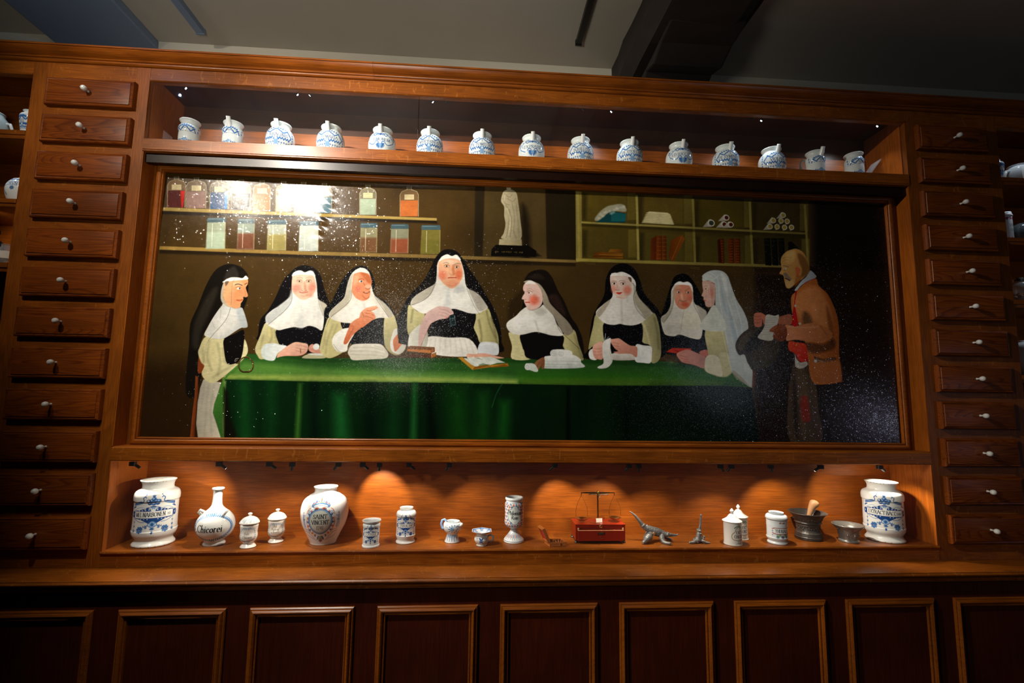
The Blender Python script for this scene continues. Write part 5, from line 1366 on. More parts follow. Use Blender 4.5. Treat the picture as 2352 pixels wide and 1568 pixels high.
# small lidded jars with chicory / pill inscriptions
def lidded(x, y, lines, lab, rot=13):
    t = thing('lidded_jar', (x, y, Z0), lab, 'jar', 'small lidded jars with grey blue wreaths')
    R = ras(.028, .08, 'eceae2', .0005)
    for sg in (-1, 1):
        spray(R, [(0, .064), (sg * .012, .066), (sg * .024, .060)], .0055, '6c90b0', .0007); spray(R, [(0, .067), (sg * .014, .069)], .005, '8098a8', .0006)
        spray(R, [(sg * .025, .058), (sg * .027, .044), (sg * .024, .030), (sg * .012, .024), (0, .022)], .0045, '5c88b4', .0007)
        curl(R, sg * .006, .020, .005, sg, '486c94', .0008)
    for k, (s, z) in enumerate(lines): text(R, s, 0, z, .0072, '5a564c', .0011, maxw=.034, serif=False)
    pot('body', (x, y, Z0), [(0, 0), (.02, 0), (.02, 0), (.0245, .001), (.0245, .004), (.018, .012), (.017, .015), (.024, .024), (.0275, .036), (.0262, .05), (.0275, .064), (.0285, .072), (.0262, .076), (.0262, .080)], [(.0262, .08), (.024, .079), (.023, .05), (0, .03)], R, 'eceae2', t, rot, wob=.004)
    R2 = ras(.031, .11, 'eceae2', .0005)
    for k in range(-3, 4): spray(R2, [(k * .011 - .004, .084), (k * .011, .090), (k * .011 + .004, .096)], .004, '8fb0cc', .0006)
    pot('lid', (x, y, Z0), [(.029, .0785), (.0312, .0795), (.0312, .082), (.0312, .082), (.028, .087), (.022, .094), (.012, .0995), (.006, .101), (.004, .103), (.005, .106), (.0072, .108), (.006, .111), (.003, .1125), (0, .113)], None, R2, 'eceae2', t, rot)


lidded(.446, .038, [('Extr.', .045), ('Chicorei', .034)], 'small white lidded jar lettered Extr Chicorei, nearer the glass')
lidded(.514, .096, [('Pil:', .054), ('Hydrag:', .0445), ('e.Bontii', .035)], 'small white lidded jar lettered Pil, beside the big round vase')

# big round vase SAINT VINCENT
R = ras(.081, .2, 'ecedec')
zc = .087
for sg in (-1, 1):
    for k in range(9):
        a = math.radians(-60 + 16 * k); u, v = sg * .040 * math.cos(a), zc - .006 + .044 * math.sin(a)
        leaf(R, u, v, .011, math.degrees(a) if sg > 0 else 180 - math.degrees(a), ('3c6c9c', 'c8824c', '3c6c9c', 'c45c48')[k % 4], .55)
    curl(R, sg * .038, zc + .028, .009, sg, '2f62a0', .0016); curl(R, sg * .031, zc - .044, .008, sg, 'c89030', .0014); curl(R, sg * .045, zc - .035, .008, -sg, '4a6ca0', .0012)
    R.line([(sg * .036, zc + .044), (sg * .044, zc + .037), (sg * .047, zc + .024)], .002, 'c07038'); R.line([(sg * .045, zc + .010), (sg * .050, zc - .01), (sg * .042, zc - .036)], .0022, 'b04a34')
    R.line([(sg * .05, zc - .03), (sg * .066, zc - .028), (sg * .072, zc - .012)], .0012, '4a4c78'); R.line([(sg * .03, zc - .058), (sg * .055, zc - .04), (sg * .07, zc - .036)], .0016, '5a5c88')
    # little standing figures
    R.line([(sg * .062, zc - .02), (sg * .064, zc + .005), (sg * .0635, zc + .018)], .008, '8fa0cc', .9); R.ell(sg * .0635, zc + .026, .003, .0036, 'a0a0a8', .3); R.line([(sg * .06, zc + .004), (sg * .065, zc + .003)], .005, '5c8058', .9)
    R.line([(sg * .060, zc + .016), (sg * .054, zc + .020)], .002, '7c8cb8'); R.line([(sg * .067, zc + .015), (sg * .071, zc - .02)], .0022, '9aa8d0')
    for k in range(5): R.line([(sg * (.02 + .01 * k), .02 + .002 * k), (sg * (.032 + .01 * k), .026 + .004 * k)], .002, '6a6a98', .5)
R.ell(0, zc, .042, .044, '2c5890', .06); R.ell(0, zc, .039, .041, '9cc0dc', .06); R.ell(0, zc, .0365, .0385, '38547c', .05); R.ell(0, zc, .0355, .0375, 'ccd0c6', .05)
text(R, 'SAINT', 0, zc + .011, .0135, '20242a', .0022, maxw=.045); text(R, 'VINCENT', 0, zc - .0085, .0135, '20242a', .0022, maxw=.058); text(R, '1741', 0, zc - .0275, .0125, '20242a', .0018, maxw=.026)
# crown
R.poly([(-.028, zc + .046), (0, zc + .054), (.028, zc + .046), (.033, zc + .057), (.02, zc + .062), (0, zc + .066), (-.02, zc + .062), (-.033, zc + .057)], '5c86b4')
R.poly([(-.022, zc + .049), (0, zc + .055), (.022, zc + .049), (.022, zc + .053), (0, zc + .058), (-.022, zc + .053)], 'e8ecec'); R.line([(-.03, zc + .056), (0, zc + .0635), (.03, zc + .056)], .002, 'd8a83c')
for k in range(-3, 4):
    R.ell(k * .0095, zc + .070 - abs(k) * .0035, .004, .0055, ('4a78ac', '88a8cc')[k % 2], .3); R.ell(k * .0095, zc + .069 - abs(k) * .0035, .0018, .002, 'c8604c', .4)
leaf(R, 0, zc + .07, .013, 90, '4a78ac', .4); R.ell(0, zc + .071, .003, .004, 'd07048', .3)
for sg in (-1, 1): R.ell(sg * .012, zc + .044, .007, .004, 'c07058', .3); curl(R, sg * .012, zc + .041, .0035, sg, '1c3454', .001)
for k in (-2, -1, 0, 1, 2): leaf(R, k * .003, zc - .05, .018, 270 + k * 18, ('3c6c9c', 'a8a03c', '6a7c8c', 'a8a03c', '3c6c9c')[k + 2], .4)
for k in (-2, -1, 0, 1, 2): leaf(R, 0, zc - .062, .012, 270 + k * 25, ('a03c30', '4a4a60')[k % 2], .35)
tagp(pot('round_vase', (.679, .089, Z0), [(0, 0), (.04, 0), (.04, 0), (.0435, .001), (.046, .008), (.058, .034), (.073, .066), (.0805, .1), (.079, .125), (.07, .148), (.052, .163), (.041, .170), (.0375, .176), (.038, .184), (.0405, .189), (.041, .1915)],
         [(.041, .1915), (.0385, .191), (.035, .18), (.036, .172), (.06, .15), (.07, .1), (0, .03)], R, 'ecedec', rot=6, wob=.004), 'big round white vase with crowned medallion lettered SAINT VINCENT 1741', 'vase')

# two small albarelli
R = ras(.030, .09, 'e0e5e6', .0005); peacock_cartouche(R, .0285, .045, .046, 'E.CATHOLIC', '2c5484', '1d3c68')
for z in (.008, .068, .074): R.line([(-.06, z), (.06, z)], .0008, 'a8b4bc', sm=False)
tagp(pot('apothecary_jar', (.855, .0375, Z0), [(0, 0), (.027, 0), (.027, 0), (.0292, .001), (.0292, .007), (.0275, .009), (.0278, .03), (.0276, .06), (.0292, .068), (.0292, .074), (.0262, .078), (.0265, .081), (.0312, .0845), (.0315, .0875), (.0312, .088)],
         [(.0312, .088), (.0285, .0875), (.025, .082), (.025, .04), (0, .02)], R, 'e0e5e6', rot=8, wob=.003), 'short blue and white jar lettered E CATHOLIC near the glass joint', 'jar')
R = ras(.035, .125, 'e6e9e8', .0005); peacock_cartouche(R, .033, .063, .054, 'C.THA.N.SIMP', '2456a4', '1a3f88')
R.line([(-.06, .090), (.06, .090)], .0008, '3c4450', sm=False)
tagp(pot('apothecary_jar', (.966, .084, Z0), [(0, 0), (.03, 0), (.03, 0), (.0335, .001), (.0335, .005), (.03, .011), (.0335, .022), (.0345, .028), (.0335, .034), (.0335, .088), (.035, .092), (.035, .100), (.031, .107), (.024, .110), (.0235, .115), (.0235, .120)],
         [(.0235, .12), (.0215, .12), (.021, .11), (.03, .1), (.031, .05), (0, .02)], R, 'e6e9e8', rot=6, wob=.003), 'blue and white jar lettered C THA N SIMP behind the glass joint', 'jar')

# spouted cup on flared foot
t = thing('spouted_cup', (1.131, .086, Z0), 'small blue and white footed cup with a spout and curved handle', 'cup')
R = ras(.033, .08, 'e2ebee', .0005)
for k in range(-3, 4):
    R.poly([(k * .012 - .0035, .027), (k * .012 + .0035, .027), (k * .012 + .0008, .006), (k * .012 - .0008, .006)], '3a78b8', sm=False)
flower(R, 0, .05, .009, '8fb8d8', '4a86c4', 8)
for k in range(10):
    a = k * .63; leaf(R, .004 + .013 * math.cos(a), .05 + .010 * math.sin(a), .005, math.degrees(a), '1f4f9c', .6); 
for k in range(24): 
    rr = random.Random(k); R.ell(rr.uniform(-.034, .034), rr.uniform(.036, .064), .0018, .0012, ('1f4f9c', '6c9cc8')[k % 2], .4, .9, rr.uniform(0, 180))
pot('body', (1.131, .086, Z0), [(0, 0), (.025, 0), (.025, 0), (.0268, .001), (.0262, .004), (.0215, .016), (.0195, .027), (.021, .031), (.029, .040), (.0325, .050), (.0315, .062), (.028, .067), (.0255, .068), (.0255, .071)], [(.0255, .071), (.023, .071), (.022, .067), (.028, .05), (0, .035)], R, 'e2ebee', t, wob=.003)
MB().tube([(1.155, .075, Z0 + .056), (1.162, .070, Z0 + .060), (1.166, .067, Z0 + .0655)], [.006, .0052, .0048], 12).build('spout', M['faience'], t, smooth=2)
MB().tube([(1.110, .09, Z0 + .066), (1.102, .09, Z0 + .076), (1.094, .09, Z0 + .073), (1.090, .09, Z0 + .060), (1.094, .09, Z0 + .045), (1.101, .09, Z0 + .040)], .0042, 12).build('handle', simple('blue_dashed_glaze', '7fa3cf', .2, noise=.5, nscale=160), t, smooth=2)

# spittoon-shaped cup
t = thing('flared_cup', (1.236, .043, Z0), 'little blue and white cup with a wide six-sided rim and one handle', 'cup')
R = ras(.026, .06, 'e6e8e4', .0005)
flower(R, -.002, .018, .007, '3a70b8', '1f4090', 5)
for sg in (-1, 1): leaf(R, -.002, .022, .011, 90 - sg * 50, '1f4fa0', .4); leaf(R, -.002, .016, .010, 270 + sg * 60, '3f70b0', .4); R.ell(sg * .018, .026, .0012, .0012, '3f70b0', .4)
pot('body', (1.236, .043, Z0), [(0, 0), (.017, 0), (.017, 0), (.019, .001), (.017, .005), (.023, .012), (.0255, .021), (.0215, .030), (.0165, .034), (.0165, .036)], [(.0165, .036), (.0145, .036), (.0145, .033), (.02, .02), (0, .01)], R, 'e6e8e4', t)
v = []; n = 6; 
mbx = MB(); ring = []
for (rr_, zz) in ((.0168, .0345), (.024, .040), (.042, .0485), (.0425, .0495), (.0405, .0492), (.023, .0425), (.0145, .0355)):
    for k in range(48):
        a = 2 * math.pi * k / 48; hexf = math.cos(math.pi / 6) / math.cos(((a + math.pi / 6) % (math.pi / 3)) - math.pi / 6); f_ = 1 + (hexf - 1) * min(1, max(0, (rr_ - .0168) / .02))
        rr_ *= .92; v.append((1.236 + rr_ * f_ * math.cos(a), .043 + rr_ * f_ * math.sin(a), Z0 + zz)); rr_ /= .92
V = np.array(v).reshape(7, 48, 3); C = np.zeros(V.shape) + hexc('e6ebee')
up_ = 8
VV = np.concatenate([np.concatenate([V[i] * (1 - q / up_) + V[i + 1] * q / up_ for q in range(up_)], 0).reshape(up_, 48, 3) for i in range(6)] + [V[6:7]], 0)
VV = np.stack([VV, .5 * (VV + np.roll(VV, -1, 1))], 2).reshape(VV.shape[0], 96, 3)
C = np.zeros(VV.shape) + hexc('e6ebee')
for i in range(VV.shape[0]):
    for k in range(96):
        if 32 <= i < 42:
            ph = (k % 16) / 16; q_ = abs(ph - .5)
            if (i in (33, 34)) or (q_ < .22 and (int(k * 1.7) + i) % 3): C[i, k] = hexc('4a80c0')
grid_obj('rim', VV, lin(C), M['glaze'], t, closed=True)
MB().tube([(1.256, .044, Z0 + .030), (1.267, .042, Z0 + .034), (1.276, .040, Z0 + .030), (1.276, .040, Z0 + .020), (1.268, .042, Z0 + .012), (1.257, .044, Z0 + .010)], .0032, 12).build('handle', simple('blue_striped_glaze', 'a8c0de', .2, noise=.5, nscale=200), t, smooth=2)

# footed polychrome jar PHILONIUM
R = ras(.0355, .16, 'e6edee', .0005)
for k in range(-5, 6):
    for j, z in enumerate((.060, .068, .078, .090, .102, .114, .124, .132)):
        u = k * .011 + (j % 2) * .0055
        if abs(u) < .026 and .068 < z < .124: continue
        if j % 2 == k % 2: flower(R, u, z, .0048, 'd0572c', 'b8401c', 5)
        else: curl(R, u, z, .0042, 1 if k % 2 else -1, '2c4a84', .0013); leaf(R, u, z, .006, 60 * k + 40 * j, '3c6ca4', .5)
for z in (.052, .055, .138): R.line([(-.07, z), (.07, z)], .0011, '2c4a84', sm=False)
R.poly([(-0.0311, .096), (-0.0267, .114), (-0.0152, .118), (-0.0102, .126), (0, .129), (0.0102, .126), (0.0152, .118), (0.0267, .114), (0.0311, .096), (0.0267, .078), (0.0152, .072), (0.0076, .065), (-0.0076, .065), (-0.0152, .072), (-0.0267, .078)], '24406c')
R.poly([(-0.0298, .096), (-0.0254, .113), (-0.0140, .117), (-0.0089, .125), (0, .128), (0.0089, .125), (0.0140, .117), (0.0254, .113), (0.0298, .096), (0.0254, .079), (0.0140, .073), (0.0064, .066), (-0.0064, .066), (-0.0140, .073), (-0.0254, .079)], 'dfeae8')
text(R, 'Philonium', 0, .098, .0135, '15181c', .0022, maxw=.052, serif=False); text(R, 'Rom', 0, .0825, .0125, '15181c', .0022, serif=False, maxw=.026)
for u, z in ((0, .121), (0, .072), (-.014, .088), (.014, .088)): R.ell(u, z, .0009, .0009, '15181c', .4)
for k in range(-6, 7):
    R.line([(k * .0075, .040), (k * .0085, .030), (k * .010, .012)], .0012, '2c4a84'); R.ell(k * .009 + .004, .022, .0016, .006, ('d0572c', '3c6ca4')[k % 2], .3)
R.line([(-.07, .006), (.07, .006)], .001, '2c4a84', sm=False); R.line([(-.07, .043), (.07, .043)], .0012, '2c4a84', sm=False)
tagp(pot('footed_jar', (1.353, .088, Z0), [(0, 0), (.036, 0), (.036, 0), (.0375, .001), (.0372, .005), (.034, .011), (.023, .024), (.014, .036), (.0125, .041), (.014, .045), (.024, .050), (.0325, .058), (.0345, .067), (.0335, .09), (.0345, .125), (.034, .132), (.0305, .139), (.0295, .143), (.0325, .146), (.0335, .151), (.031, .155)],
         [(.031, .155), (.0275, .154), (.0265, .145), (.03, .12), (.029, .07), (0, .055)], R, 'e6edee', wob=.003), 'tall footed jar with orange and blue flowers lettered Philonium Rom', 'jar')


# two white canisters with acorn finials
def canister(x, y, rot, l1, l2, lab):
    t = thing('lidded_canister', (x, y, Z0), lab, 'jar', 'white canisters with pointed lids')
    R = ras(.033, .09, 'e9e9e2', .0005)
    rr = (lambda s: None)
    for sg in (-1, 1):
        R.line([(0, .066), (sg * .010, .058), (sg * .015, .048), (sg * .024, .040), (sg * .027, .030), (sg * .022, .022), (sg * .010, .019), (0, .018)], .0022, '6c7850'); R.line([(0, .066), (sg * .010, .058), (sg * .015, .048), (sg * .024, .040), (sg * .027, .030), (sg * .022, .022), (sg * .010, .019), (0, .018)], .0008, 'c0904c')
        for k in range(6): leaf(R, sg * (.002 + .0022 * k), .066 - .0008 * k, .005, 90 - sg * (10 + 20 * k), '4a7c5c', .5)
        R.line([(sg * .002, .019), (sg * .004, .012), (sg * .001, .007), (-sg * .004, .008)], .0012, '6c7850'); R.line([(sg * .004, .009), (sg * .012, .006)], .001, '8c8c60')
    R.ell(0, .0125, .0035, .005, 'e9e9e2', .2)
    text(R, l1, 0, .041, .0095, '3a3430', .0017, maxw=.022); text(R, l2, 0, .027, .0095, '3a3430', .0017, maxw=.036)
    pot('body', (x, y, Z0), [(0, 0), (.030, 0), (.030, 0), (.0322, .0008), (.0322, .003), (.0305, .0045), (.0305, .078)], [(.0305, .078), (.028, .078), (.028, .04), (0, .01)], R, 'e9e9e2', t, rot)
    pot('lid', (x, y, Z0), [(.0305, .0785), (.034, .079), (.034, .079), (.0342, .081), (.027, .0855), (.018, .092), (.012, .100), (.008, .104), (.0035, .106), (.004, .108), (.0065, .112), (.0068, .116), (.004, .120), (.0018, .1235), (0, .124)], None, None, 'f2f2ee', t)


canister(2.146, .040, 14, 'EXT', 'CHICOR', 'white canister with pointed lid lettered EXT CHICOR, the nearer of the pair')
canister(2.206, .106, 10, 'EXT', 'COR.P', 'white canister with pointed lid lettered EXT COR P, behind the nearer one')

# THERIAC jar
R = ras(.036, .11, 'dfe8ec', .0005)
R.line([(-.03, .052), (-.028, .058), (.028, .058), (.03, .052)], .0024, '8c2c20'); R.line([(-.03, .044), (-.028, .038), (.028, .038), (.03, .044)], .0024, '8c2c20')
R.poly([(-.029, .056), (.029, .056), (.031, .048), (.029, .040), (-.029, .040), (-.031, .048)], 'e8eeee'); text(R, 'THERIACA', 0, .0435, .0095, '24303c', .0016, maxw=.052)
for k in range(18):
    rr = random.Random(k + 5); flower(R, rr.uniform(-.012, .012), rr.uniform(.064, .078), .0036, ('d88c30', '3c6ca4', '4a8458', 'c0503c')[k % 4], ('8c4c18', '24406c')[k % 2], 5)
for sg in (-1, 1):
    R.poly([(sg * .016, .066), (sg * .026, .068), (sg * .030, .064), (sg * .024, .062)], 'a0604c'); R.line([(sg * .018, .066), (sg * .014, .072)], .0012, 'a0604c'); R.line([(sg * .028, .064), (sg * .032, .060)], .001, 'a0604c')
    for k in range(5): flower(R, sg * .036, .034 + k * .007, .003, ('4a70a8', 'c0503c')[k % 2], '8c3c30', 4)
    flower(R, sg * .018, .028, .006, '3c6ca4', 'd88c30', 6); spray(R, [(sg * .006, .034), (sg * .012, .032), (sg * .018, .03)], .005, '5c9a54', .0008)
    for k in range(3): R.line([(sg * (.006 + .007 * k), .036), (sg * (.006 + .007 * k), .026)], .0016, '6c9c4c', .7)
flower(R, 0, .028, .006, '5c3c6c', '30204c', 6)
R.line([(-.07, .084), (.07, .084)], .0009, '7c5c44', sm=False)
tagp(pot('apothecary_jar', (2.319, .048, Z0), [(0, 0), (.03, 0), (.03, 0), (.0335, .0008), (.0335, .005), (.0305, .010), (.0345, .017), (.0365, .023), (.0345, .028), (.0345, .082), (.0368, .086), (.0368, .092), (.033, .099), (.0255, .102), (.0245, .105), (.0252, .109)],
         [(.0252, .109), (.0232, .109), (.0225, .102), (.032, .09), (.032, .05), (0, .02)], R, 'dfe8ec', wob=.005), 'white jar with flower basket lettered THERIACA beside the large mortar', 'jar')

# ------------------------------------------------------------ the upper row
UO = [(0, 0), (.034, 0), (.034, 0), (.036, .002), (.042, .016), (.0505, .042), (.0522, .062), (.0495, .082), (.042, .097), (.034, .105), (.0325, .110), (.034, .116), (.0368, .120), (.0378, .1235), (.0372, .125)]
UI = [(.0372, .125), (.035, .1245), (.0305, .112), (.04, .095), (.048, .06), (0, .02)]
AO = [(0, 0), (.031, 0), (.031, 0), (.0335, .001), (.034, .006), (.0325, .014), (.0345, .03), (.0345, .074), (.0365, .084), (.0355, .094), (.0305, .102), (.0292, .108), (.031, .114), (.0348, .119), (.0350, .1215)]
AI = [(.035, .1215), (.0325, .121), (.028, .108), (.033, .09), (.032, .03), (0, .02)]


def zigzag(R, w, zc, h):
    c, d = '2f66a8', '245088'
    for sg in (-1, 1):
        top = [(0, zc + .52 * h), (sg * .12 * w, zc + .50 * h), (sg * .2 * w, zc + .38 * h), (sg * .32 * w, zc + .30 * h), (sg * .42 * w, zc + .18 * h), (sg * .56 * w, zc + .24 * h), (sg * .68 * w, zc + .36 * h), (sg * .78 * w, zc + .30 * h), (sg * .88 * w, zc + .12 * h), (sg * 1.0 * w, zc - .08 * h), (sg * .92 * w, zc - .24 * h)]
        R.line(top, .0042, c, sm=True)
        bot = [(sg * .92 * w, zc - .24 * h)]
        for k in range(5): bot += [(sg * (.84 - .17 * k) * w, zc - (.44 if k % 2 == 0 else .40) * h), (sg * (.76 - .17 * k) * w, zc - .24 * h)]
        R.line(bot, .0038, c, sm=False)
        for k in range(5): flower(R, sg * (.1 + .16 * k) * w, zc + (.66 - .06 * k) * h, .0042, c, d, 5)
        for k in range(4): leaf(R, sg * (.04 + .18 * k) * w, zc + (.60 - .05 * k) * h, .008, 90 - sg * 40, c, .4)
        R.line([(sg * 1.14 * w, zc + .5 * h), (sg * 1.12 * w, zc), (sg * 1.16 * w, zc - .4 * h), (sg * 1.1 * w, zc - .85 * h)], .0011, c)
        for k in range(6): R.ell(sg * 1.14 * w, zc + (.5 - .24 * k) * h, .0026, .003, c, .4)
        for k in range(5): flower(R, sg * (.2 + .17 * k) * w, zc - (.66 + .03 * (k % 2)) * h, .0036, c, d, 5)
        for k in range(4): R.line([(sg * (.14 + .2 * k) * w, zc - .8 * h), (sg * (.14 + .2 * k) * w, zc - .95 * h)], .0022, c)
    R.poly([(-.12 * w, zc - .36 * h), (0, zc - .22 * h), (.12 * w, zc - .36 * h), (.12 * w, zc - .8 * h), (-.12 * w, zc - .8 * h)], '7ca4cc'); R.ell(0, zc - .36 * h, .0035, .004, 'cfdcea', .3)


def scrolls(R, w, zc, h):
    c, d = '2f66a8', '245088'
    for sg in (-1, 1):
        R.line([(0, zc + .36 * h), (sg * .2 * w, zc + .5 * h), (sg * .38 * w, zc + .3 * h), (sg * .55 * w, zc + .42 * h), (sg * .78 * w, zc + .24 * h), (sg * .98 * w, zc + .02 * h), (sg * .9 * w, zc - .2 * h), (sg * .6 * w, zc - .42 * h), (sg * .42 * w, zc - .4 * h), (sg * .3 * w, zc - .22 * h), (sg * .14 * w, zc - .24 * h), (sg * .12 * w, zc - .4 * h), (sg * .24 * w, zc - .42 * h)], .0028, c)
        curl(R, sg * .2 * w, zc + .44 * h, .006, sg, c, .002); curl(R, sg * .45 * w, zc + .52 * h, .005, -sg, d, .0016)
        for k in range(5): leaf(R, sg * .04 * w, zc - .45 * h, .016, 270 + sg * (10 + 24 * k), c, .3)
        for k in range(5): leaf(R, sg * (.1 + .2 * k) * w, zc + (.62 - .07 * k) * h, .008, 90 - sg * 30 * k, c, .4)
        R.line([(sg * .95 * w, zc - .1 * h), (sg * .9 * w, zc - .5 * h), (sg * .6 * w, zc - .6 * h)], .0008, '7ca4cc')
        for k in range(3): leaf(R, sg * 1.02 * w, zc + (.3 - .1 * k) * h, .007, 90 - sg * 60, d, .5)
    R.ell(0, zc + .52 * h, .005, .006, d, .3); R.ell(0, zc - .5 * h, .006, .007, '7ca4cc', .3)


UP = [(.098, 'C', 'MAR.RUBR', 'a', 0), (.257, 'O', 'ASTICHINU', 'as', 0), (.434, 'S', 'BORRAGINIS', 'z', 0), (.623, 'S', 'E.FUMARIA', 'z', 0), (.819, '', 'S.LIMONUM', 's', 0), (1.003, 'S', 'MYRTHINUS', 'z', 0), (1.207, 'S', 'DE.TOMIS.SOL', 'z', 0),
      (1.403, '', 'S.EX.PRASSIO', 's', 0), (1.600, 'ON', 'SQUILLITIC', 'z', 0), (1.800, 'S', 'DE.STOECHA', 'z', -1), (2.004, '', 'S.D.SUCC.HER', 's', 0), (2.199, 'S', 'DE.SYMPHITO', 'z', 0), (2.396, 'S', 'VIOLARU', 'z', 2), (2.583, 'O', '.ABSYNTH', 'as', 8), (2.752, 'C', 'BUGLOSS', 'a', 6)]
ordn = 'first second third fourth fifth sixth seventh eighth ninth tenth eleventh twelfth thirteenth fourteenth last'.split()
for k, (x, s1, s2, kind, rot) in enumerate(UP):
    y = .092
    alb = kind[0] == 'a'
    rref = .0365 if alb else .0522
    R = ras(rref, .13, 'd9e2e0', .0006)
    w = .041 if alb else .055
    zc = .065
    if kind == 's': scrolls(R, w, zc, .046)
    else: zigzag(R, w, zc, .044)
    tcx = '22406c' if kind != 's' else '244c80'
    text(R, s2, 0, zc - .007, .0115, tcx, .0017, maxw=w * 1.72)
    if s1: text(R, s1, 0, zc + .0095, .0085, tcx, .0014)
    what = ('spouted jar' if 's' in kind[1:] or not alb else 'jar')
    lab = 'blue and white %s lettered %s, %s on the upper shelf' % (what, (s1 + ' ' + s2.replace('.', ' ').strip()).strip(), ordn[k])
    t = thing('spouted_jar' if what == 'spouted jar' else 'apothecary_jar', (x, y, ZU), lab, 'jar', 'blue and white jars in a row on the upper shelf')
    rt = rot + .22 * math.degrees(math.atan2(1.2135 - x, 1.82))
    pot('body', (x, y, ZU), AO if alb else UO, AI if alb else UI, R, 'd9e2e0', t, rt, wob=.003)
    if what == 'spouted jar':
        a = math.radians(rot); dx, dy = math.sin(a), -math.cos(a)
        b0 = .028 if alb else .036
        zz = .092 if not alb else .096
        sp = MB()
        pts = [(x + dx * b0, y + dy * b0, ZU + zz), (x + dx * (b0 + .008), y + dy * (b0 + .008), ZU + zz + .014), (x + dx * (b0 + .014), y + dy * (b0 + .014), ZU + zz + .030)]
        d_ = (Vector(pts[2]) - Vector(pts[1])).normalized(); pe = Vector(pts[2])
        sp.tube(pts + [pe + d_ * .003, pe + d_ * .0031, pe - d_ * .012], [.0095, .0082, .0075, .0078, .0052, .0048], 20, cap=False)
        sp.build('spout', M['faience'], t, smooth=2)
        # strap handle at the back (only the wormwood jar shows it, turned to the side)
        ha = math.radians(250) if k == 13 else a + math.pi
        hx, hy = math.sin(ha), -math.cos(ha); hb = rref - .003
        hp = [(0, .094), (.012, .096), (.019, .084), (.020, .068), (.014, .050), (.002, .040)]
        MB().tube([(x + hx * (hb + q) * (1 if alb else .97), y + hy * (hb + q) * (1 if alb else .97), ZU + z_) for q, z_ in hp], .0048, 12).build('handle', M['faience'], t, smooth=2)


# ------------------------------------------------------------ weights box
t = thing('weights_box', (1.50, .05, Z0), 'small open wooden weights box with a red lined lid', 'box')
A0 = Vector((1.475, .028, Z0 + .0005))
ax = Vector((.9, -.38, 0)).normalized() * .066      # along the front
ay = Vector((.38, .9, 0)).normalized() * .045       # to the back


def obox(o, a, b, c, mb):
    v = [o, o + a, o + a + b, o + b, o + c, o + a + c, o + a + b + c, o + b + c]
    mb.add(v, [(0, 3, 2, 1), (4, 5, 6, 7), (0, 1, 5, 4), (1, 2, 6, 5), (2, 3, 7, 6), (3, 0, 4, 7)])
    return mb


up_v = Vector((0, 0, 1))
A0 = Vector((1.466, .022, Z0 + .0005)); ax = Vector((.058, .0, 0)); ay = Vector((-.012, .050, 0))
A0 = Vector((1.472, .012, Z0 + .0005)); ax = Vector((.062, .012, 0)); ay = Vector((-.012, .045, 0))
mb = MB(); obox(A0, ax, ay, up_v * .006, mb)
th_ = .08
obox(A0 + up_v * .006, ax, ay * th_, up_v * .008, mb); obox(A0 + up_v * .006 + ay * (1 - th_), ax, ay * th_, up_v * .008, mb)
obox(A0 + up_v * .006 + ay * th_, ax * .06, ay * (1 - 2 * th_), up_v * .008, mb); obox(A0 + up_v * .006 + ay * th_ + ax * .94, ax * .06, ay * (1 - 2 * th_), up_v * .008, mb)
mb.build('box_base', M['paleox'], t, bevel=.0006)
hinge = A0 + up_v * .0145
lv = Vector((-.42, .15, .9)).normalized() * .048      # lid rises to the upper left
lid_a = ay * 1.0
mb = MB(); lx = ax.normalized()
L0 = A0 + up_v * .015
a_ = ay; b_ = Vector((-.022, -.004, .047)); nrm = a_.cross(b_).normalized()
obox(L0 - nrm * 0, a_, b_, nrm * .005, mb)
for (o, p, q) in ((L0, a_ * .1, b_), (L0 + a_ * .9, a_ * .1, b_), (L0 + a_ * .1, a_ * .8, b_ * .1), (L0 + a_ * .1 + b_ * .9, a_ * .8, b_ * .1)):
    obox(o - nrm * .006, p, q, nrm * .006, mb)
lid = mb.build('lid', M['paleox'], t, bevel=.0005)
mb = MB(); obox(L0 + a_ * .1 + b_ * .1 - nrm * .002, a_ * .8, b_ * .8, nrm * .0018, mb); mb.build('red_lining', M['redvelvet'], lid)
rn = random.Random(9)
for r_ in range(2):
    for k in range(5):
        c0 = A0 + ax * (.14 + .17 * k) + ay * (.3 + .38 * r_) + up_v * .006
        w_ = MB(); w_.lathe([(0, 0), (.0036 - .0004 * k, 0), (.0036 - .0004 * k, .006), (.0015, .0075), (.0018, .0095), (0, .010)], c0, 12)
        w_.build('weight', M['brass'] if r_ else M['steel'], t, smooth=True)
MB().tube([A0 + ax * .62 - Vector((0, .0012, 0)) + up_v * .004, A0 + ax * .66 + Vector((0, -.0016, .011))], .0012, 8).build('hook_catch', M['steel'], t)

# ------------------------------------------------------------ apothecary scale on its box
t = thing('balance_scale', (1.663, .108, Z0), 'brass balance scale standing on a red lacquered drawer box', 'scale')
bx0, bx1, by0, by1, bz0, bz1 = 1.572, 1.752, .052, .135, Z0 + .010, Z0 + .066
mb = MB().box(bx0, bx1, by0 + .004, by1, bz0, bz1 - .004)
mb.box(bx0 - .002, bx1 + .002, by0 - .001, by1 + .002, bz1 - .0038, bz1)
mb.box(bx0 - .0005, bx0 + .006, by0, by0 + .0039, bz0, bz1 - .004); mb.box(bx1 - .006, bx1 + .0005, by0, by0 + .0039, bz0, bz1 - .004)
mb.box(bx0 + .006, bx1 - .006, by0, by0 + .0039, bz1 - .012, bz1 - .0041)
mb.build('box_body', M['redwood'], t, bevel=.0008)
mb = MB().box(bx0 + .0065, bx1 - .0065, by0 - .010, by0 + .0038, bz0 + .001, bz1 - .020)
dr = mb.build('drawer', M['redwood'], t, bevel=.0008)
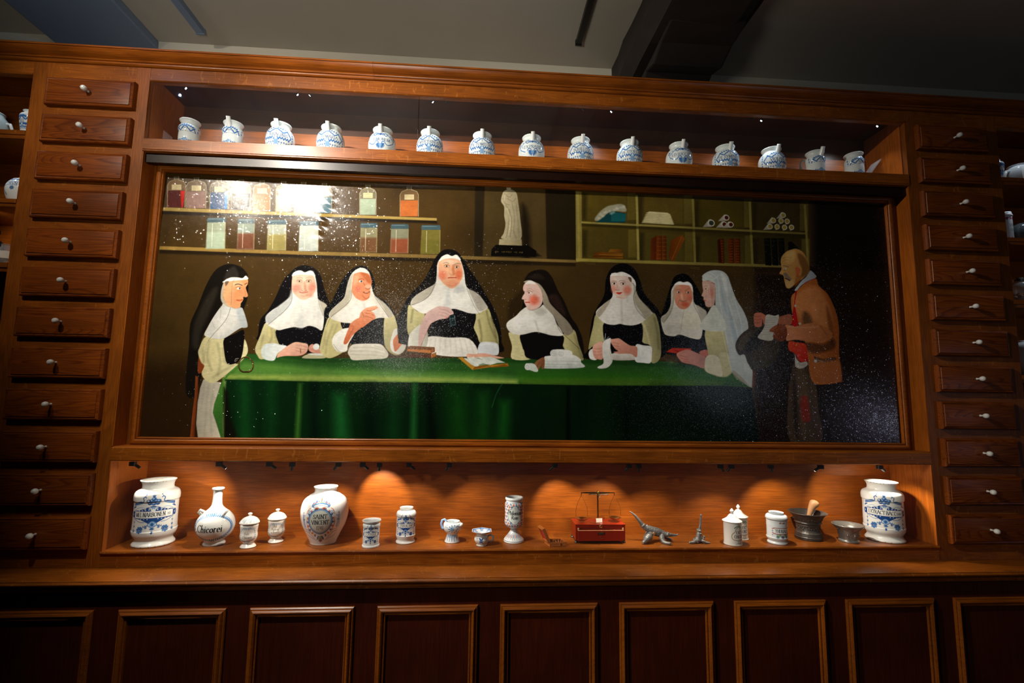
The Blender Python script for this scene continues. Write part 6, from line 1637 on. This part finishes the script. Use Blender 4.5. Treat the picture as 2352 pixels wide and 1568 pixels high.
mb = MB().box(bx0 + .0065, bx1 - .0065, by0 - .0098, by0 - .006, bz1 - .0199, bz1 - .0185)
mb.box(bx0 + .0065, bx0 + .011, by0 - .006, by0 + .0035, bz1 - .0199, bz1 - .0125); mb.box(bx1 - .011, bx1 - .0065, by0 - .006, by0 + .0035, bz1 - .0199, bz1 - .0125)
mb.build('drawer_rim', M['pestle'], dr)
MB().box(1.649, 1.675, by0 - .0112, by0 - .0102, bz0 + .022, bz0 + .031).build('name_plate', M['brass'], dr, bevel=.0003)
MB().box(1.652, 1.672, by0 - .0115, by0 - .0113, bz0 + .025, bz0 + .028).build('plate_panel', M['bronze'], dr)
MB().lathe([(0, -.0102), (.002, -.0104), (.0015, -.014), (.003, -.016), (.003, -.018), (0, -.019)], (1.662, by0, bz0 + .013), 14, 'y').build('knob', M['brass'], dr, smooth=True)
for x in (bx0 + .002, bx1 - .002):
    for y in (by0 + .008, by1 - .008):
        MB().lathe([(0, 0), (.005, 0), (.006, .003), (.0035, .006), (.005, .0099), (0, .0099)], (x, y, Z0 + .0003), 14).build('foot', M['bronze'], t, smooth=True)
px, py = 1.664, .098
MB().lathe([(0, 0), (.009, 0), (.009, .002), (.004, .004), (.0035, .012), (.0033, .085), (.0045, .088), (.005, .094), (.0035, .099), (.004, .103), (.002, .106), (0, .107)], (px, py, bz1), 18).build('pillar', M['brass'], t, smooth=True)
zb = bz1 + .101
mb = MB()
for sg in (-1, 1):
    mb.add([(px, py - .0015, zb - .004), (px, py + .0015, zb - .004), (px, py + .0015, zb + .004), (px, py - .0015, zb + .004), (px + sg * .062, py - .001, zb - .0005), (px + sg * .062, py + .001, zb - .0005), (px + sg * .062, py + .001, zb + .002), (px + sg * .062, py - .001, zb + .002)],
           [(0, 1, 5, 4), (1, 2, 6, 5), (2, 3, 7, 6), (3, 0, 4, 7), (4, 5, 6, 7)])
mb.ball((px, py, zb), .0055, (.8, .8, 1.4), 8)
mb.build('beam', M['brass'], t)
mb = MB().tube([(px - .034, py, zb - .006), (px - .02, py, zb - .004), (px, py, zb - .009), (px + .02, py, zb - .0055), (px + .037, py, zb - .005)], .0018, 8)
mb.ball((px + .038, py, zb - .006), .003, n=6); mb.tube([(px, py, zb - .014), (px + .009, py, zb - .016)], .0015, 8)
mb.build('arrest_arm', M['steel'], t, smooth=True)
for sg in (-1, 1):
    hx = px + sg * .062
    pn = MB().lathe([(0, 0), (.012, .0012), (.019, .0045), (.021, .007), (.0212, .0075), (.0195, .0068), (.011, .0024), (0, .0014)], (hx, py - .008, bz1 + .008 - (.003 if sg < 0 else 0)), 28)
    pan = pn.build('pan', M['brass'], t, smooth=True)
    w_ = MB().tube([(hx, py, zb + .001), (hx, py - .001, zb - .008)], .0016, 8)
    zp = bz1 + .0155 - (.003 if sg < 0 else 0)
    for dx in (-1, 1):
        w_.tube([(hx, py - .001, zb - .008), (hx + dx * .012, py - .004, zb - .030), (hx + dx * .0215, py - .007, zb - .055), (hx + dx * .0212, py - .008, zp)], .0006, 6)
        w_.ball((hx + dx * .0215, py - .008, zp + .0005), .0018, n=6)
    w_.build('hanger', M['brass'], pan, smooth=True)
# key plate, lever and card lying on the box
MB().add
lever = MB(); lever.add([(1.628, .072, bz1 + .0006), (1.640, .066, bz1 + .0006), (1.662, .060, bz1 + .0006), (1.664, .064, bz1 + .0006), (1.648, .072, bz1 + .0006), (1.632, .078, bz1 + .0006), (1.628, .072, bz1 + .0016), (1.640, .066, bz1 + .0016), (1.662, .060, bz1 + .0016), (1.664, .064, bz1 + .0016), (1.648, .072, bz1 + .0016), (1.632, .078, bz1 + .0016)],
                        [(0, 1, 2, 3, 4, 5), (11, 10, 9, 8, 7, 6), (0, 6, 7, 1), (1, 7, 8, 2), (2, 8, 9, 3), (3, 9, 10, 4), (4, 10, 11, 5), (5, 11, 6, 0)])
lever.build('brass_lever', M['brass'], t)
MB().lathe([(0, 0), (.005, -.0005), (.0055, -.003), (.003, -.005), (0, -.0055)], (1.663, by0 - .001, bz1 - .006), 16, 'y').build('lever_knob', M['brass'], t, smooth=True)
cdm = MB(); obox(Vector((1.653, .079, bz1 + .0003)), Vector((.023, .001, 0)), Vector((0, .004, .013)), Vector((0, -.0006, .0002)), cdm)
tag(cdm.build('paper_card', M['paper']), 'small blank white card propped on the red scale box', 'card')


# ------------------------------------------------------------ organic cast figures
def organic(name, mb, mat, parent, vox=.0011, disp=0, dscale=.006):
    o = mb.build(name, mat, parent)
    md = o.modifiers.new('rm', 'REMESH'); md.mode = 'VOXEL'; md.voxel_size = vox; md.use_smooth_shade = True
    sm = o.modifiers.new('sm', 'SMOOTH'); sm.iterations = 2; sm.factor = .5
    if disp:
        tx = bpy.data.textures.new(name + '_tex', 'VORONOI'); tx.noise_scale = dscale
        dm = o.modifiers.new('dp', 'DISPLACE'); dm.texture = tx; dm.strength = disp; dm.mid_level = .4
    return o


t = thing('crocodile_figure', (1.86, .06, Z0), 'grey metal crocodile with raised tail and open snout', 'figurine')
Y = .072
mb = MB()
body = [(1.824, Y, .106 + .003), (1.832, Y, .101), (1.845, Y, .096), (1.862, Y, .0895), (1.878, Y, .0845), (1.892, Y, .080), (1.904, Y - .004, .0775), (1.914, Y - .008, .0765)]
mb.tube(body, [.0080, .0095, .0118, .0145, .0152, .0132, .0105, .0085], 16)
for k in range(9):
    q = 1.832 + k * .0085; z = np.interp(q, [b_[0] for b_ in body], [b_[2] for b_ in body])
    mb.ball((q, Y, z + .0125 - .0005 * abs(k - 4)), .0024, (1, 1, 1.1), 6)
organic('body', mb, M['pewter'], t, .0009, .0012, .004)
mb = MB().tube([(1.7765, Y + .004, .1575), (1.786, Y + .003, .1515), (1.797, Y + .002, .1425), (1.812, Y, .124), (1.824, Y, .1085)], [.0010, .0028, .0042, .0060, .0076], 14)
mb.tube([(1.8225, Y, .1105), (1.8262, Y, .106)], [.0095, .0098], 14)
organic('tail', mb, M['pewter'], t, .0008)
hd_ = MB()
hd_.ball((1.916, Y - .010, .0785), .0085, (1.25, .95, .85), 10)
hd_.tube([(1.918, Y - .010, .0795), (1.930, Y - .012, .0795), (1.942, Y - .014, .0785), (1.949, Y - .015, .0785)], [.0066, .0046, .0036, .0034], 12, ell=.62)
hd_.tube([(1.914, Y - .010, .0735), (1.926, Y - .012, .0735), (1.938, Y - .014, .0745), (1.9455, Y - .015, .0755)], [.0055, .0040, .0030, .0024], 12, ell=.45)
hd_.ball((1.913, Y - .016, .0845), .0028, n=8); hd_.ball((1.914, Y - .004, .0845), .0028, n=8); hd_.ball((1.948, Y - .0155, .0805), .0026, n=8)
organic('head', hd_, M['pewter'], t, .0007)
for (nm, pts, rad) in (('hind_leg', [(1.852, Y - .006, .082), (1.838, Y - .022, .0725), (1.826, Y - .030, .067), (1.819, Y - .032, .060), (1.8155, Y - .033, Z0 + .0072)], [.009, .0135, .0112, .0075, .0058]),
                       ('front_leg', [(1.893, Y - .004, .077), (1.888, Y - .018, .067), (1.8905, Y - .028, .057), (1.896, Y - .036, .0475 + .009), (1.905, Y - .046, Z0 + .0062)], [.0095, .0098, .0082, .0062, .0050]),
                       ('front_leg', [(1.900, Y, .074), (1.908, Y + .010, .066), (1.918, Y + .008, .060), (1.928, Y + .002, Z0 + .0056)], [.008, .0072, .0056, .0044]),
                       ('hind_leg', [(1.856, Y + .006, .084), (1.848, Y + .020, .074), (1.842, Y + .026, .064), (1.838, Y + .024, Z0 + .0056)], [.006, .008, .006, .0042])):
    lg = MB().tube(pts, rad, 14); lg.ball(pts[0], rad[0], n=8); lg.ball(pts[1], rad[1] * 1.02, n=8)
    f = pts[-1]
    sg = -1 if nm == 'hind_leg' else 1
    lg.ball((f[0], f[1], f[2]), rad[-1] * 1.15, (1.1, 1.1, .9), 8)
    for q in (-1, 0, 1): lg.tube([(f[0], f[1], f[2] - .001), (f[0] + sg * .0052, f[1] - .003 + q * .0032, Z0 + .0026)], [.0024, .0018], 8)
    organic(nm, lg, M['pewter'], t, .0008)
MB().tube([(1.8600, Y - .0130, .0835), (1.8595, Y - .0175, .0830)], [.0042, .0042], 18).build('wooden_plug', M['pestle'], t, smooth=True)

t = thing('serpent_pestle_figure', (2.02, .052, Z0), 'small grey metal ornament of a coiled snake rising from a shell heap', 'figurine')
Y = .052
mb = MB()
mb.tube([(2.0345, Y, .1475), (2.0340, Y, .136), (2.0325, Y, .118), (2.030, Y, .104)], [.0024, .0036, .0038, .0046], 12)
mb.ball((2.0347, Y - .0005, .1475), .0038, (1, 1, 1.5), 8)
organic('upright_tail', mb, M['pewter'], t, .0007)
mb = MB()
cpts = []
for a in np.linspace(0, 4.4 * math.pi, 46):
    z = .101 - a / (4.4 * math.pi) * .020; r = .0062 + .0012 * math.sin(a * .7)
    cpts.append((2.0275 + r * math.cos(a), Y + r * math.sin(a), z))
mb.tube(cpts, .0030, 10); mb.tube([(2.0275, Y, .100), (2.0265, Y, .080)], [.005, .007], 12)
mb.tube([(2.0265, Y, .085), (2.024, Y, .070), (2.020, Y, .060)], [.0095, .0105, .012], 14)
mb.ball((2.0415, Y - .004, .0735), .005, n=8); mb.ball((2.0385, Y - .006, .068), .0045, n=8)
organic('coils', mb, M['pewter'], t, .0008)
mb = MB()
rn = random.Random(12)
for k in range(15):
    a = rn.uniform(0, 6.28); r = rn.uniform(.002, .017)
    mb.ball((2.020 + r * math.cos(a) * 1.1, Y - .002 + r * math.sin(a) * .7, Z0 + .005 + rn.uniform(0, .010)), rn.uniform(.0045, .0065), n=8)
mb.tube([(2.012, Y - .006, .062), (1.998, Y - .010, .056), (1.983, Y - .012, Z0 + .0035)], [.007, .0055, .0025], 12)
mb.ball((1.990, Y - .011, Z0 + .0048), .0048, (1.6, 1, .9), 8)
mb.tube([(2.031, Y - .006, .064), (2.042, Y - .010, .056), (2.060, Y - .014, Z0 + .003)], [.006, .0055, .0020], 12)
for q in (-1, 0, 1): mb.tube([(2.032, Y - .008 + q * .004, .062), (2.050, Y - .012 + q * .004, Z0 + .0035)], [.0035, .0022], 8)
organic('shell_base', mb, M['pewter'], t, .0009, .0008, .004)

# ------------------------------------------------------------ mortars
t = thing('mortar', (2.474, .098, Z0), 'dark metal mortar with flared lip and relief bands, largest on the shelf', 'mortar')
mo = [(0, 0), (.046, 0), (.046, 0), (.0475, .003), (.046, .006), (.0485, .008), (.047, .012), (.045, .014), (.0465, .017), (.044, .020), (.0455, .023), (.042, .027), (.0395, .031), (.0385, .040), (.0395, .048), (.042, .0515), (.0405, .054), (.0425, .058), (.0465, .061), (.0445, .064), (.046, .070), (.052, .082), (.060, .091), (.0655, .0955), (.0665, .0975)]
pot('body', (2.474, .098, Z0), mo, [(.0665, .0975), (.063, .0978), (.055, .090), (.045, .075), (.038, .05), (.02, .02), (0, .018)], None, '56534e', t, mat=M['bronze'])
mb = MB(); rn = random.Random(2)
for zz, rr_, nn in ((.075, .0487, 46), (.041, .0388, 34), (.047, .0395, 30)):
    for k in range(nn):
        a = 2 * math.pi * k / nn + rn.uniform(-.04, .04)
        mb.ball((2.474 + rr_ * math.cos(a), .098 + rr_ * math.sin(a), Z0 + zz + rn.uniform(-.003, .003)), rn.uniform(.0012, .0024), (1, 1, rn.uniform(.7, 1.8)), 5)
mb.build('relief_band', M['bronze'], t, smooth=2)
pe = MB().tube([(2.470, .112, Z0 + .030), (2.480, .108, Z0 + .060), (2.487, .104, Z0 + .088), (2.493, .101, Z0 + .110), (2.499, .098, Z0 + .122), (2.503, .096, Z0 + .131), (2.505, .095, Z0 + .137), (2.506, .0945, Z0 + .1405)], [.010, .0085, .0085, .0112, .0150, .0165, .0135, .006], 24)
tag(pe.build('pestle', M['pestle'], None, smooth=2), 'turned pale wooden pestle standing in the large dark mortar', 'pestle')
t = thing('mortar', (2.602, .058, Z0), 'small silvery mortar with studded rim beside the tall EXTRACT jar', 'mortar')
so = [(0, 0), (.033, 0), (.033, 0), (.0345, .002), (.033, .004), (.034, .006), (.0305, .010), (.0315, .025), (.0365, .043), (.0415, .0485), (.0475, .054), (.0515, .0585), (.0525, .062)]
pot('body', (2.602, .058, Z0), so, [(.0525, .062), (.0505, .0625), (.043, .055), (.034, .043), (.028, .02), (0, .012)], None, '8a8984', t, mat=simple('silvery_bronze', '8f8b84', .32, metal=.5, noise=.25, nscale=120, bump=.5))
mb = MB()
for k in range(18):
    a = 2 * math.pi * k / 18; mb.ball((2.602 + .0405 * math.cos(a), .058 + .0405 * math.sin(a), Z0 + .0475), .0017, n=6)
mb.build('rim_stud', M['steel'], t, smooth=2)
mb = MB()
for a0 in (-2.3, -1.55, -.8, .6, 2.2):
    for k in range(12):
        a = a0 + .16 * math.cos(k * .52); z = .027 + .0085 * math.sin(k * .52); rr_ = np.interp(z, [.01, .025, .043], [.0305, .0315, .0365])
        mb.ball((2.602 + rr_ * math.cos(a), .058 + rr_ * math.sin(a), Z0 + z), .0014, n=5)
    mb.ball((2.602 + .032 * math.cos(a0), .058 + .032 * math.sin(a0), Z0 + .027), .0038, (1, 1, 1.4), 6)
mb.build('medallion_relief', simple('relief_bronze', 'a39b90', .35, metal=.5), t, smooth=2)

# ------------------------------------------------------------ acrylic label holder in the upper case
mb = MB(); o_ = Vector((2.772, .05, ZU + .0002)); obox(o_, Vector((.002, .052, 0)), Vector((.066, 0, .088)), Vector((.003, 0, -.002)) * -1, mb)
tag(mb.build('acrylic_holder', M['acrylic'], bevel=.0004), 'clear acrylic label holder leaning right of the last upper jar', 'holder')
mb = MB(); obox(Vector((.012, .075, ZU + .0002)), Vector((.0, .05, 0)), Vector((.002, 0, .075)), Vector((.003, 0, 0)), mb)
tag(mb.build('acrylic_holder', M['acrylic'], bevel=.0004), 'clear acrylic label holder standing left of the first upper jar', 'holder')

# ------------------------------------------------------------ jars of the outer cabinets
R = ras(.03, .12, 'e2e7e6'); zigzag(R, .026, .06, .03); text(R, 'SEL', 0, .056, .010, '22406c', .0015)
tag(pot('apothecary_jar', (-.452, .07, 1.4772), [(0, 0), (.020, 0), (.020, 0), (.021, .003), (.019, .010), (.0225, .03), (.0285, .07), (.0285, .088), (.022, .096), (.018, .099), (.0185, .104), (.0225, .107)], [(.0225, .107), (.019, .106), (.017, .1), (.02, .05), (0, .02)], R, 'e2e7e6', rot=-8), 'slim blue and white jar on the top shelf beyond the left drawers', 'jar')
t = thing('coffee_pot', (-.585, .08, 1.4772), 'white and dark pot with curved handle at the far left edge', 'pot')
pot('body', (-.585, .08, 1.4772), [(0, 0), (.04, 0), (.04, 0), (.050, .03), (.046, .065), (.028, .09), (.030, .1)], [(.03, .1), (.02, .1), (0, .05)], None, 'b8c8c8', t)
MB().tube([(-.545, .08, 1.4772 + .062), (-.527, .08, 1.4772 + .060), (-.518, .08, 1.4772 + .040), (-.53, .08, 1.4772 + .018), (-.542, .08, 1.4772 + .014)], .0055, 10).build('handle', M['faience'], t, smooth=2)
R = ras(.05, .11, 'e4e8e6'); R.line([(-.08, .072), (.08, .072)], .016, '5c86b8', sm=False); R.line([(-.08, .072), (.08, .072)], .013, 'e4e8e6', sm=False); text(R, 'DRVN', .006, .067, .010, '33507c', .0015); peacock_cartouche(R, .02, .045, .03, '')if False else flower(R, .008, .055, .008, '3c6ca4', '24487c', 6)
for k in range(10): flower(R, -.035 + .008 * k, .088 + .003 * (k % 2), .005, '3c6ca4', '24487c', 5); leaf(R, -.03 + .002 * k, .06 - .003 * k, .006, 200, '3c6ca4', .4)
tag(pot('round_jar', (-.455, .085, 1.2262), [(0, 0), (.03, 0), (.03, 0), (.042, .022), (.0495, .05), (.047, .075), (.034, .096), (.02, .103)], [(.02, .103), (.017, .102), (0, .05)], R, 'e4e8e6', rot=-6), 'round blue and white jar lettered DRVN on the shelf beyond the left drawers', 'jar')
t = thing('ink_bottle', (-.488, .06, 1.0002), 'dark blue glass bottle with a framed white label at the far left', 'bottle')
MB().lathe([(0, 0), (.026, 0), (.028, .004), (.028, .075), (.018, .09), (.010, .096), (.010, .115), (.013, .118), (.012, .128), (0, .13)], (-.505, .06, 1.0002), 24).build('body', simple('dark_blue_glass', '0a1420', .1, coat=.5), t, smooth=True)
MB().box(-.500, -.482, .0312, .0325, 1.03, 1.075).build('label_plate', M['paper'], t)
for k, (x, y, h, w_) in enumerate(((-.448, .05, .075, .024), (-.452, .15, .115, .026))):
    t = thing('glass_jar', (x, y, 1.0002), ('short clear glass jar with paper label, in front on the lit shelf at far left', 'taller clear glass jar behind the labelled one at far left')[k], 'jar')
    MB().lathe([(0, .001), (w_, .001), (w_, .003), (w_, h * .8), (w_ * .8, h * .9), (w_ * .85, h), (w_ * .75, h), (w_ * .7, h * .9), (w_ * .92, h * .78), (w_ * .92, .004), (0, .004)], (x, y, 1.0002), 24).build('body', M['jarglass'], t, smooth=True)
    MB().lathe([(w_ * 1.01, h * .3), (w_ * 1.02, h * .3), (w_ * 1.02, h * .65), (w_ * 1.01, h * .65)], (x, y, 1.0002), 24).build('paper_label', M['paper'], t, smooth=True)

R = ras(.03, .13, 'dfe6ea')
zigzag(R, .026, .06, .03)
tag(pot('apothecary_jar', (3.357, .07, 1.4772), [(0, 0), (.020, 0), (.020, 0), (.021, .003), (.019, .010), (.0225, .03), (.0285, .07), (.0285, .088), (.022, .096), (.018, .099), (.0185, .104)], [(.0185, .104), (.017, .1), (.02, .05), (0, .02)], R, 'dfe6ea'), 'slim blue and white jar just beyond the right drawers on the top shelf', 'jar')
t = thing('milk_jug', (3.475, .08, 1.4772), 'white jug with blue marks and curved handle at the far right edge', 'jug')
R = ras(.05, .11, 'e4e9ec'); flower(R, .01, .06, .02, '3f7cc0', '2456a0', 7); curl(R, -.012, .04, .012, 1, '3f7cc0', .003)
pot('body', (3.475, .08, 1.4772), [(0, 0), (.034, 0), (.034, 0), (.044, .03), (.046, .055), (.040, .075), (.033, .084), (.035, .092)], [(.035, .092), (.03, .09), (.03, .07), (0, .04)], R, 'e4e9ec', t)
MB().tube([(3.440, .08, 1.4772 + .068), (3.420, .08, 1.4772 + .066), (3.408, .08, 1.4772 + .044), (3.418, .08, 1.4772 + .020), (3.436, .08, 1.4772 + .012)], .0065, 12).build('handle', M['faience'], t, smooth=2)
R = ras(.025, .13, 'dcdfe0')
for z in (.014, .1): 
    for sg in (-1, 0, 1): flower(R, sg * .014, z, .007, '8c2c50', '6a1c3c', 5)
text(R, 'ENS', .004, .066, .010, '8a8a8c', .0015); text(R, 'HO', .004, .046, .010, '8a8a8c', .0015); R.line([(-.05, .116), (.05, .116)], .001, '6a2c40', sm=False)
tag(pot('apothecary_jar', (3.376, .07, 1.2262), [(0, 0), (.024, 0), (.024, 0), (.025, .002), (.024, .01), (.0238, .06), (.024, .108), (.0262, .112), (.0255, .118), (.023, .122), (.0235, .125)], [(.0235, .125), (.0215, .125), (.021, .06), (0, .02)], R, 'dcdfe0'), 'cylindrical jar with crimson ornaments on the shelf beyond the right drawers', 'jar')
tag(pot('round_jar', (3.465, .08, 1.2262), [(0, 0), (.02, 0), (.02, 0), (.036, .02), (.044, .05), (.036, .078), (.02, .088)], [(.02, .088), (.016, .088), (0, .05)], None, '5c6468', mat=simple('grey_glaze', '4c5458', .15, coat=.5)), 'dark grey round jar at the right edge of the picture', 'jar')
t = thing('specimen_jar', (3.415, .07, .9752), 'lidded glass jar of brown nuggets beyond the right drawers', 'jar')
MB().lathe([(0, .001), (.034, .001), (.036, .006), (.036, .06), (.030, .078), (.017, .088), (.016, .09), (.014, .088), (.028, .076), (.033, .058), (.033, .005), (0, .004)], (3.415, .07, .9752), 28).build('body', M['jarglass'], t, smooth=True)
MB().lathe([(0, .0905), (.019, .0905), (.019, .100), (.012, .103), (.015, .107), (0, .109)], (3.415, .07, .9752), 24).build('lid', M['steel'], t, smooth=True)
mb = MB(); rn = random.Random(3)
for k in range(60):
    a = rn.uniform(0, 6.28); r = rn.uniform(0, .026)
    mb.ball((3.415 + r * math.cos(a), .07 + r * math.sin(a), .9752 + rn.uniform(.010, .042)), rn.uniform(.0035, .006), (1, 1.2, .8), 5)
tag(mb.build('nuggets', simple('amber_nuggets', 'a0582c', .25, noise=.5, nscale=60, coat=.6), t, smooth=2), kind='stuff')
tag(pot('round_pot', (3.46, .08, .6802), [(0, 0), (.05, 0), (.05, 0), (.072, .03), (.082, .075), (.070, .12), (.045, .14)], [(.045, .14), (.04, .14), (0, .06)], None, 'dfe4e8', mat=M['faience']), 'large plain white pot half hidden at the right edge, low down', 'pot')
for x_, z_ in ((3.46, .94), ):
    spot('case_light', (x_, .03, z_), (x_, .10, .7), .3, 120, (.75, .85, 1.0), .6, .004)
